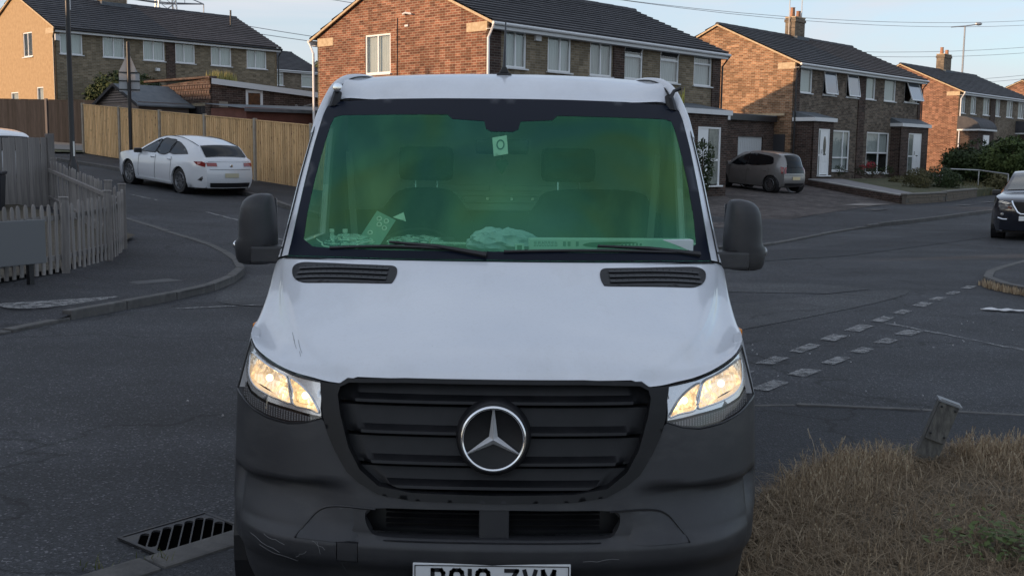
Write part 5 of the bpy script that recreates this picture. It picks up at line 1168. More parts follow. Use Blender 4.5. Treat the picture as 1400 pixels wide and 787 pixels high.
b = MB(); b.box(.1, .63, .03, .04, .45, 1.97, T); b.build('door_glass', mat('warm_glass', (.16, .07, .035), (.05, .035, .03), 3, .2), g)
b = MB(); b.box(.35, .70, -.02, -.003, 1.95, 2.15); b.build('vent_plate', M_post, g)
for i in range(3):
    b = MB(); x = 4.0+i*.75; b.tube([(x, -.1, .6), (x, -.1, 1.75), (x-.45, -.15, 2.15)], .05, 5); b.tube([(x-.1, -.12, 2.1), (x+.3, -.12, 2.2)], .04, 5); b.build('trellis_bracket', M_wood_grey, g)
# weeds on that roof
wb = MB(); rr = random.Random(11)
def blades(mb, x0, x1, y0, y1, z, h0, h1, n, w=.02, rr=rr, lean=.25, zf=None):
    for i in range(n):
        x, y = rr.uniform(x0, x1), rr.uniform(y0, y1); h = rr.uniform(h0, h1); a = rr.uniform(0, 2*pi); q = rr.uniform(0, 2*pi); l = h*lean*rr.random()
        zz = zf(x, y) if zf else z
        dx, dy = cos(a)*w/2, sin(a)*w/2; ex, ey = cos(q)*l, sin(q)*l
        mb.add([(x-dx, y-dy, zz), (x+dx, y+dy, zz), (x+ex*.4+dx*.7, y+ey*.4+dy*.7, zz+h*.55), (x+ex*.4-dx*.7, y+ey*.4-dy*.7, zz+h*.55), (x+ex, y+ey, zz+h)], [(0, 1, 2, 3), (3, 2, 4)])
blades(wb, .15, 1.15, .0, .6, roofz(.5)-.02, .12, .42, 260, .035)
M_weed = mat('yellow_green_weed', (.22, .22, .06), (.32, .28, .12), 5, .9)
wo = wb.build('roof_weeds', M_weed, None); wo.location = g.location; wo.rotation_euler = g.rotation_euler; tag(wo, 'pale green weeds growing on the flat roof of the purple brick garage', 'weeds', kind='stuff')
wb = MB(); blades(wb, 8.05, 8.25, -1.1, -.9, 3.1, .15, .62, 22, .05, lean=.3); wo = wb.build('yellow_plant', mat('yellow_stem', (.42, .40, .10), rough=.9), None); wo.location = (O2[0], O2[1], .55); wo.rotation_euler = (0, 0, RZ); tag(wo, 'yellow-green stems standing on the porch roof, seen just over the van roof', 'plant')

# small gabled garden shed with felt roof
def shed(x, y, z, rz, w, L_, hw, hr, label, wallm, roofm, clad=True):
    r = empty('garden_shed', (x, y, z), rz, label, 'shed')
    b = MB(); b.box(0, L_, -w/2, w/2, -.5, hw); b.build('shed_wall', wallm, r)
    n = 7
    for i in range(n):
        z0 = lerp(hw, hr, i/n); z1 = lerp(hw, hr, (i+1)/n)-.015; wa = w/2*(1-i/n); wb_ = w/2*(1-(i+1)/n)
        b = MB(); b.add([(-.04, -wa, z0), (-.04, wa, z0), (-.0, wb_, z1), (-.0, -wb_, z1)], [(0, 1, 2, 3)]); b.build('gable_board', wallm, r)
    b = MB()
    for s in (-1, 1): b.add([(-.15, s*(w/2+.2), hw-.12), (L_+.15, s*(w/2+.2), hw-.12), (L_+.15, 0, hr+.05), (-.15, 0, hr+.05), (-.15, s*(w/2+.2), hw-.17), (L_+.15, s*(w/2+.2), hw-.17)], [(0, 1, 2, 3), (4, 5, 1, 0)])
    b.build('felt_roof', roofm, r)
    for s in (-1, 1):
        b = MB(); b.add([(-.18, s*(w/2+.22), hw-.2), (-.18, s*(w/2+.22), hw-.08), (-.18, 0, hr+.08), (-.18, 0, hr-.05)], [(0, 1, 2, 3)]); b.build('bargeboard', M_wood_dark, r)
    return r
M_clad = mat('old_cladding', (.20, .165, .15), (.13, .11, .10), 3, .9, stretch=(1, 1, 12))
shed(-14.3, 39.5, 1.6, RZ, 3.1, 1.95, 1.98, 2.60, 'small shed with dark felt roof behind the left end of the brown fence', M_clad, M_felt)
r = empty('garden_shed', (-8.9, 36.4, 1.5), RZ, 'low reddish shed with pale felt roof behind the brown fence near the van mirror', 'shed')
b = MB(); b.box(0, 5, 0, 2.2, -.5, 1.85); b.build('shed_wall', mat('red_brown_timber', (.12, .05, .04), (.16, .07, .055), 3, .9), r)
b = MB(); b.add([(-.2, -.2, 1.80), (5.2, -.2, 1.86), (5.2, 2.4, 2.10), (-.2, 2.4, 2.02), (-.2, -.2, 1.70), (5.2, -.2, 1.74)], [(0, 1, 2, 3), (4, 5, 1, 0)]); b.build('shed_roof', M_felt, r)

# ------------------------------------------------------------------ fences
def board_fence(name, a, b, za, zb, h, label, bm, pm, n, cat='fence', bw=.12, post=.1, joined=True, gravel=True, rails=False, side=1):
    L_ = hypot(b[0]-a[0], b[1]-a[1]); rz = atan2(b[1]-a[1], b[0]-a[0])
    root = empty(name, (a[0], a[1], za), rz, label, cat)
    rr = random.Random(int(L_*100)); dz = zb-za; pw = L_/n
    for i in range(n+1):
        p = MB(); x = i*pw; p.box(x-post/2, x+post/2, -post/2, post/2, lerp(0, dz, i/n)-.3, lerp(0, dz, i/n)+h+.04); p.build('fence_post', pm, root, bevel=.008)
    b0 = None
    for i in range(n):
        x0, x1 = i*pw+post/2+.01, (i+1)*pw-post/2-.01; z = lerp(0, dz, (i+.5)/n)
        sl = dz/L_
        if joined:
            m = MB(); k = int((x1-x0)/bw)
            for j in range(k):
                xa = lerp(x0, x1, j/k); xb = lerp(x0, x1, (j+1)/k)+.012; y = -.012*side; o = rr.uniform(-.006, .006)
                m.add([(xa, y+.012*side, sl*xa), (xb, y-.006*side, sl*xb), (xb, y-.006*side, h-.03+o+sl*xb), (xa, y+.012*side, h-.03+o+sl*xa), (xb, y+.02*side, sl*xb), (xb, y+.02*side, h-.03+o+sl*xb)], [(0, 1, 2, 3), (1, 4, 5, 2)])
            pn = m.build('fence_panel', bm, root); 
            c = MB(); c.add([(x0, -.03, h-.03+sl*x0), (x1, -.03, h-.03+sl*x1), (x1, .03, h-.03+sl*x1), (x0, .03, h-.03+sl*x0), (x0, -.03, h+sl*x0), (x1, -.03, h+sl*x1), (x1, .03, h+sl*x1), (x0, .03, h+sl*x0)], [(0, 1, 5, 4), (4, 5, 6, 7), (2, 3, 7, 6)]); c.build('capping_rail', bm, pn)
        else:
            k = int((x1-x0)/bw)
            for j in range(k):
                xa = lerp(x0, x1, j/k); hh = h-.06+rr.uniform(-.012, .012)
                if b0 is None:
                    q = MB(); q.box(0, (x1-x0)/k-.006, -.010, .010, 0, 1); b0 = o = q.build('fence_board', bm, root)
                else: o = part_copy(b0, root)
                o.location = (xa, -.02*side, sl*xa+.02); o.scale = (1, 1, hh); o.rotation_euler = (0, rr.uniform(-.006, .006), rr.uniform(-.04, .04))
        if rails:
            for hz in (.25, h*.52, h-.22):
                c = MB(); c.add([(x0-.02, y_, zz+sl*x_) for x_ in (x0-.02, x1+.02) for y_, zz in ((side*.0, hz-.04), (side*.07, hz-.03), (side*.07, hz+.02), (side*.0, hz+.05))], [])
                c.v = []; c.f = []
                for x_ in (x0-.03, x1+.03): c.v += [(x_, .0, hz-.05+sl*x_), (x_, side*.075, hz-.01+sl*x_), (x_, .0, hz+.05+sl*x_)]
                c.f = [(0, 1, 4, 3), (1, 2, 5, 4), (2, 0, 3, 5)]
                c.build('arris_rail', bm, root)
    return root
def gp(px): return px
board_fence('closeboard_fence', (-15.95, 40.5), (-1.6, 26.9), gz(-15.95, 40.5)+.12, gz(-1.6, 26.9)+.12, 1.80, 'long new golden-brown timber fence with concrete posts on the far side of the side road', M_wood_new, M_post, 7, bw=.11, side=1)
board_fence('closeboard_fence', (-17.2, 45.2), (-26.5, 47.3), 1.95, 2.1, 1.95, 'old dark timber fence in front of the yellow gable at the far left', M_wood_dark, mat('old_post', (.16, .14, .13), rough=.9), 4, bw=.11, side=-1)
board_fence('closeboard_fence', (-9.78, 23.0), (-13.6, 19.0), .44, .30, 1.72, 'weathered grey board fence with rails at the left edge, behind the wheelie bin', M_wood_grey, M_wood_grey, 2, bw=.125, joined=False, rails=True, post=.14, side=-1)
# picket fence round the left garden
def pickets(root, pts, h, rail_in, sp=.135, w=.062, zoff=PH+.02, posts=None):
    rr = random.Random(3)
    global pk0
    line = crm(pts, 6, False) if len(pts) > 2 else resample_open(pts)
    acc = 0
    P = [line[0]]; need = sp
    for p, q in zip(line, line[1:]):
        l = hypot(q[0]-p[0], q[1]-p[1]); t = 0
        while l-t >= need: t += need; P.append((lerp(p[0], q[0], t/l), lerp(p[1], q[1], t/l))); need = sp
        need -= l-t
    ox, oy, oz = root.location
    for a, b in zip(P, P[1:]):
        ang = atan2(b[1]-a[1], b[0]-a[0])
        if pk0 is None:
            m = MB(); Q = [(-w/2, 0), (w/2, 0), (w/2, .93), (w*.3, .985), (0, 1), (-w*.3, .985), (-w/2, .93)]
            m.prism(Q, -.009, .009, Matrix.Rotation(pi/2, 4, 'X')); pk0 = o = m.build('picket', M_wood_grey, root)
        else: o = part_copy(pk0, root)
        o.location = (a[0]-ox, a[1]-oy, gz(*a)+zoff+rr.uniform(0, .025)-oz); o.rotation_euler = (rr.uniform(-.02, .02), rr.uniform(-.03, .03), ang+rr.uniform(-.06, .06)); o.scale = (rr.uniform(.9, 1.08), 1, h+rr.uniform(-.02, .02))
    for rz_ in rail_in:
        m = MB(); k = 4
        vs = []
        for i, p in enumerate(line):
            q = line[min(i+1, len(line)-1)]; r_ = line[max(i-1, 0)]; d = hypot(q[0]-r_[0], q[1]-r_[1]); nx_, ny_ = -(q[1]-r_[1])/d, (q[0]-r_[0])/d
            for off, zz in ((.012, -.035), (.06, -.03), (.06, .03), (.012, .035)):
                s = SIDE; vs.append((p[0]+nx_*off*s-ox, p[1]+ny_*off*s-oy, gz(*p)+zoff+h*rz_+zz-oz))
        m.add(vs, [(i*4+j, i*4+(j+1) % 4, (i+1)*4+(j+1) % 4, (i+1)*4+j) for i in range(len(line)-1) for j in range(4)])
        m.build('fence_rail', M_wood_grey, root)
    for p in posts or []:
        m = MB(); m.box(-.055, .055, -.055, .055, -.1, h+.07); m.box(-.065, .065, -.065, .065, h+.07, h+.09); o = m.build('fence_post', M_wood_grey, root, bevel=.006); o.location = (p[0]-ox, p[1]-oy, gz(*p)+zoff-oz); o.rotation_euler = (0, 0, .4)
def resample_open(P):
    a, b = P; k = 10; return [(lerp(a[0], b[0], i/k), lerp(a[1], b[1], i/k)) for i in range(k+1)]
pk0 = None; SIDE = 1
pf = empty('picket_fence', (-6.1, 16.0, .1), 0, 'grey weathered picket fence curving round the left corner garden', 'fence')
pickets(pf, [(-7.6, 11.0), (-7.05, 12.4), (-6.62, 13.7), (-6.25, 14.9), (-6.12, 15.9), (-6.12, 16.7), (-6.3, 17.5)], .95, (.22, .80), posts=[(-6.22, 15.0), (-6.12, 16.35), (-6.35, 17.62), (-6.75, 13.3)])
SIDE = -1
pickets(pf, [(-9.72, 22.85), (-6.42, 17.72)], .95, (.2, .80), sp=.15, posts=[(-6.75, 18.1), (-9.5, 22.5)])

# street name board standing in front of the pickets
r = empty('street_sign', (-6.44, 13.50, gz(-6.4, 13.5)+PH), radians(62), 'plain grey sign board on dark posts before the picket fence at the left edge', 'street sign')
b = MB(); b.box(-.72, .66, -.06, -.035, .27, .84); b.build('sign_plate', mat('grey_plate', (.13, .135, .14), rough=.6), r, bevel=.01)
for x in (-.45, .45):
    b = MB(); b.box(x-.035, x+.035, -.033, .03, -.1, .84); b.build('sign_post', M_black, r)
# wheelie bin
r = empty('wheelie_bin', (-10.35, 21.4, .38), .3, 'dark wheelie bin beside the grey board fence at the left edge', 'bin')
b = MB(); b.add([(-.24, -.28, .1), (.24, -.28, .1), (.24, .26, .1), (-.24, .26, .1), (-.29, -.36, .98), (.29, -.36, .98), (.29, .34, .98), (-.29, .34, .98)], [(3, 2, 1, 0), (4, 5, 6, 7), (0, 1, 5, 4), (1, 2, 6, 5), (2, 3, 7, 6), (3, 0, 4, 7)]); b.build('bin_body', mat('bin_plastic', (.018, .022, .028), rough=.5), r, bevel=.02)
b = MB(); b.box(-.31, .31, -.39, .37, .985, 1.05); b.build('lid', MATS['bin_plastic'], r, bevel=.02)
for s in (-1, 1):
    b = MB(); b.tube([(s*.22, .3, .12), (s*.28, .3, .12)], .12, 14); b.build('wheel', M_rubber, r)

# lamp column, sign post, distant lamp, bollard
r = empty('street_lamp', (-9.12, 22.55, gz(-9.1, 22.5)+PH), 0, 'tall black street lamp column standing behind the picket fence', 'street lamp')
b = MB(); b.tube([(0, 0, 0), (0, 0, .92), (0, 0, .98)], [.105, .105, .085], 14); b.build('base_cabinet', M_black, r, smooth='a')
b = MB(); b.tube([(0, 0, .96), (0, 0, 1.08), (0, 0, 3.2), (0, 0, 6.2)], [.085, .055, .050, .040], 12); b.tube([(0, 0, 6.15), (.25, -.1, 6.35), (.8, -.3, 6.42)], .03, 8); b.build('column', M_black, r, smooth='a')
b = MB(); b.box(.7, 1.25, -.46, -.2, 6.36, 6.46); b.build('lantern', M_steel, r, bevel=.03)
b = MB(); b.box(.035, .062, -.062, -.04, 1.12, 1.42); b.build('number_label', MATS['paper'], r)
px_ = -12.98, 37.0
r = empty('sign_post', (px_[0], px_[1], gz(*px_)+PH), 0, 'black post carrying a grey-backed road sign in front of the golden fence', 'road sign')
b = MB(); b.tube([(0, 0, 0), (0, 0, 3.98)], .062, 12); b.tube([(0, 0, 3.98), (0, 0, 4.04)], .055, 12); b.build('post', M_black, r, smooth='a')
T = Matrix.Rotation(.32, 4, 'Z') @ Matrix(((1, 0, 0, 0), (0, 0, 1, .09), (0, 1, 0, 0), (0, 0, 0, 1)))
b = MB(); b.prism([(-.32, 2.40), (.34, 2.40), (.34, 3.02), (.26, 3.08), (.03, 3.66), (-.03, 3.66), (-.32, 3.05)], 0, .012, T); b.build('sign_back', mat('sign_grey', (.34, .35, .36), (.40, .41, .42), 3, .6), r)
for z in (2.45, 2.74, 3.02):
    b = MB(); b.box(-.33, .35, .06, .085, z, z+.035, Matrix.Rotation(.32, 4, 'Z')); b.build('sign_bracket', M_black, r)
r = empty('street_lamp', (38.6, 95.0, 1.5), 0, 'distant slim twin-headed lamp column standing above the far right roofs', 'street lamp')
b = MB(); b.tube([(0, 0, 0), (0, 0, 11.8)], [.13, .07], 8); b.tube([(-1.2, 0, 11.75), (0, 0, 11.85), (1.0, 0, 12.0)], .05, 6); b.build('column', M_steel, r)
b = MB(); b.blob((1.15, 0, 12.05), (.32, .18, .15), 8, 5, 0, 0); b.build('lantern', M_steel, r)
r = empty('marker_post', (2.46, 6.30, .045), radians(-14), 'short leaning grey weathered marker post in the dry grass', 'post')
T = Matrix.Rotation(radians(18), 4, 'Y')
b = MB(); b.box(-.062, .062, -.04, .04, -.15, .42, T); b.build('post', mat('old_concrete', (.075, .072, .068), (.15, .145, .13), 14, .95, bump=.004, bscale=40, stretch=(3, 3, 1)), r, bevel=.008)
b = MB(); b.box(-.055, .055, -.062, -.041, .19, .44, T); b.build('marker_plate', MATS['old_concrete'], r, bevel=.004)
b = MB(); b.box(-.068, .068, -.07, .052, .425, .437, T); b.build('cap_plate', mat('cap_plate', (.20, .21, .22), rough=.6), r, bevel=.002)
for x in (-.04, .04):
    for z in (.23, .40): 
        b = MB(); b.lathe([(0, .006), (.007, .004), (.008, 0)], 10, T @ Matrix.Translation((x, -.062, z)) @ Matrix.Rotation(pi/2, 4, 'X')); b.build('bolt', M_black, r)

# railings and garden wall to the right
gw = empty('garden_wall', (14.2, 39.45, .2), 0, 'low grey block garden wall with a concrete coping in front of the bushes at right', 'garden wall')
rr = random.Random(9)
def block_wall(root, a, b, h, z0, courses=3, bl=.45):
    L_ = hypot(b[0]-a[0], b[1]-a[1]); ang = atan2(b[1]-a[1], b[0]-a[0]); n = int(L_/bl); global blk0
    for c in range(courses):
        for i in range(n):
            x = (i+.5*(c % 2))*L_/n
            if x+L_/n > L_+.01: continue
            if blk0 is None: q = MB(); q.box(.004, bl-.008, -.09, .09, .004, h/courses-.008); blk0 = o = q.build('wall_block', M_wallstone, root, bevel=.008)
            else: o = part_copy(blk0, root)
            o.location = (a[0]+cos(ang)*x-sin(ang)*rr.uniform(-.01, .01), a[1]+sin(ang)*x+cos(ang)*rr.uniform(-.01, .01), z0+c*h/courses); o.rotation_euler = (0, 0, ang); o.scale = (L_/n/bl, 1, 1)
    m = MB(); T = Matrix.Translation((a[0], a[1], z0)) @ Matrix.Rotation(ang, 4, 'Z'); m.box(0, L_, -.08, .08, -.5, h-.01, T); m.build('wall_core', mat('wall_mortar', (.10, .09, .08), rough=.95), root)
    m = MB(); m.box(-.03, L_+.03, -.12, .12, h, h+.05, T); m.build('coping', M_post if False else mat('wall_coping', (.15, .14, .13), (.2, .19, .17), 5, .9), root, bevel=.01)
blk0 = None
block_wall(gw, (0, 0), (2.55, 2.85), .42, .0); block_wall(gw, (2.62, 2.95), (5.7, 7.4), .42, .04)
kw = empty('retaining_kerb', (14.15, 39.6, .58), 0, 'long pale concrete edging beside the ramp path from the drive to the white door', 'edging')
TE = Matrix.Rotation(atan2(8.3, -1.1), 4, 'Z') @ Matrix.Rotation(-.045, 4, 'Y')
b = MB(); b.box(0, 8.4, -.10, .08, 0, .05, TE); b.build('edging_stone', mat('pale_edging', (.26, .26, .25), (.34, .33, .32), 4, .9), kw, bevel=.01)
b = MB(); b.box(0, 8.4, -.07, .07, -.7, -.003, TE); b.build('retaining_brickwork', M_brick_dark, kw)
r = empty('handrail', (20.12, 51.1, .45), 0, 'grey tubular handrail on three posts in front of the right-hand shrubs', 'railing')
P = [(0, 0, .05), (1.5, -.5, -.0), (2.1, -2.2, -.15)]
for p in P: b = MB(); b.tube([(p[0], p[1], p[2]-.3), (p[0], p[1], p[2]+1.0)], .03, 8); b.build('rail_post', M_steel, r)
b = MB(); b.tube([(p[0], p[1], p[2]+1.0) for p in P], .03, 8); b.build('handrail_bar', M_steel, r)

# pylon and wires
r = empty('electricity_pylon', (-50.5, 160, 3), .5, 'steel lattice electricity pylon poking above the left roof', 'pylon')
b = MB()
def lat(x, y, z): return Vector((x, y, z))
for s1 in (-1, 1):
    for s2 in (-1, 1): b.tube([(s1*3.2, s2*3.2, 0), (s1*1.2, s2*1.2, 20), (s1*.5, s2*.5, 42)], .12, 4)
zz = [0, 4, 8, 12, 15, 18, 20, 22, 24, 26, 28, 30, 33, 36, 39, 42]
for a, c in zip(zz, zz[1:]):
    ra = itp(a, [(0, 3.2), (20, 1.2), (42, .5)]); rc = itp(c, [(0, 3.2), (20, 1.2), (42, .5)])
    for s in (-1, 1): b.tube([(-ra, s*ra, a), (rc, s*rc, c)], .06, 3); b.tube([(ra, s*ra, a), (-rc, s*rc, c)], .06, 3); b.tube([(s*ra, -ra, a), (s*rc, rc, c)], .06, 3)
b.build('lattice_tower', M_steel, r)
for z, w in ((20, 5.4), (27, 7), (34, 4.8)):
    b = MB()
    for s in (-1, 1): b.tube([(0, .8, z), (s*w, 0, z+.3)], .09, 4); b.tube([(0, -.8, z), (s*w, 0, z+.3)], .09, 4); b.tube([(0, 0, z+2.2), (s*w, 0, z+.3)], .08, 4); b.tube([(s*w*.5, 0, z+.2), (s*w*.5, 0, z+1.2)], .06, 3); b.tube([(s*w, 0, z+.3), (s*w, 0, z-1.8)], .09, 5)
    b.build('cross_arm', M_steel, r)
b = MB()
for z, w in ((20, 5.4), (27, 7), (34, 4.8)):
    for s in (-1, 1):
        x0, y0, z0 = -50.5+s*w*cos(.5), 160+s*w*sin(.5), 3+z-1.8; x1, y1 = 190+s*w*.5, 330+s*w; z1 = z0+12
        b.tube([(lerp(x0, x1, t/24), lerp(y0, y1, t/24), lerp(z0, z1, t/24)-9*4*(t/24)*(1-t/24)) for t in range(25)], .055, 3)
        b.tube([(lerp(x0, x0-220, t/12), lerp(y0, y0-40, t/12), z0-7*4*(t/12)*(1-t/12)) for t in range(13)], .055, 3)
o = b.build('overhead_wires', M_steel, None); tag(o, 'thin overhead power lines crossing the sky', 'power lines')

# ------------------------------------------------------------------ foliage
def leafmat(name, a, b_): 
    m = mat(name, a, b_, 1.3, .75, spec=.3)
    return m
M_leaf_dark = leafmat('dark_leaves', (.018, .032, .012), (.045, .065, .022)); M_leaf_mid = leafmat('mid_leaves', (.035, .06, .018), (.085, .115, .035)); M_leaf_olive = leafmat('olive_leaves', (.06, .06, .025), (.12, .105, .05)); M_leaf_far = leafmat('far_leaves', (.06, .08, .035), (.12, .13, .06))
M_bark = mat('bark', (.06, .045, .035), (.10, .08, .06), 8, .95)
def crown(lobes, n, size, rr, shell=.55):
    m = MB(); tot = sum(l[3]**2 for l in lobes)
    for (cx, cy, cz, r, sz) in lobes:
        for i in range(int(n*r*r/tot)):
            d = Vector((rr.gauss(0, 1), rr.gauss(0, 1), rr.gauss(0, 1))).normalized(); q = r*(shell+(1-shell)*rr.random()**.6)*(1+.22*noise.noise(d*2.3+Vector((cx, cy, cz))))
            p = Vector((cx, cy, cz))+Vector((d.x*q, d.y*q, d.z*q*sz)); 
            if noise.noise(p*1.1/max(.3, size*6)) > .35: continue
            s = size*rr.uniform(.6, 1.4); a = Vector((rr.gauss(0, 1), rr.gauss(0, 1), rr.gauss(0, 1))).normalized(); b = a.cross(d+Vector((.01, .02, .03))).normalized(); a = (a+d*.4).normalized()
            m.add([p-a*s*.5, p+b*s*.28, p+a*s*.5, p-b*s*.28], [(0, 1, 2, 3)])
    return m
def bush(name, x, y, z, lobes, n, size, m, label, cat='bush', group=None, seed=1, stem=None):
    rr = random.Random(seed); root = empty(name, (x, y, z), 0, label, cat, group)
    crown(lobes, n, size, rr).build('foliage', m, root, uv=False)
    b = MB()
    for l in lobes[:6]: b.tube([(0, 0, -.15), (l[0]*.5, l[1]*.5, l[2]*.5), (l[0], l[1], l[2]+l[3]*.2)], [.06 if not stem else stem, .04 if not stem else stem*.6, .015], 5)
    b.build('stems', M_bark, root, uv=False)
    return root
def WP(O, u, v): return (O[0]+u*UX+v*VX, O[1]+u*UY+v*VY)
x, y = WP(O1, 2.0, -2.2); bush('round_bush', x, y, gz(x, y)+1.15, [(0, 0, 1.3, 1.15, .8), (1.1, -.3, 1.25, 1.0, .8), (-.9, .2, 1.0, .8, .8)], 5200, .17, M_leaf_dark, 'dark rounded bush above the old dark fence in front of the buff brick semi', seed=2)
bush('clipped_bush', 17.1, 46.0, .62, [(0, 0, .42, .62, .85)], 3400, .07, M_leaf_olive, 'olive-brown clipped round bush just behind the low garden wall', seed=3)
bush('clipped_bush', 18.5, 47.2, .62, [(0, 0, .48, .66, .9), (.6, .2, .4, .5, .8)], 3800, .08, M_leaf_dark, 'dark green clipped bush right of the olive one behind the low wall', seed=4)
bush('low_shrub', 17.4, 49.4, .65, [(0, 0, .25, .4, .7), (.8, .1, .2, .35, .7)], 900, .09, M_leaf_olive, 'low brownish shrub on the lawn under the second white door', seed=5)
for i, (x, y, r_, h, n_, mm, lb) in enumerate(((22.9, 54.5, 1.6, 1.5, 9000, M_leaf_dark, 'broad dark shrub behind the handrail in front of the far semis'), (24.2, 52.5, 1.8, 1.9, 11000, M_leaf_mid, 'tall mid-green shrub at the right edge above the black car'), (26.6, 55.5, 2.0, 1.9, 9000, M_leaf_mid, 'large green shrub beyond the right edge behind the black car'), (25.5, 58.5, 1.8, 2.2, 6000, M_leaf_dark, 'dark hedge mass in front of the far semi porch'), (22.6, 50.0, .9, .7, 3000, M_leaf_olive, 'low olive shrub under the handrail beside the garden wall end'))):
    rr = random.Random(i+20)
    lobes = [(rr.uniform(-.6, .6)*r_, rr.uniform(-.5, .5)*r_, h*.40+rr.uniform(0, .55)*h, r_*rr.uniform(.4, .65), .9) for k in range(7)]
    bush('shrub', x, y, gz(x, y)+.05, lobes, n_, .15, mm, lb, 'shrub', 'shrubs behind the handrail', seed=30+i)
x, y = WP(O2, 8.05, -2.05); bush('door_shrub', x, y, .62, [(0, 0, 1.35, .42, 1.2), (.05, 0, .8, .38, 1.2), (0, 0, .35, .3, 1)], 1500, .09, M_leaf_dark, 'upright leafy shrub beside the white front door just right of the van pillar', seed=8)
x, y = WP(O3, 5.6, -1.2); fb_ = bush('potted_flowers', x, y, 1.1, [(-1.6, 0, .25, .35, .8), (-.6, 0, .25, .3, .8), (0, 0, .3, .35, .9), (.7, .1, .25, .35, .8)], 1000, .07, M_leaf_dark, 'row of potted flowers with red blooms under the ground-floor window', 'flowers', seed=9)
rr = random.Random(5); crown([(-.1, 0, .52, .26, .7), (-.5, 0, .42, .16, .7)], 180, .09, rr).build('red_blooms', mat('red_petals', (.30, .02, .03), rough=.7), fb_, uv=False)
for x_, y_, h_, s_, lb in ((-20.5, 112, 4.6, 41, 'small tree beyond the roofs between the left semis and the red gable'), (-26, 116, 3.6, 42, 'thin pale tree top left of the small tree between the roofs')):
    rr = random.Random(s_); root = empty('tree', (x_, y_, 4.2), 0, lb, 'tree')
    lobes = [(rr.uniform(-1.6, 1.6), rr.uniform(-1.4, 1.4), h_+rr.uniform(-1, 2.0), rr.uniform(.8, 1.5), .9) for k in range(7)]
    crown(lobes, 2000 if s_ == 41 else 700, .34, rr, .3).build('crown', M_leaf_far, root, uv=False)
    b = MB(); b.tube([(0, 0, -1), (0, 0, h_*.5), (.1, 0, h_+1.5)], [.25, .18, .05], 8)
    for l in lobes: b.tube([(0, 0, h_*.45), (l[0]*.5, l[1]*.5, h_*.75), (l[0], l[1], l[2]+.4)], [.1, .06, .02], 5)
    b.build('trunk', M_bark, root, uv=False)
x, y = -34, 66; rr = random.Random(77); root = empty('tree', (x, y, 2.8), 0, 'leafy tree rising behind the yellow gable at the top left corner', 'tree')
crown([(rr.uniform(-2, 2), rr.uniform(-2, 2), 6.4+rr.uniform(-1.5, 1.8), rr.uniform(1.2, 2), .9) for k in range(7)], 3000, .3, rr, .3).build('crown', M_leaf_mid, root, uv=False)
b = MB(); b.tube([(0, 0, -1), (0, 0, 6)], [.3, .12], 8); b.build('trunk', M_bark, root, uv=False)
# far bin by the right semis
x, y = WP(O3, 14.6, -1.6); r = empty('wheelie_bin', (x, y, .95), RZ, 'dark dustbin standing by the corner of the right semi near the handrail', 'bin')
b = MB(); b.box(-.3, .3, -.3, .3, .0, 1.0); b.build('bin_body', MATS['bin_plastic'], r, bevel=.04); b = MB(); b.box(-.33, .33, -.34, .34, 1.005, 1.07); b.build('lid', MATS['bin_plastic'], r, bevel=.02)
r = locroot('outbuilding', O3, 14.2, 2.5, 1.1, 'low brick outbuilding with pale doors between the right-hand semis', 'outbuilding')
b = MB(); b.box(0, 5.4, 0, 5, -.6, 2.4); b.build('wall', M_brick_dark, r); b = MB(); b.box(-.1, 5.5, -.12, 5, 2.41, 2.55); b.build('flat_roof', M_fascia, r)
for x0 in (.7, 3.0): b = MB(); b.box(x0, x0+.95, -.04, -.003, 0, 2.0); b.build('pale_door', mat('pale_green_door', (.38, .45, .42), rough=.6), r)
# bank of rough dry growth under the shrubs
rr = random.Random(15)
wb = MB()
for i in range(5200):
    t = rr.random(); x, y = lerp(19.5, 27, t)+rr.uniform(0, 5)-1.5, lerp(46.8, 54, t)+rr.uniform(.3, 6)
    if not inpoly(x, y, [(20.1, 46.9), (23, 50.5), (30, 58), (30, 64), (19.5, 56.0), (19.6, 49.5)]): continue
    blades(wb, x, x+.01, y, y+.01, gz(x, y)+.1, .15, .5, 1, .05, rr=rr, lean=.5)
o = wb.build('rough_grass_bank', mat('bank_grass', (.07, .075, .03), (.16, .13, .065), 1.2, .95), None, uv=False); tag(o, 'rough dry grass bank below the shrubs on the right', 'grass', kind='stuff')

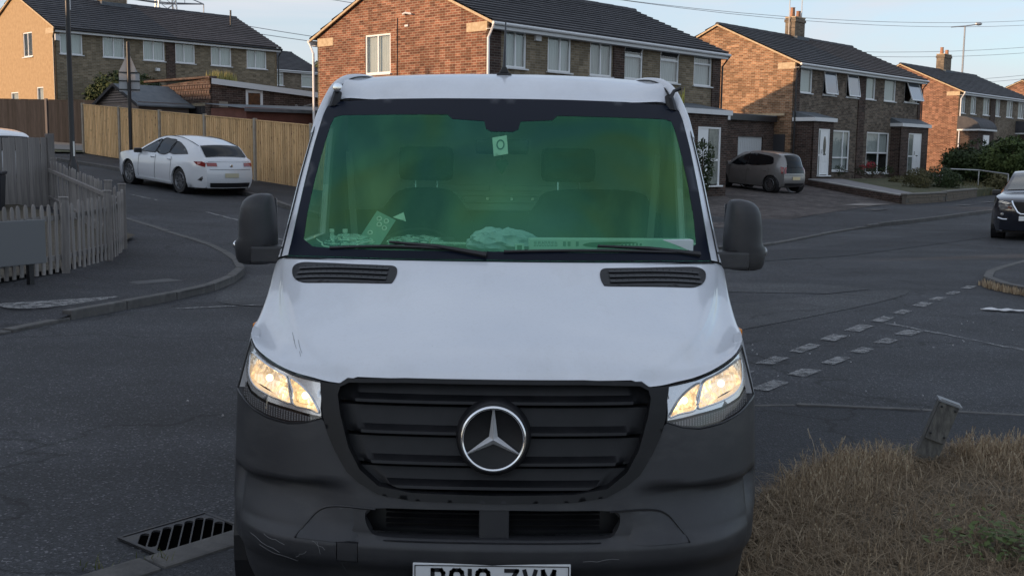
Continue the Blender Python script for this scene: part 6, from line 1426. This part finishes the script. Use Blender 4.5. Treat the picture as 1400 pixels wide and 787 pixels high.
# ------------------------------------------------------------------ near verge: soil mound + dry grass
VG = [(1.12, 5.05), (1.30, 5.55), (1.58, 5.95), (1.92, 6.28), (2.45, 6.50), (3.2, 6.66), (5.0, 6.6), (9, 5.2), (14, 2.5), (12, -4), (.80, -4), (.82, 3.0), (.93, 4.3)]
VGs = crm(VG, 4)
def vz(x, y):
    d = min(hypot(x-a, y-b) for a, b in VGs); return .03+.07*ss(0, .7, d)+.02*noise.noise(Vector((x*2, y*2, 0)))*ss(0, .3, d)
vo = panel('verge', VGs, [], lambda x, y: (x, y, vz(x, y)), .25, mat('dry_soil', (.075, .06, .042), (.12, .10, .07), 7, .95, bump=.02, bscale=30), None, rim=(0, 0, -.1)); vo['kind'] = 'structure'
rr = random.Random(21)
def grassmat(name, cols):
    m = bpy.data.materials.new(name); m.use_nodes = True; nt = m.node_tree; b = nt.nodes['Principled BSDF']; L = nt.links.new
    g = N(nt, 'ShaderNodeNewGeometry'); r = N(nt, 'ShaderNodeValToRGB'); es = r.color_ramp.elements
    es[0].color = (*cols[0], 1); es[1].color = (*cols[-1], 1)
    for i, c in enumerate(cols[1:-1]): e = es.new((i+1)/(len(cols)-1)); e.color = (*c, 1)
    L(g.outputs['Random Per Island'], r.inputs[0]); L(r.outputs[0], b.inputs['Base Color']); b.inputs['Roughness'].default_value = .85; b.inputs['Specular IOR Level'].default_value = .25
    t = N(nt, 'ShaderNodeBsdfTranslucent'); L(r.outputs[0], t.inputs[0]); mx = N(nt, 'ShaderNodeMixShader', inp={0: .25}); L(b.outputs[0], mx.inputs[1]); L(t.outputs[0], mx.inputs[2]); L(mx.outputs[0], nt.nodes['Material Output'].inputs[0]); MATS[name] = m
    return m
M_dry = grassmat('dry_grass', [(.20, .135, .085), (.38, .29, .19), (.52, .42, .29), (.26, .18, .115), (.60, .51, .37)])
M_dry2 = grassmat('matted_grass', [(.15, .11, .07), (.29, .22, .145), (.21, .15, .095), (.44, .35, .235)])
def inv(x, y): return inpoly(x, y, VGs)
wb = MB(); wb2 = MB(); n = 0
clumps = [(x_*.24+.85+rr.uniform(-.12, .12), y_*.22+3.9+rr.uniform(-.1, .1), rr.uniform(.08, .22), rr.uniform(.45, 1.25)) for x_ in range(16) for y_ in range(13)]
clumps = [c for c in clumps if inv(c[0], c[1]) and not (abs(c[0]-2.45) < .32 and c[1] > 5.6)]
def curved(mb, x, y, z, h, w, q, bend, rr, seed_head=False):
    a = q+pi/2+rr.uniform(-.5, .5); dx, dy = cos(a)*w/2, sin(a)*w/2; cx_, cy_ = cos(q), sin(q); vs = []
    for i, t in enumerate((0, .35, .7, 1.0)):
        k = (1, .85, .55, .1)[i]; r_ = bend*h*t*t; zz = z+h*t*(1-.35*bend*t)
        vs += [(x+cx_*r_-dx*k, y+cy_*r_-dy*k, zz), (x+cx_*r_+dx*k, y+cy_*r_+dy*k, zz)]
    mb.add(vs, [(0, 1, 3, 2), (2, 3, 5, 4), (4, 5, 7, 6)])
    if seed_head:
        r_ = bend*h; px, py, pz = x+cx_*r_, y+cy_*r_, z+h*(1-.35*bend)
        for j in range(5): s = .010; f = j/5; mb.add([(px-dx*2-s*cx_*f*4, py-dy*2, pz-.012*j), (px-s*cx_*f*4, py, pz-.012*j+.014), (px+dx*2-s*cx_*f*4, py+dy*2, pz-.012*j)], [(0, 1, 2)])
for c in clumps:
    k = int(70*c[2]/.17)
    for i in range(k):
        x, y = c[0]+rr.gauss(0, c[2]*.6), c[1]+rr.gauss(0, c[2]*.6)
        if not inv(x, y): continue
        edge_ = ss(5.3, 6.2, y); h = rr.uniform(.055, .13)*c[3]*(.75+.75*edge_)
        curved(wb if rr.random() < .25+.75*edge_ else wb2, x, y, vz(x, y) if False else .09, h, .0045, rr.uniform(0, 2*pi), rr.uniform(.1, .9), rr, rr.random() < .22*(1+edge_))
for i in range(5200):      # taller fringe along the far edge
    t = rr.random(); x = lerp(1.45, 5.2, t**.9); yb = itp(x, [(1.3, 5.5), (1.6, 5.9), (1.95, 6.28), (2.5, 6.5), (3.2, 6.62), (5, 6.55)]); y = yb-abs(rr.gauss(0, .30))-.03
    if abs(x-2.5) < .20 and y < 6.5: continue
    if not inv(x, y): continue
    dens = noise.noise(Vector((x*2.2, y*1.5, 5)))
    if dens < -.12 and rr.random() < .8: continue
    curved(wb, x, y, .05, rr.uniform(.07, .20)*(1+.5*dens), .0045, rr.uniform(0, 2*pi), rr.uniform(.05, .55), rr, rr.random() < .4)
o = wb2.build('brown_grass', M_dry2, None, uv=False); tag(o, 'shorter brown grass in the lower part of the near verge', 'grass', kind='stuff')
o = wb.build('dry_grass', M_dry, None, uv=False); tag(o, 'tall straw-coloured dry grass on the near verge', 'grass', kind='stuff')
wb = MB()
for i in range(34000):
    x, y = rr.uniform(.85, 3.9), rr.uniform(3.9, 6.6)
    if not inv(x, y): continue
    curved(wb, x, y, .055+.03*rr.random(), rr.uniform(.05, .14), .005, rr.uniform(0, 2*pi), rr.uniform(.8, 2.2), rr)
o = wb.build('matted_grass', M_dry2, None, uv=False); tag(o, 'matted brown dead grass covering the near verge', 'grass', kind='stuff')
rr = random.Random(8); m = MB()
for i in range(340):
    x, y = rr.gauss(2.28, .15), rr.gauss(4.72, .12); z = .12+rr.random()*.12; s = rr.uniform(.012, .026); q = rr.uniform(0, 2*pi); p = Vector((x, y, z)); a = Vector((cos(q), sin(q), rr.uniform(-.3, .5)))*s; b_ = Vector((-sin(q), cos(q), rr.uniform(-.3, .3)))*s*.6
    m.add([p-a, p+b_, p+a, p-b_], [(0, 1, 2, 3)])
o = m.build('green_weeds', leafmat('weed_leaves', (.05, .075, .02), (.10, .13, .035)), None, uv=False); tag(o, 'low green weeds in the dead grass at the bottom right corner', 'weeds', kind='stuff')
# tufts by the kerb at the bottom left and along the right kerb
wb = MB(); rr = random.Random(4)
for cx_, cy_, n_ in ((-1.60, 4.72, 26), (-1.85, 4.66, 14), (2.42, 6.36, 60)): 
    for i in range(n_): curved(wb, cx_+rr.gauss(0, .05), cy_+rr.gauss(0, .03), .01, rr.uniform(.03, .09 if n_ < 50 else .2), .005, rr.uniform(0, 2*pi), rr.uniform(.2, 1), rr)
o = wb.build('kerb_weeds', grassmat('green_blades', [(.05, .07, .02), (.10, .12, .04), (.16, .15, .06)]), None, uv=False); tag(o, 'small green weeds growing in the kerb joints', 'weeds', kind='stuff')
wb = MB()
for i in range(500):
    t = rr.random(); p = KCs[int(lerp(len(KCs)*.38, len(KCs)*.5, t))]; blades(wb, p[0]-.12, p[0]+.02, p[1]-.1, p[1]+.1, .01, .03, .12, 1, .02, rr=rr)
o = wb.build('gutter_weeds', M_dry, None, uv=False); tag(o, 'dry weeds growing along the right-hand kerb face', 'weeds', kind='stuff')

# ------------------------------------------------------------------ cars (local y = 0 at the nose, running back; z up)
def car(name, label, W2, prof_, belt, roofw, wheels, wr, paint, loc, rz, glass_side, screens, pitch=0, extras=None, hoodw=.86, cat='car', pillars=()):
    """prof_: closed-over top profile [(y,z)] from front bumper foot over the roof to the rear bumper foot"""
    root = empty(name, loc, rz, label, cat); root.rotation_euler = (pitch, 0, rz)
    TP = crm(prof_, 5, False); Ln = TP[-1][0]; zmax = max(p[1] for p in TP)
    top = {}
    def ztop(y):      # upper height at y
        best = 0
        for a, b in zip(TP, TP[1:]):
            if min(a[0], b[0])-1e-6 <= y <= max(a[0], b[0])+1e-6:
                if abs(b[0]-a[0]) > 1e-6: best = max(best, lerp(a[1], b[1], (y-a[0])/(b[0]-a[0])))
        return best
    def plan(y): 
        e = min(y, Ln-y); return 1-.26*(1-min(1, max(0, e)/.75))**2.2
    def rail(y, z):   # half width of the top sheet
        f = max(0, min(1, (z-belt)/(zmax-belt)))
        return W2*plan(y)*lerp(hoodw+.03, roofw, f**.8)
    def sidex(y, z):
        w = W2*plan(y); zt = max(ztop(y), z)
        if z < belt: return w*(.965+.035*sin(pi*max(0, min(1, (z-.15)/(belt-.15)))))*(1-.05*ss(.35, .15, z))
        r_ = rail(y, zt); f = max(0, min(1, (z-belt)/max(.05, zt-belt)))
        return lerp(w*.965, r_, f**1.15)
    def curvep(y, x, w): return abs(x/w)**2.5*.10*(1 if y < Ln/2 else -1)*ss(.9, .2, min(y, Ln-y))
    # side surface polygon with arches
    ar = wr+.045; poly = []
    base = .20
    poly += [p for p in TP if p[1] > base+.02]
    bot = [(Ln-.05, base+.02)]
    for wy in sorted(wheels, reverse=True):
        k = 12; a0 = math.asin(min(.99, (wr-base)/ar)) if wr > base else 0
        bot += [(wy+ar*cos(t), wr+ar*sin(t)) for t in [lerp(-a0, pi+a0, i/k) for i in range(k+1)]]
    bot += [(.05, base+.02)]
    poly = poly+bot
    for sg in (-1, 1):
        sp_ = panel('body_side', poly, [], lambda y, z: Vector((sg*sidex(y, z), y, z)), .16, paint, root, rim=(-sg*.05, 0, 0))
        ln = MB(); ln.v = []
    body = None
    m = MB(); nx_ = 12
    vs = []
    for (y, z) in TP:
        r_ = sidex(min(max(y, 0), Ln), z)
        for i in range(nx_+1):
            a = lerp(-1, 1, i/nx_); x = r_*a; crown_ = .035*(1-a*a)*ss(belt-.15, belt+.1, z); vs.append((x, y-(.09*(1-a*a))*(1 if y < Ln*.35 else -1)*ss(1.0, 0, min(y, Ln-y)), z+crown_))
    m.add(vs, [(j*(nx_+1)+i, j*(nx_+1)+i+1, (j+1)*(nx_+1)+i+1, (j+1)*(nx_+1)+i) for j in range(len(TP)-1) for i in range(nx_)])
    body = m.build('body', paint, root, smooth=True)
    if len(glass_side) > 1:
        up_ = [p for g_ in glass_side for p in g_[1]]; ys_ = sorted({round(p[0], 2) for p in up_})
        q0 = [min([p for p in up_ if abs(p[0]-y) < .35], key=lambda p: p[1]) for y in ys_]; q1 = [max([p for p in up_ if abs(p[0]-y) < .18], key=lambda p: p[1]) for y in ys_]
        bandp = []
        for pa, pb in zip(glass_side, glass_side[1:]):
            a_ = [p for p in pa[1] if p[0] > max(k[0] for k in pa[1])-.25]; b_ = [p for p in pb[1] if p[0] < min(k[0] for k in pb[1])+.25]
            ta = max(a_, key=lambda p: p[1]); la_ = min(a_, key=lambda p: p[1]); tb_ = max(b_, key=lambda p: p[1]); lb_ = min(b_, key=lambda p: p[1])
            for sg in (-1, 1): panel('window_pillar', [la_, lb_, tb_, ta], [], lambda y, z: Vector((sg*(sidex(y, z)+.006), y, z)), .10, M_gloss_black, root)
    for gname, gpoly in glass_side:
        for sg in (-1, 1):
            panel(gname, crm(gpoly, 4) if len(gpoly) > 4 else gpoly, [], lambda y, z: Vector((sg*(sidex(y, z)+.008), y, z)), .10, MATS['car_glass'], root)
            if 'side_window' in gname and paint.name == 'white_car_paint':
                q = crm(gpoly, 4); t = MB(); t.tube([Vector((sg*(sidex(y, z)+.010), y, z)) for y, z in q+[q[0]]], .011, 4, cap=False); t.build('window_trim', M_gloss_black, root)
    for sname, (y0, y1, inset, smat) in screens.items():     # glass over the profile between y0..y1
        seg = [p for p in TP if min(y0, y1) <= p[0] <= max(y0, y1) and p[1] > belt-.1]
        m = MB(); vs = []; 
        for (y, z) in seg:
            r_ = sidex(y, z)-inset
            for i in range(11):
                a = lerp(-1, 1, i/10); f = r_*a/sidex(y, z); vs.append((r_*a, y-(.09*(1-f*f)+.008)*(1 if y < Ln*.35 else -1)*ss(1.0, 0, min(y, Ln-y))-(.006 if y < Ln/2 else -.012), z+.035*(1-f*f)+.012))
        m.add(vs, [(j*11+i, j*11+i+1, (j+1)*11+i+1, (j+1)*11+i) for j in range(len(seg)-1) for i in range(10)]); m.build(sname, MATS[smat], root, smooth=True)
    for y in pillars:   # door shut lines
        for sg in (-1, 1):
            t = MB(); t.tube([Vector((sg*(sidex(y, z)+.001), y+.02*sin((z-.3)*3), z)) for z in [lerp(.30, belt+.0, k/8) for k in range(9)]], .005, 4); t.build('door_gap', M_black, root)
    # wheels
    tb = MB(); tb.lathe([(wr*.66, -.09), (wr*.93, -.10), (wr, -.07), (wr, .07), (wr*.93, .10), (wr*.66, .09)], 32, Matrix.Rotation(pi/2, 4, 'Y'))
    rb = MB(); rb.lathe([(0, .05), (.05, .06), (.06, .04)], 16, Matrix.Rotation(pi/2, 4, 'Y')); rb.lathe([(wr*.60, .03), (wr*.66, .095), (wr*.68, .09)], 32, Matrix.Rotation(pi/2, 4, 'Y'))
    for k in range(5):
        R_ = Matrix.Rotation(2*pi*k/5, 4, 'X')
        for dd in (-.035, .035): rb.add([R_ @ Vector(v) for v in ((.075, dd*.4-.014, .03), (.075, dd*.4+.014, .03), (.082, dd*1.6+.016, wr*.64), (.082, dd*1.6-.016, wr*.64), (.03, dd*.4-.02, .03), (.03, dd*.4+.02, .03), (.03, dd*1.6+.022, wr*.64), (.03, dd*1.6-.022, wr*.64))], [(0, 1, 2, 3), (0, 3, 7, 4), (1, 5, 6, 2)])
    db = MB(); db.lathe([(0, -.02), (wr*.66, -.02)], 24, Matrix.Rotation(pi/2, 4, 'Y'))
    w0 = None
    for wy in wheels:
        for sg in (-1, 1):
            if w0 is None: w0 = tb.build('wheel', M_rubber, root, smooth='a'); r0_ = rb.build('rim', MATS['alloy'], w0); d0_ = db.build('brake_disc', M_black, w0); o = w0
            else: o = part_copy(w0, root); part_copy(r0_, o); part_copy(d0_, o)
            o.location = (sg*(W2-.13), wy, wr); o.rotation_euler = (0, 0, 0 if sg > 0 else pi)
    b = MB(); b.box(-W2*.85, W2*.85, .3, Ln-.3, .17, .5); b.build('underbody', M_black, root)
    for wy in wheels:
        for sg in (-1, 1): b = MB(); b.lathe([(ar+.01, -.16), (ar+.01, .12)], 24, Matrix.Translation((sg*(W2-.15), wy, wr)) @ Matrix.Rotation(pi/2, 4, 'Y')); b.build('wheel_arch', M_black, root)
    if extras: extras(root, sidex, ztop, TP, Ln)
    return root
mat('car_glass', (.006, .008, .010), rough=.08, spec=.28); mat('side_glass_pale', (.05, .06, .06), rough=.06, spec=.9, coat=1)
mat('alloy', (.28, .285, .30), rough=.3, metal=.8)
M_wcar = mat('white_car_paint', (.60, .62, .65), rough=.25, coat=.8)
M_scar = mat('bronze_grey_car_paint', (.23, .225, .22), (.26, .255, .25), 3, .32, metal=.45, coat=.6)
M_kcar = mat('black_car_paint', (.010, .012, .020), rough=.18, coat=1)
M_red = mat('tail_light_red', (.22, .015, .015), rough=.15, coat=1)
def rear_y(TP, z, Ln):
    best = Ln
    for a, b in zip(TP, TP[1:]):
        if a[0] > Ln*.6 and min(a[1], b[1]) <= z <= max(a[1], b[1]) and abs(a[1]-b[1]) > 1e-6: best = lerp(a[0], b[0], (z-a[1])/(b[1]-a[1]))
    return best
def rear_pt(TP, sidex, Ln, a, z, off=.014):
    y = rear_y(TP, z, Ln); r = sidex(min(y, Ln), z); return Vector((r*a, y+.09*(1-a*a)+off, z))
def rear_patch(name, TP, sidex, Ln, a0, a1, z0, z1, m, root, off=.014, n=8):
    b = MB(); b.grid(lambda u, t: rear_pt(TP, sidex, Ln, lerp(a0, a1, u), lerp(z0, z1, t), off), n, 3); return b.build(name, m, root)
def mirrors(root, W2, y, z, m, sidex):
    for sg in (-1, 1):
        b = MB(); b.box(-.10, .10, -.06, .06, -.065, .065); o = b.build('wing_mirror', m, root, bevel=.03); o.location = (sg*(sidex(y, z)+.10), y, z)
def quad_on(name, sidex, pts, m, root, off=.012, sgs=(-1, 1), step=.06):
    for sg in sgs: panel(name, pts, [], lambda y, z: Vector((sg*(sidex(y, z)+off), y, z)), step, m, root, rim=(-sg*.02, 0, 0))
def handles(root, sidex, ys, z, m):
    for y in ys:
        for sg in (-1, 1): b = MB(); b.box(-.012, .012, -.09, .09, -.016, .016); o = b.build('door_handle', m, root, bevel=.006); o.location = (sg*(sidex(y, z)+.012), y, z)
def cla_x(root, sidex, ztop, TP, Ln):
    mirrors(root, .91, 1.55, .98, M_black, sidex); handles(root, sidex, (2.28, 3.16), .86, M_chrome)
    quad_on('tail_light', sidex, [(4.28, .88), (4.50, .90), (4.60, .86), (4.60, .76), (4.40, .80)], M_red, root)
    for sg in (-1, 1): rear_patch('tail_light', TP, sidex, Ln, sg*.60, sg*1.0, .785, .875, M_red, root)
    rear_patch('number_plate', TP, sidex, Ln, -.30, .30, .50, .61, mat('dull_plate', (.45, .42, .30), rough=.5), root, .018)
    rear_patch('rear_diffuser', TP, sidex, Ln, -.88, .88, .24, .36, M_black, root)
    for z in (.705, .895): b = MB(); b.tube([rear_pt(TP, sidex, Ln, lerp(-.9, .9, k/12), z, .004) for k in range(13)], .005, 4); b.build('tailgate_gap', M_black, root)
    b = MB(); b.lathe([(0, .012), (.035, .010), (.042, 0)], 18, Matrix.Translation(rear_pt(TP, sidex, Ln, 0, .80)) @ Matrix.Rotation(-pi/2, 4, 'X')); b.build('round_badge', M_chrome, root)
    quad_on('bumper_vent', sidex, [(4.42, .42), (4.60, .56), (4.64, .56), (4.52, .40)], M_black, root)
    b = MB(); 
    for sg in (-1, 1): b.tube([(sg*(sidex(y, ztop(y))*.96), y, ztop(y)+.012) for y in (1.9, 2.3, 2.8, 3.3, 3.8, 4.1)], .010, 5)
    b.build('roof_seam', M_black, root)
    quad_on('sill_strip', sidex, [(1.35, .27), (3.20, .27), (3.20, .23), (1.35, .23)], M_wcar, root, off=.03)
PCLA = [(.03, .22), (-.0, .42), (.03, .62), (.22, .80), (.7, .90), (1.25, .985), (1.6, 1.14), (2.05, 1.34), (2.45, 1.425), (2.9, 1.44), (3.4, 1.405), (3.9, 1.31), (4.15, 1.235), (4.42, 1.02), (4.56, .93), (4.66, .72), (4.68, .45), (4.62, .22)]
def placed(px1, yaw): pass
# white estate: rear wheel near (-8.55,28.2), front wheel near (-10.4,30.0)
hd = atan2(VY, VX); crz = hd-pi/2+pi      # nose pointing back-left along V ; local +y runs from nose to tail = -V
crz = atan2(-VY, -VX)-pi/2
def car_loc(rear_axle_xy, rear_y, rz): 
    d = Vector((-sin(rz), cos(rz))); return (rear_axle_xy[0]-d.x*rear_y, rear_axle_xy[1]-d.y*rear_y)
sl_ = math.atan(.064)
cx, cy = car_loc((-8.15, 29.1), 3.66, crz)
car('parked_estate_car', 'white estate car parked facing away beside the golden-brown fence', .91, PCLA, .93, .60, (.93, 3.66), .335, M_wcar, (cx, cy, gz(cx, cy)+.0), crz,
    [('side_window', [(1.62, 1.03), (1.95, 1.20), (2.33, 1.335), (2.36, 1.02), (2.30, .985), (1.7, .985)]), ('side_window', [(2.42, 1.345), (2.80, 1.365), (3.10, 1.33), (3.02, 1.01), (2.46, 1.0)]), ('side_window', [(3.12, 1.32), (3.55, 1.235), (3.90, 1.08), (3.85, 1.05), (3.10, 1.02)])],
    {'windscreen': (1.32, 2.2, .07, 'car_glass'), 'rear_window': (4.10, 4.48, .05, 'car_glass')}, pitch=-sl_, extras=cla_x, pillars=(1.50, 2.40, 3.22))
def up_x(root, sidex, ztop, TP, Ln):
    mirrors(root, .82, .95, .98, M_scar, sidex); handles(root, sidex, (1.95, 2.75), .80, M_scar)
    rear_patch('tailgate_panel', TP, sidex, Ln, -.84, .84, .74, 1.04, MATS['car_glass'], root)
    quad_on('tail_light', sidex, [(3.36, .98), (3.47, .96), (3.50, .72), (3.44, .70)], M_red, root)
    rear_patch('tail_light', TP, sidex, Ln, .86, 1.0, .72, .96, M_red, root); rear_patch('tail_light', TP, sidex, Ln, -.86, -1.0, .72, .96, M_red, root)
    rear_patch('number_plate', TP, sidex, Ln, -.36, .36, .49, .61, mat('yellow_plate', (.60, .50, .30), rough=.5), root, .02)
    rear_patch('lower_bumper', TP, sidex, Ln, -.9, .9, .26, .36, M_black, root)
    b = MB(); b.tube([rear_pt(TP, sidex, Ln, lerp(-.95, .95, k/12), .67, .006) for k in range(13)], .008, 4); b.build('bumper_gap', M_black, root)
PUP = [(.03, .24), (0, .45), (.05, .70), (.25, .84), (.62, .94), (.95, 1.12), (1.35, 1.38), (1.75, 1.465), (2.2, 1.485), (2.7, 1.47), (3.10, 1.43), (3.32, 1.32), (3.46, 1.02), (3.52, .80), (3.55, .60), (3.55, .40), (3.48, .24)]
ux, uy = car_loc((10.35, 41.9), 2.98, crz-.18)
car('parked_hatchback', 'small grey-bronze hatchback parked on the block paved drive in front of the garage', .82, PUP, .90, .66, (.60, 3.02), .30, M_scar, (ux, uy, gz(ux, uy)+.10), crz-.18,
    [('side_window', [(1.02, 1.0), (1.40, 1.28), (1.72, 1.39), (1.80, 1.39), (1.80, .97), (1.1, .95)]), ('side_window', [(1.88, 1.395), (2.55, 1.38), (2.92, 1.32), (3.02, 1.20), (2.95, 1.04), (1.88, .98)])],
    {'windscreen': (.72, 1.5, .08, 'car_glass'), 'rear_window': (3.24, 3.50, .10, 'car_glass')}, pitch=-sl_*.8, extras=up_x, pillars=(.95, 1.84, 2.9))
def suv_x(root, sidex, ztop, TP, Ln):
    mirrors(root, .92, 1.30, 1.10, M_black, sidex)
    def fr(a, z, off=0): 
        w = sidex(.05, z); f = a/w; return Vector((a, -.095*(1-f*f)-.01-off+.03*max(0, z-.7), z))
    for sg in (-1, 1):
        panel('headlight', [(sg*.44, .885), (sg*.66, .94), (sg*.735, .93), (sg*.735, .90), (sg*.55, .855)], [], lambda x, z: fr(x, z, .012), .05, MATS['lamp_bezel'], root, rim=(0, .03, 0))
        panel('lower_headlight', [(sg*.50, .835), (sg*.70, .86), (sg*.735, .80), (sg*.66, .72), (sg*.53, .75)], [], lambda x, z: fr(x, z, .010), .05, M_pane if False else mat('suv_lamp', (.25, .25, .25), (.12, .12, .13), 14, .15, metal=.4) if 'suv_lamp' not in MATS else MATS['suv_lamp'], root, rim=(0, .03, 0))
        panel('amber_repeater', [(sg*.44, .80), (sg*.52, .82), (sg*.52, .77), (sg*.44, .74)], [], lambda x, z: fr(x, z, .014), .05, mat('dull_red_lens', (.12, .03, .02), rough=.3) if 'dull_red_lens' not in MATS else MATS['dull_red_lens'], root)
        b = MB(); b.tube([fr(sg*x, z, .03) for x, z in ((.44, .94), (.40, .84), (.30, .68), (.24, .64))], .028, 6); b.build('grille_trim', M_chrome, root)
        b = MB(); b.tube([fr(sg*x, z, .01) for x, z in ((.52, .50), (.62, .50), (.73, .535))], .018, 6); b.build('fog_trim', M_chrome, root)
        b = MB(); b.blob(fr(sg*.64, .62, .0), (.045, .02, .04), 8, 6, 0, 0); b.build('fog_lamp', MATS['suv_lamp'], root)
    b = MB(); b.tube([fr(x, .635, .03) for x in (-.24, 0, .24)], .022, 6); b.build('grille_bar', M_chrome, root)
    panel('grille', [(-.40, .92), (.40, .92), (.28, .66), (-.28, .66)], [], lambda x, z: fr(x, z, .005), .06, M_gloss_black, root)
    b = MB(); b.lathe([(.0, .03), (.085, .03), (.10, .0)], 20, Matrix.Translation(fr(0, .80, .02)) @ Matrix.Rotation(pi/2, 4, 'X')); b.build('round_badge', M_chrome, root)
    b = MB(); b.box(-.26, .26, -.15, -.135, .48, .59); b.build('number_plate', MATS['plate_white'], root)
PSUV = [(.06, .24), (.0, .50), (.0, .78), (.12, .96), (.6, 1.06), (1.1, 1.12), (1.5, 1.34), (1.95, 1.56), (2.4, 1.62), (3.1, 1.61), (3.8, 1.54), (4.15, 1.30), (4.38, 1.0), (4.43, .7), (4.40, .3)]
cax = 'oncoming_car'
brz = atan2(cos(radians(30)), sin(radians(30)))-pi/2       # tail points away along the road
bc = car(cax, 'black SUV facing the camera on the main road at the right edge', .92, PSUV, 1.02, .68, (.90, 3.55), .35, M_kcar, (12.25, 25.6, .0), brz, [('side_window', [(1.7, 1.18), (2.1, 1.44), (2.6, 1.50), (3.4, 1.46), (3.8, 1.3), (3.7, 1.14)])],
    {'windscreen': (1.18, 1.98, .08, 'side_glass_pale'), 'rear_window': (3.95, 4.3, .1, 'car_glass')}, extras=suv_x, pillars=(2.2, 3.1))
vx, vy = -14.3, 29.3
PV = [(.05, .25), (0, .6), (.1, .85), (.8, .98), (1.3, 1.2), (1.8, 1.45), (2.3, 1.5), (3.2, 1.48), (3.9, 1.35), (4.2, 1.0), (4.3, .6), (4.25, .25)]
car('parked_hatchback', 'white car mostly hidden behind the grey board fence at the left edge', .88, PV, .95, .68, (.85, 3.4), .32, M_wcar, (vx-1.5, vy+1.2, gz(vx, vy)), crz, [('side_window', [(1.7, 1.05), (2.1, 1.35), (3.2, 1.36), (3.7, 1.1)])], {'windscreen': (1.0, 2.0, .08, 'car_glass'), 'rear_window': (3.85, 4.2, .08, 'car_glass')}, pitch=-sl_)

shade_house((-22.2, 6.2), .6, 32, radians(115), 'unseen terrace added off the left edge to shade the fences and road')
shade_house((-35, -14.0), .1, 13.4, radians(62), 'unseen semi-detached pair added far left behind the camera to shade the street')
shade_house((-22, -16.0), .1, 13.4, radians(40), 'unseen semi-detached pair added behind the camera on the left for shade')
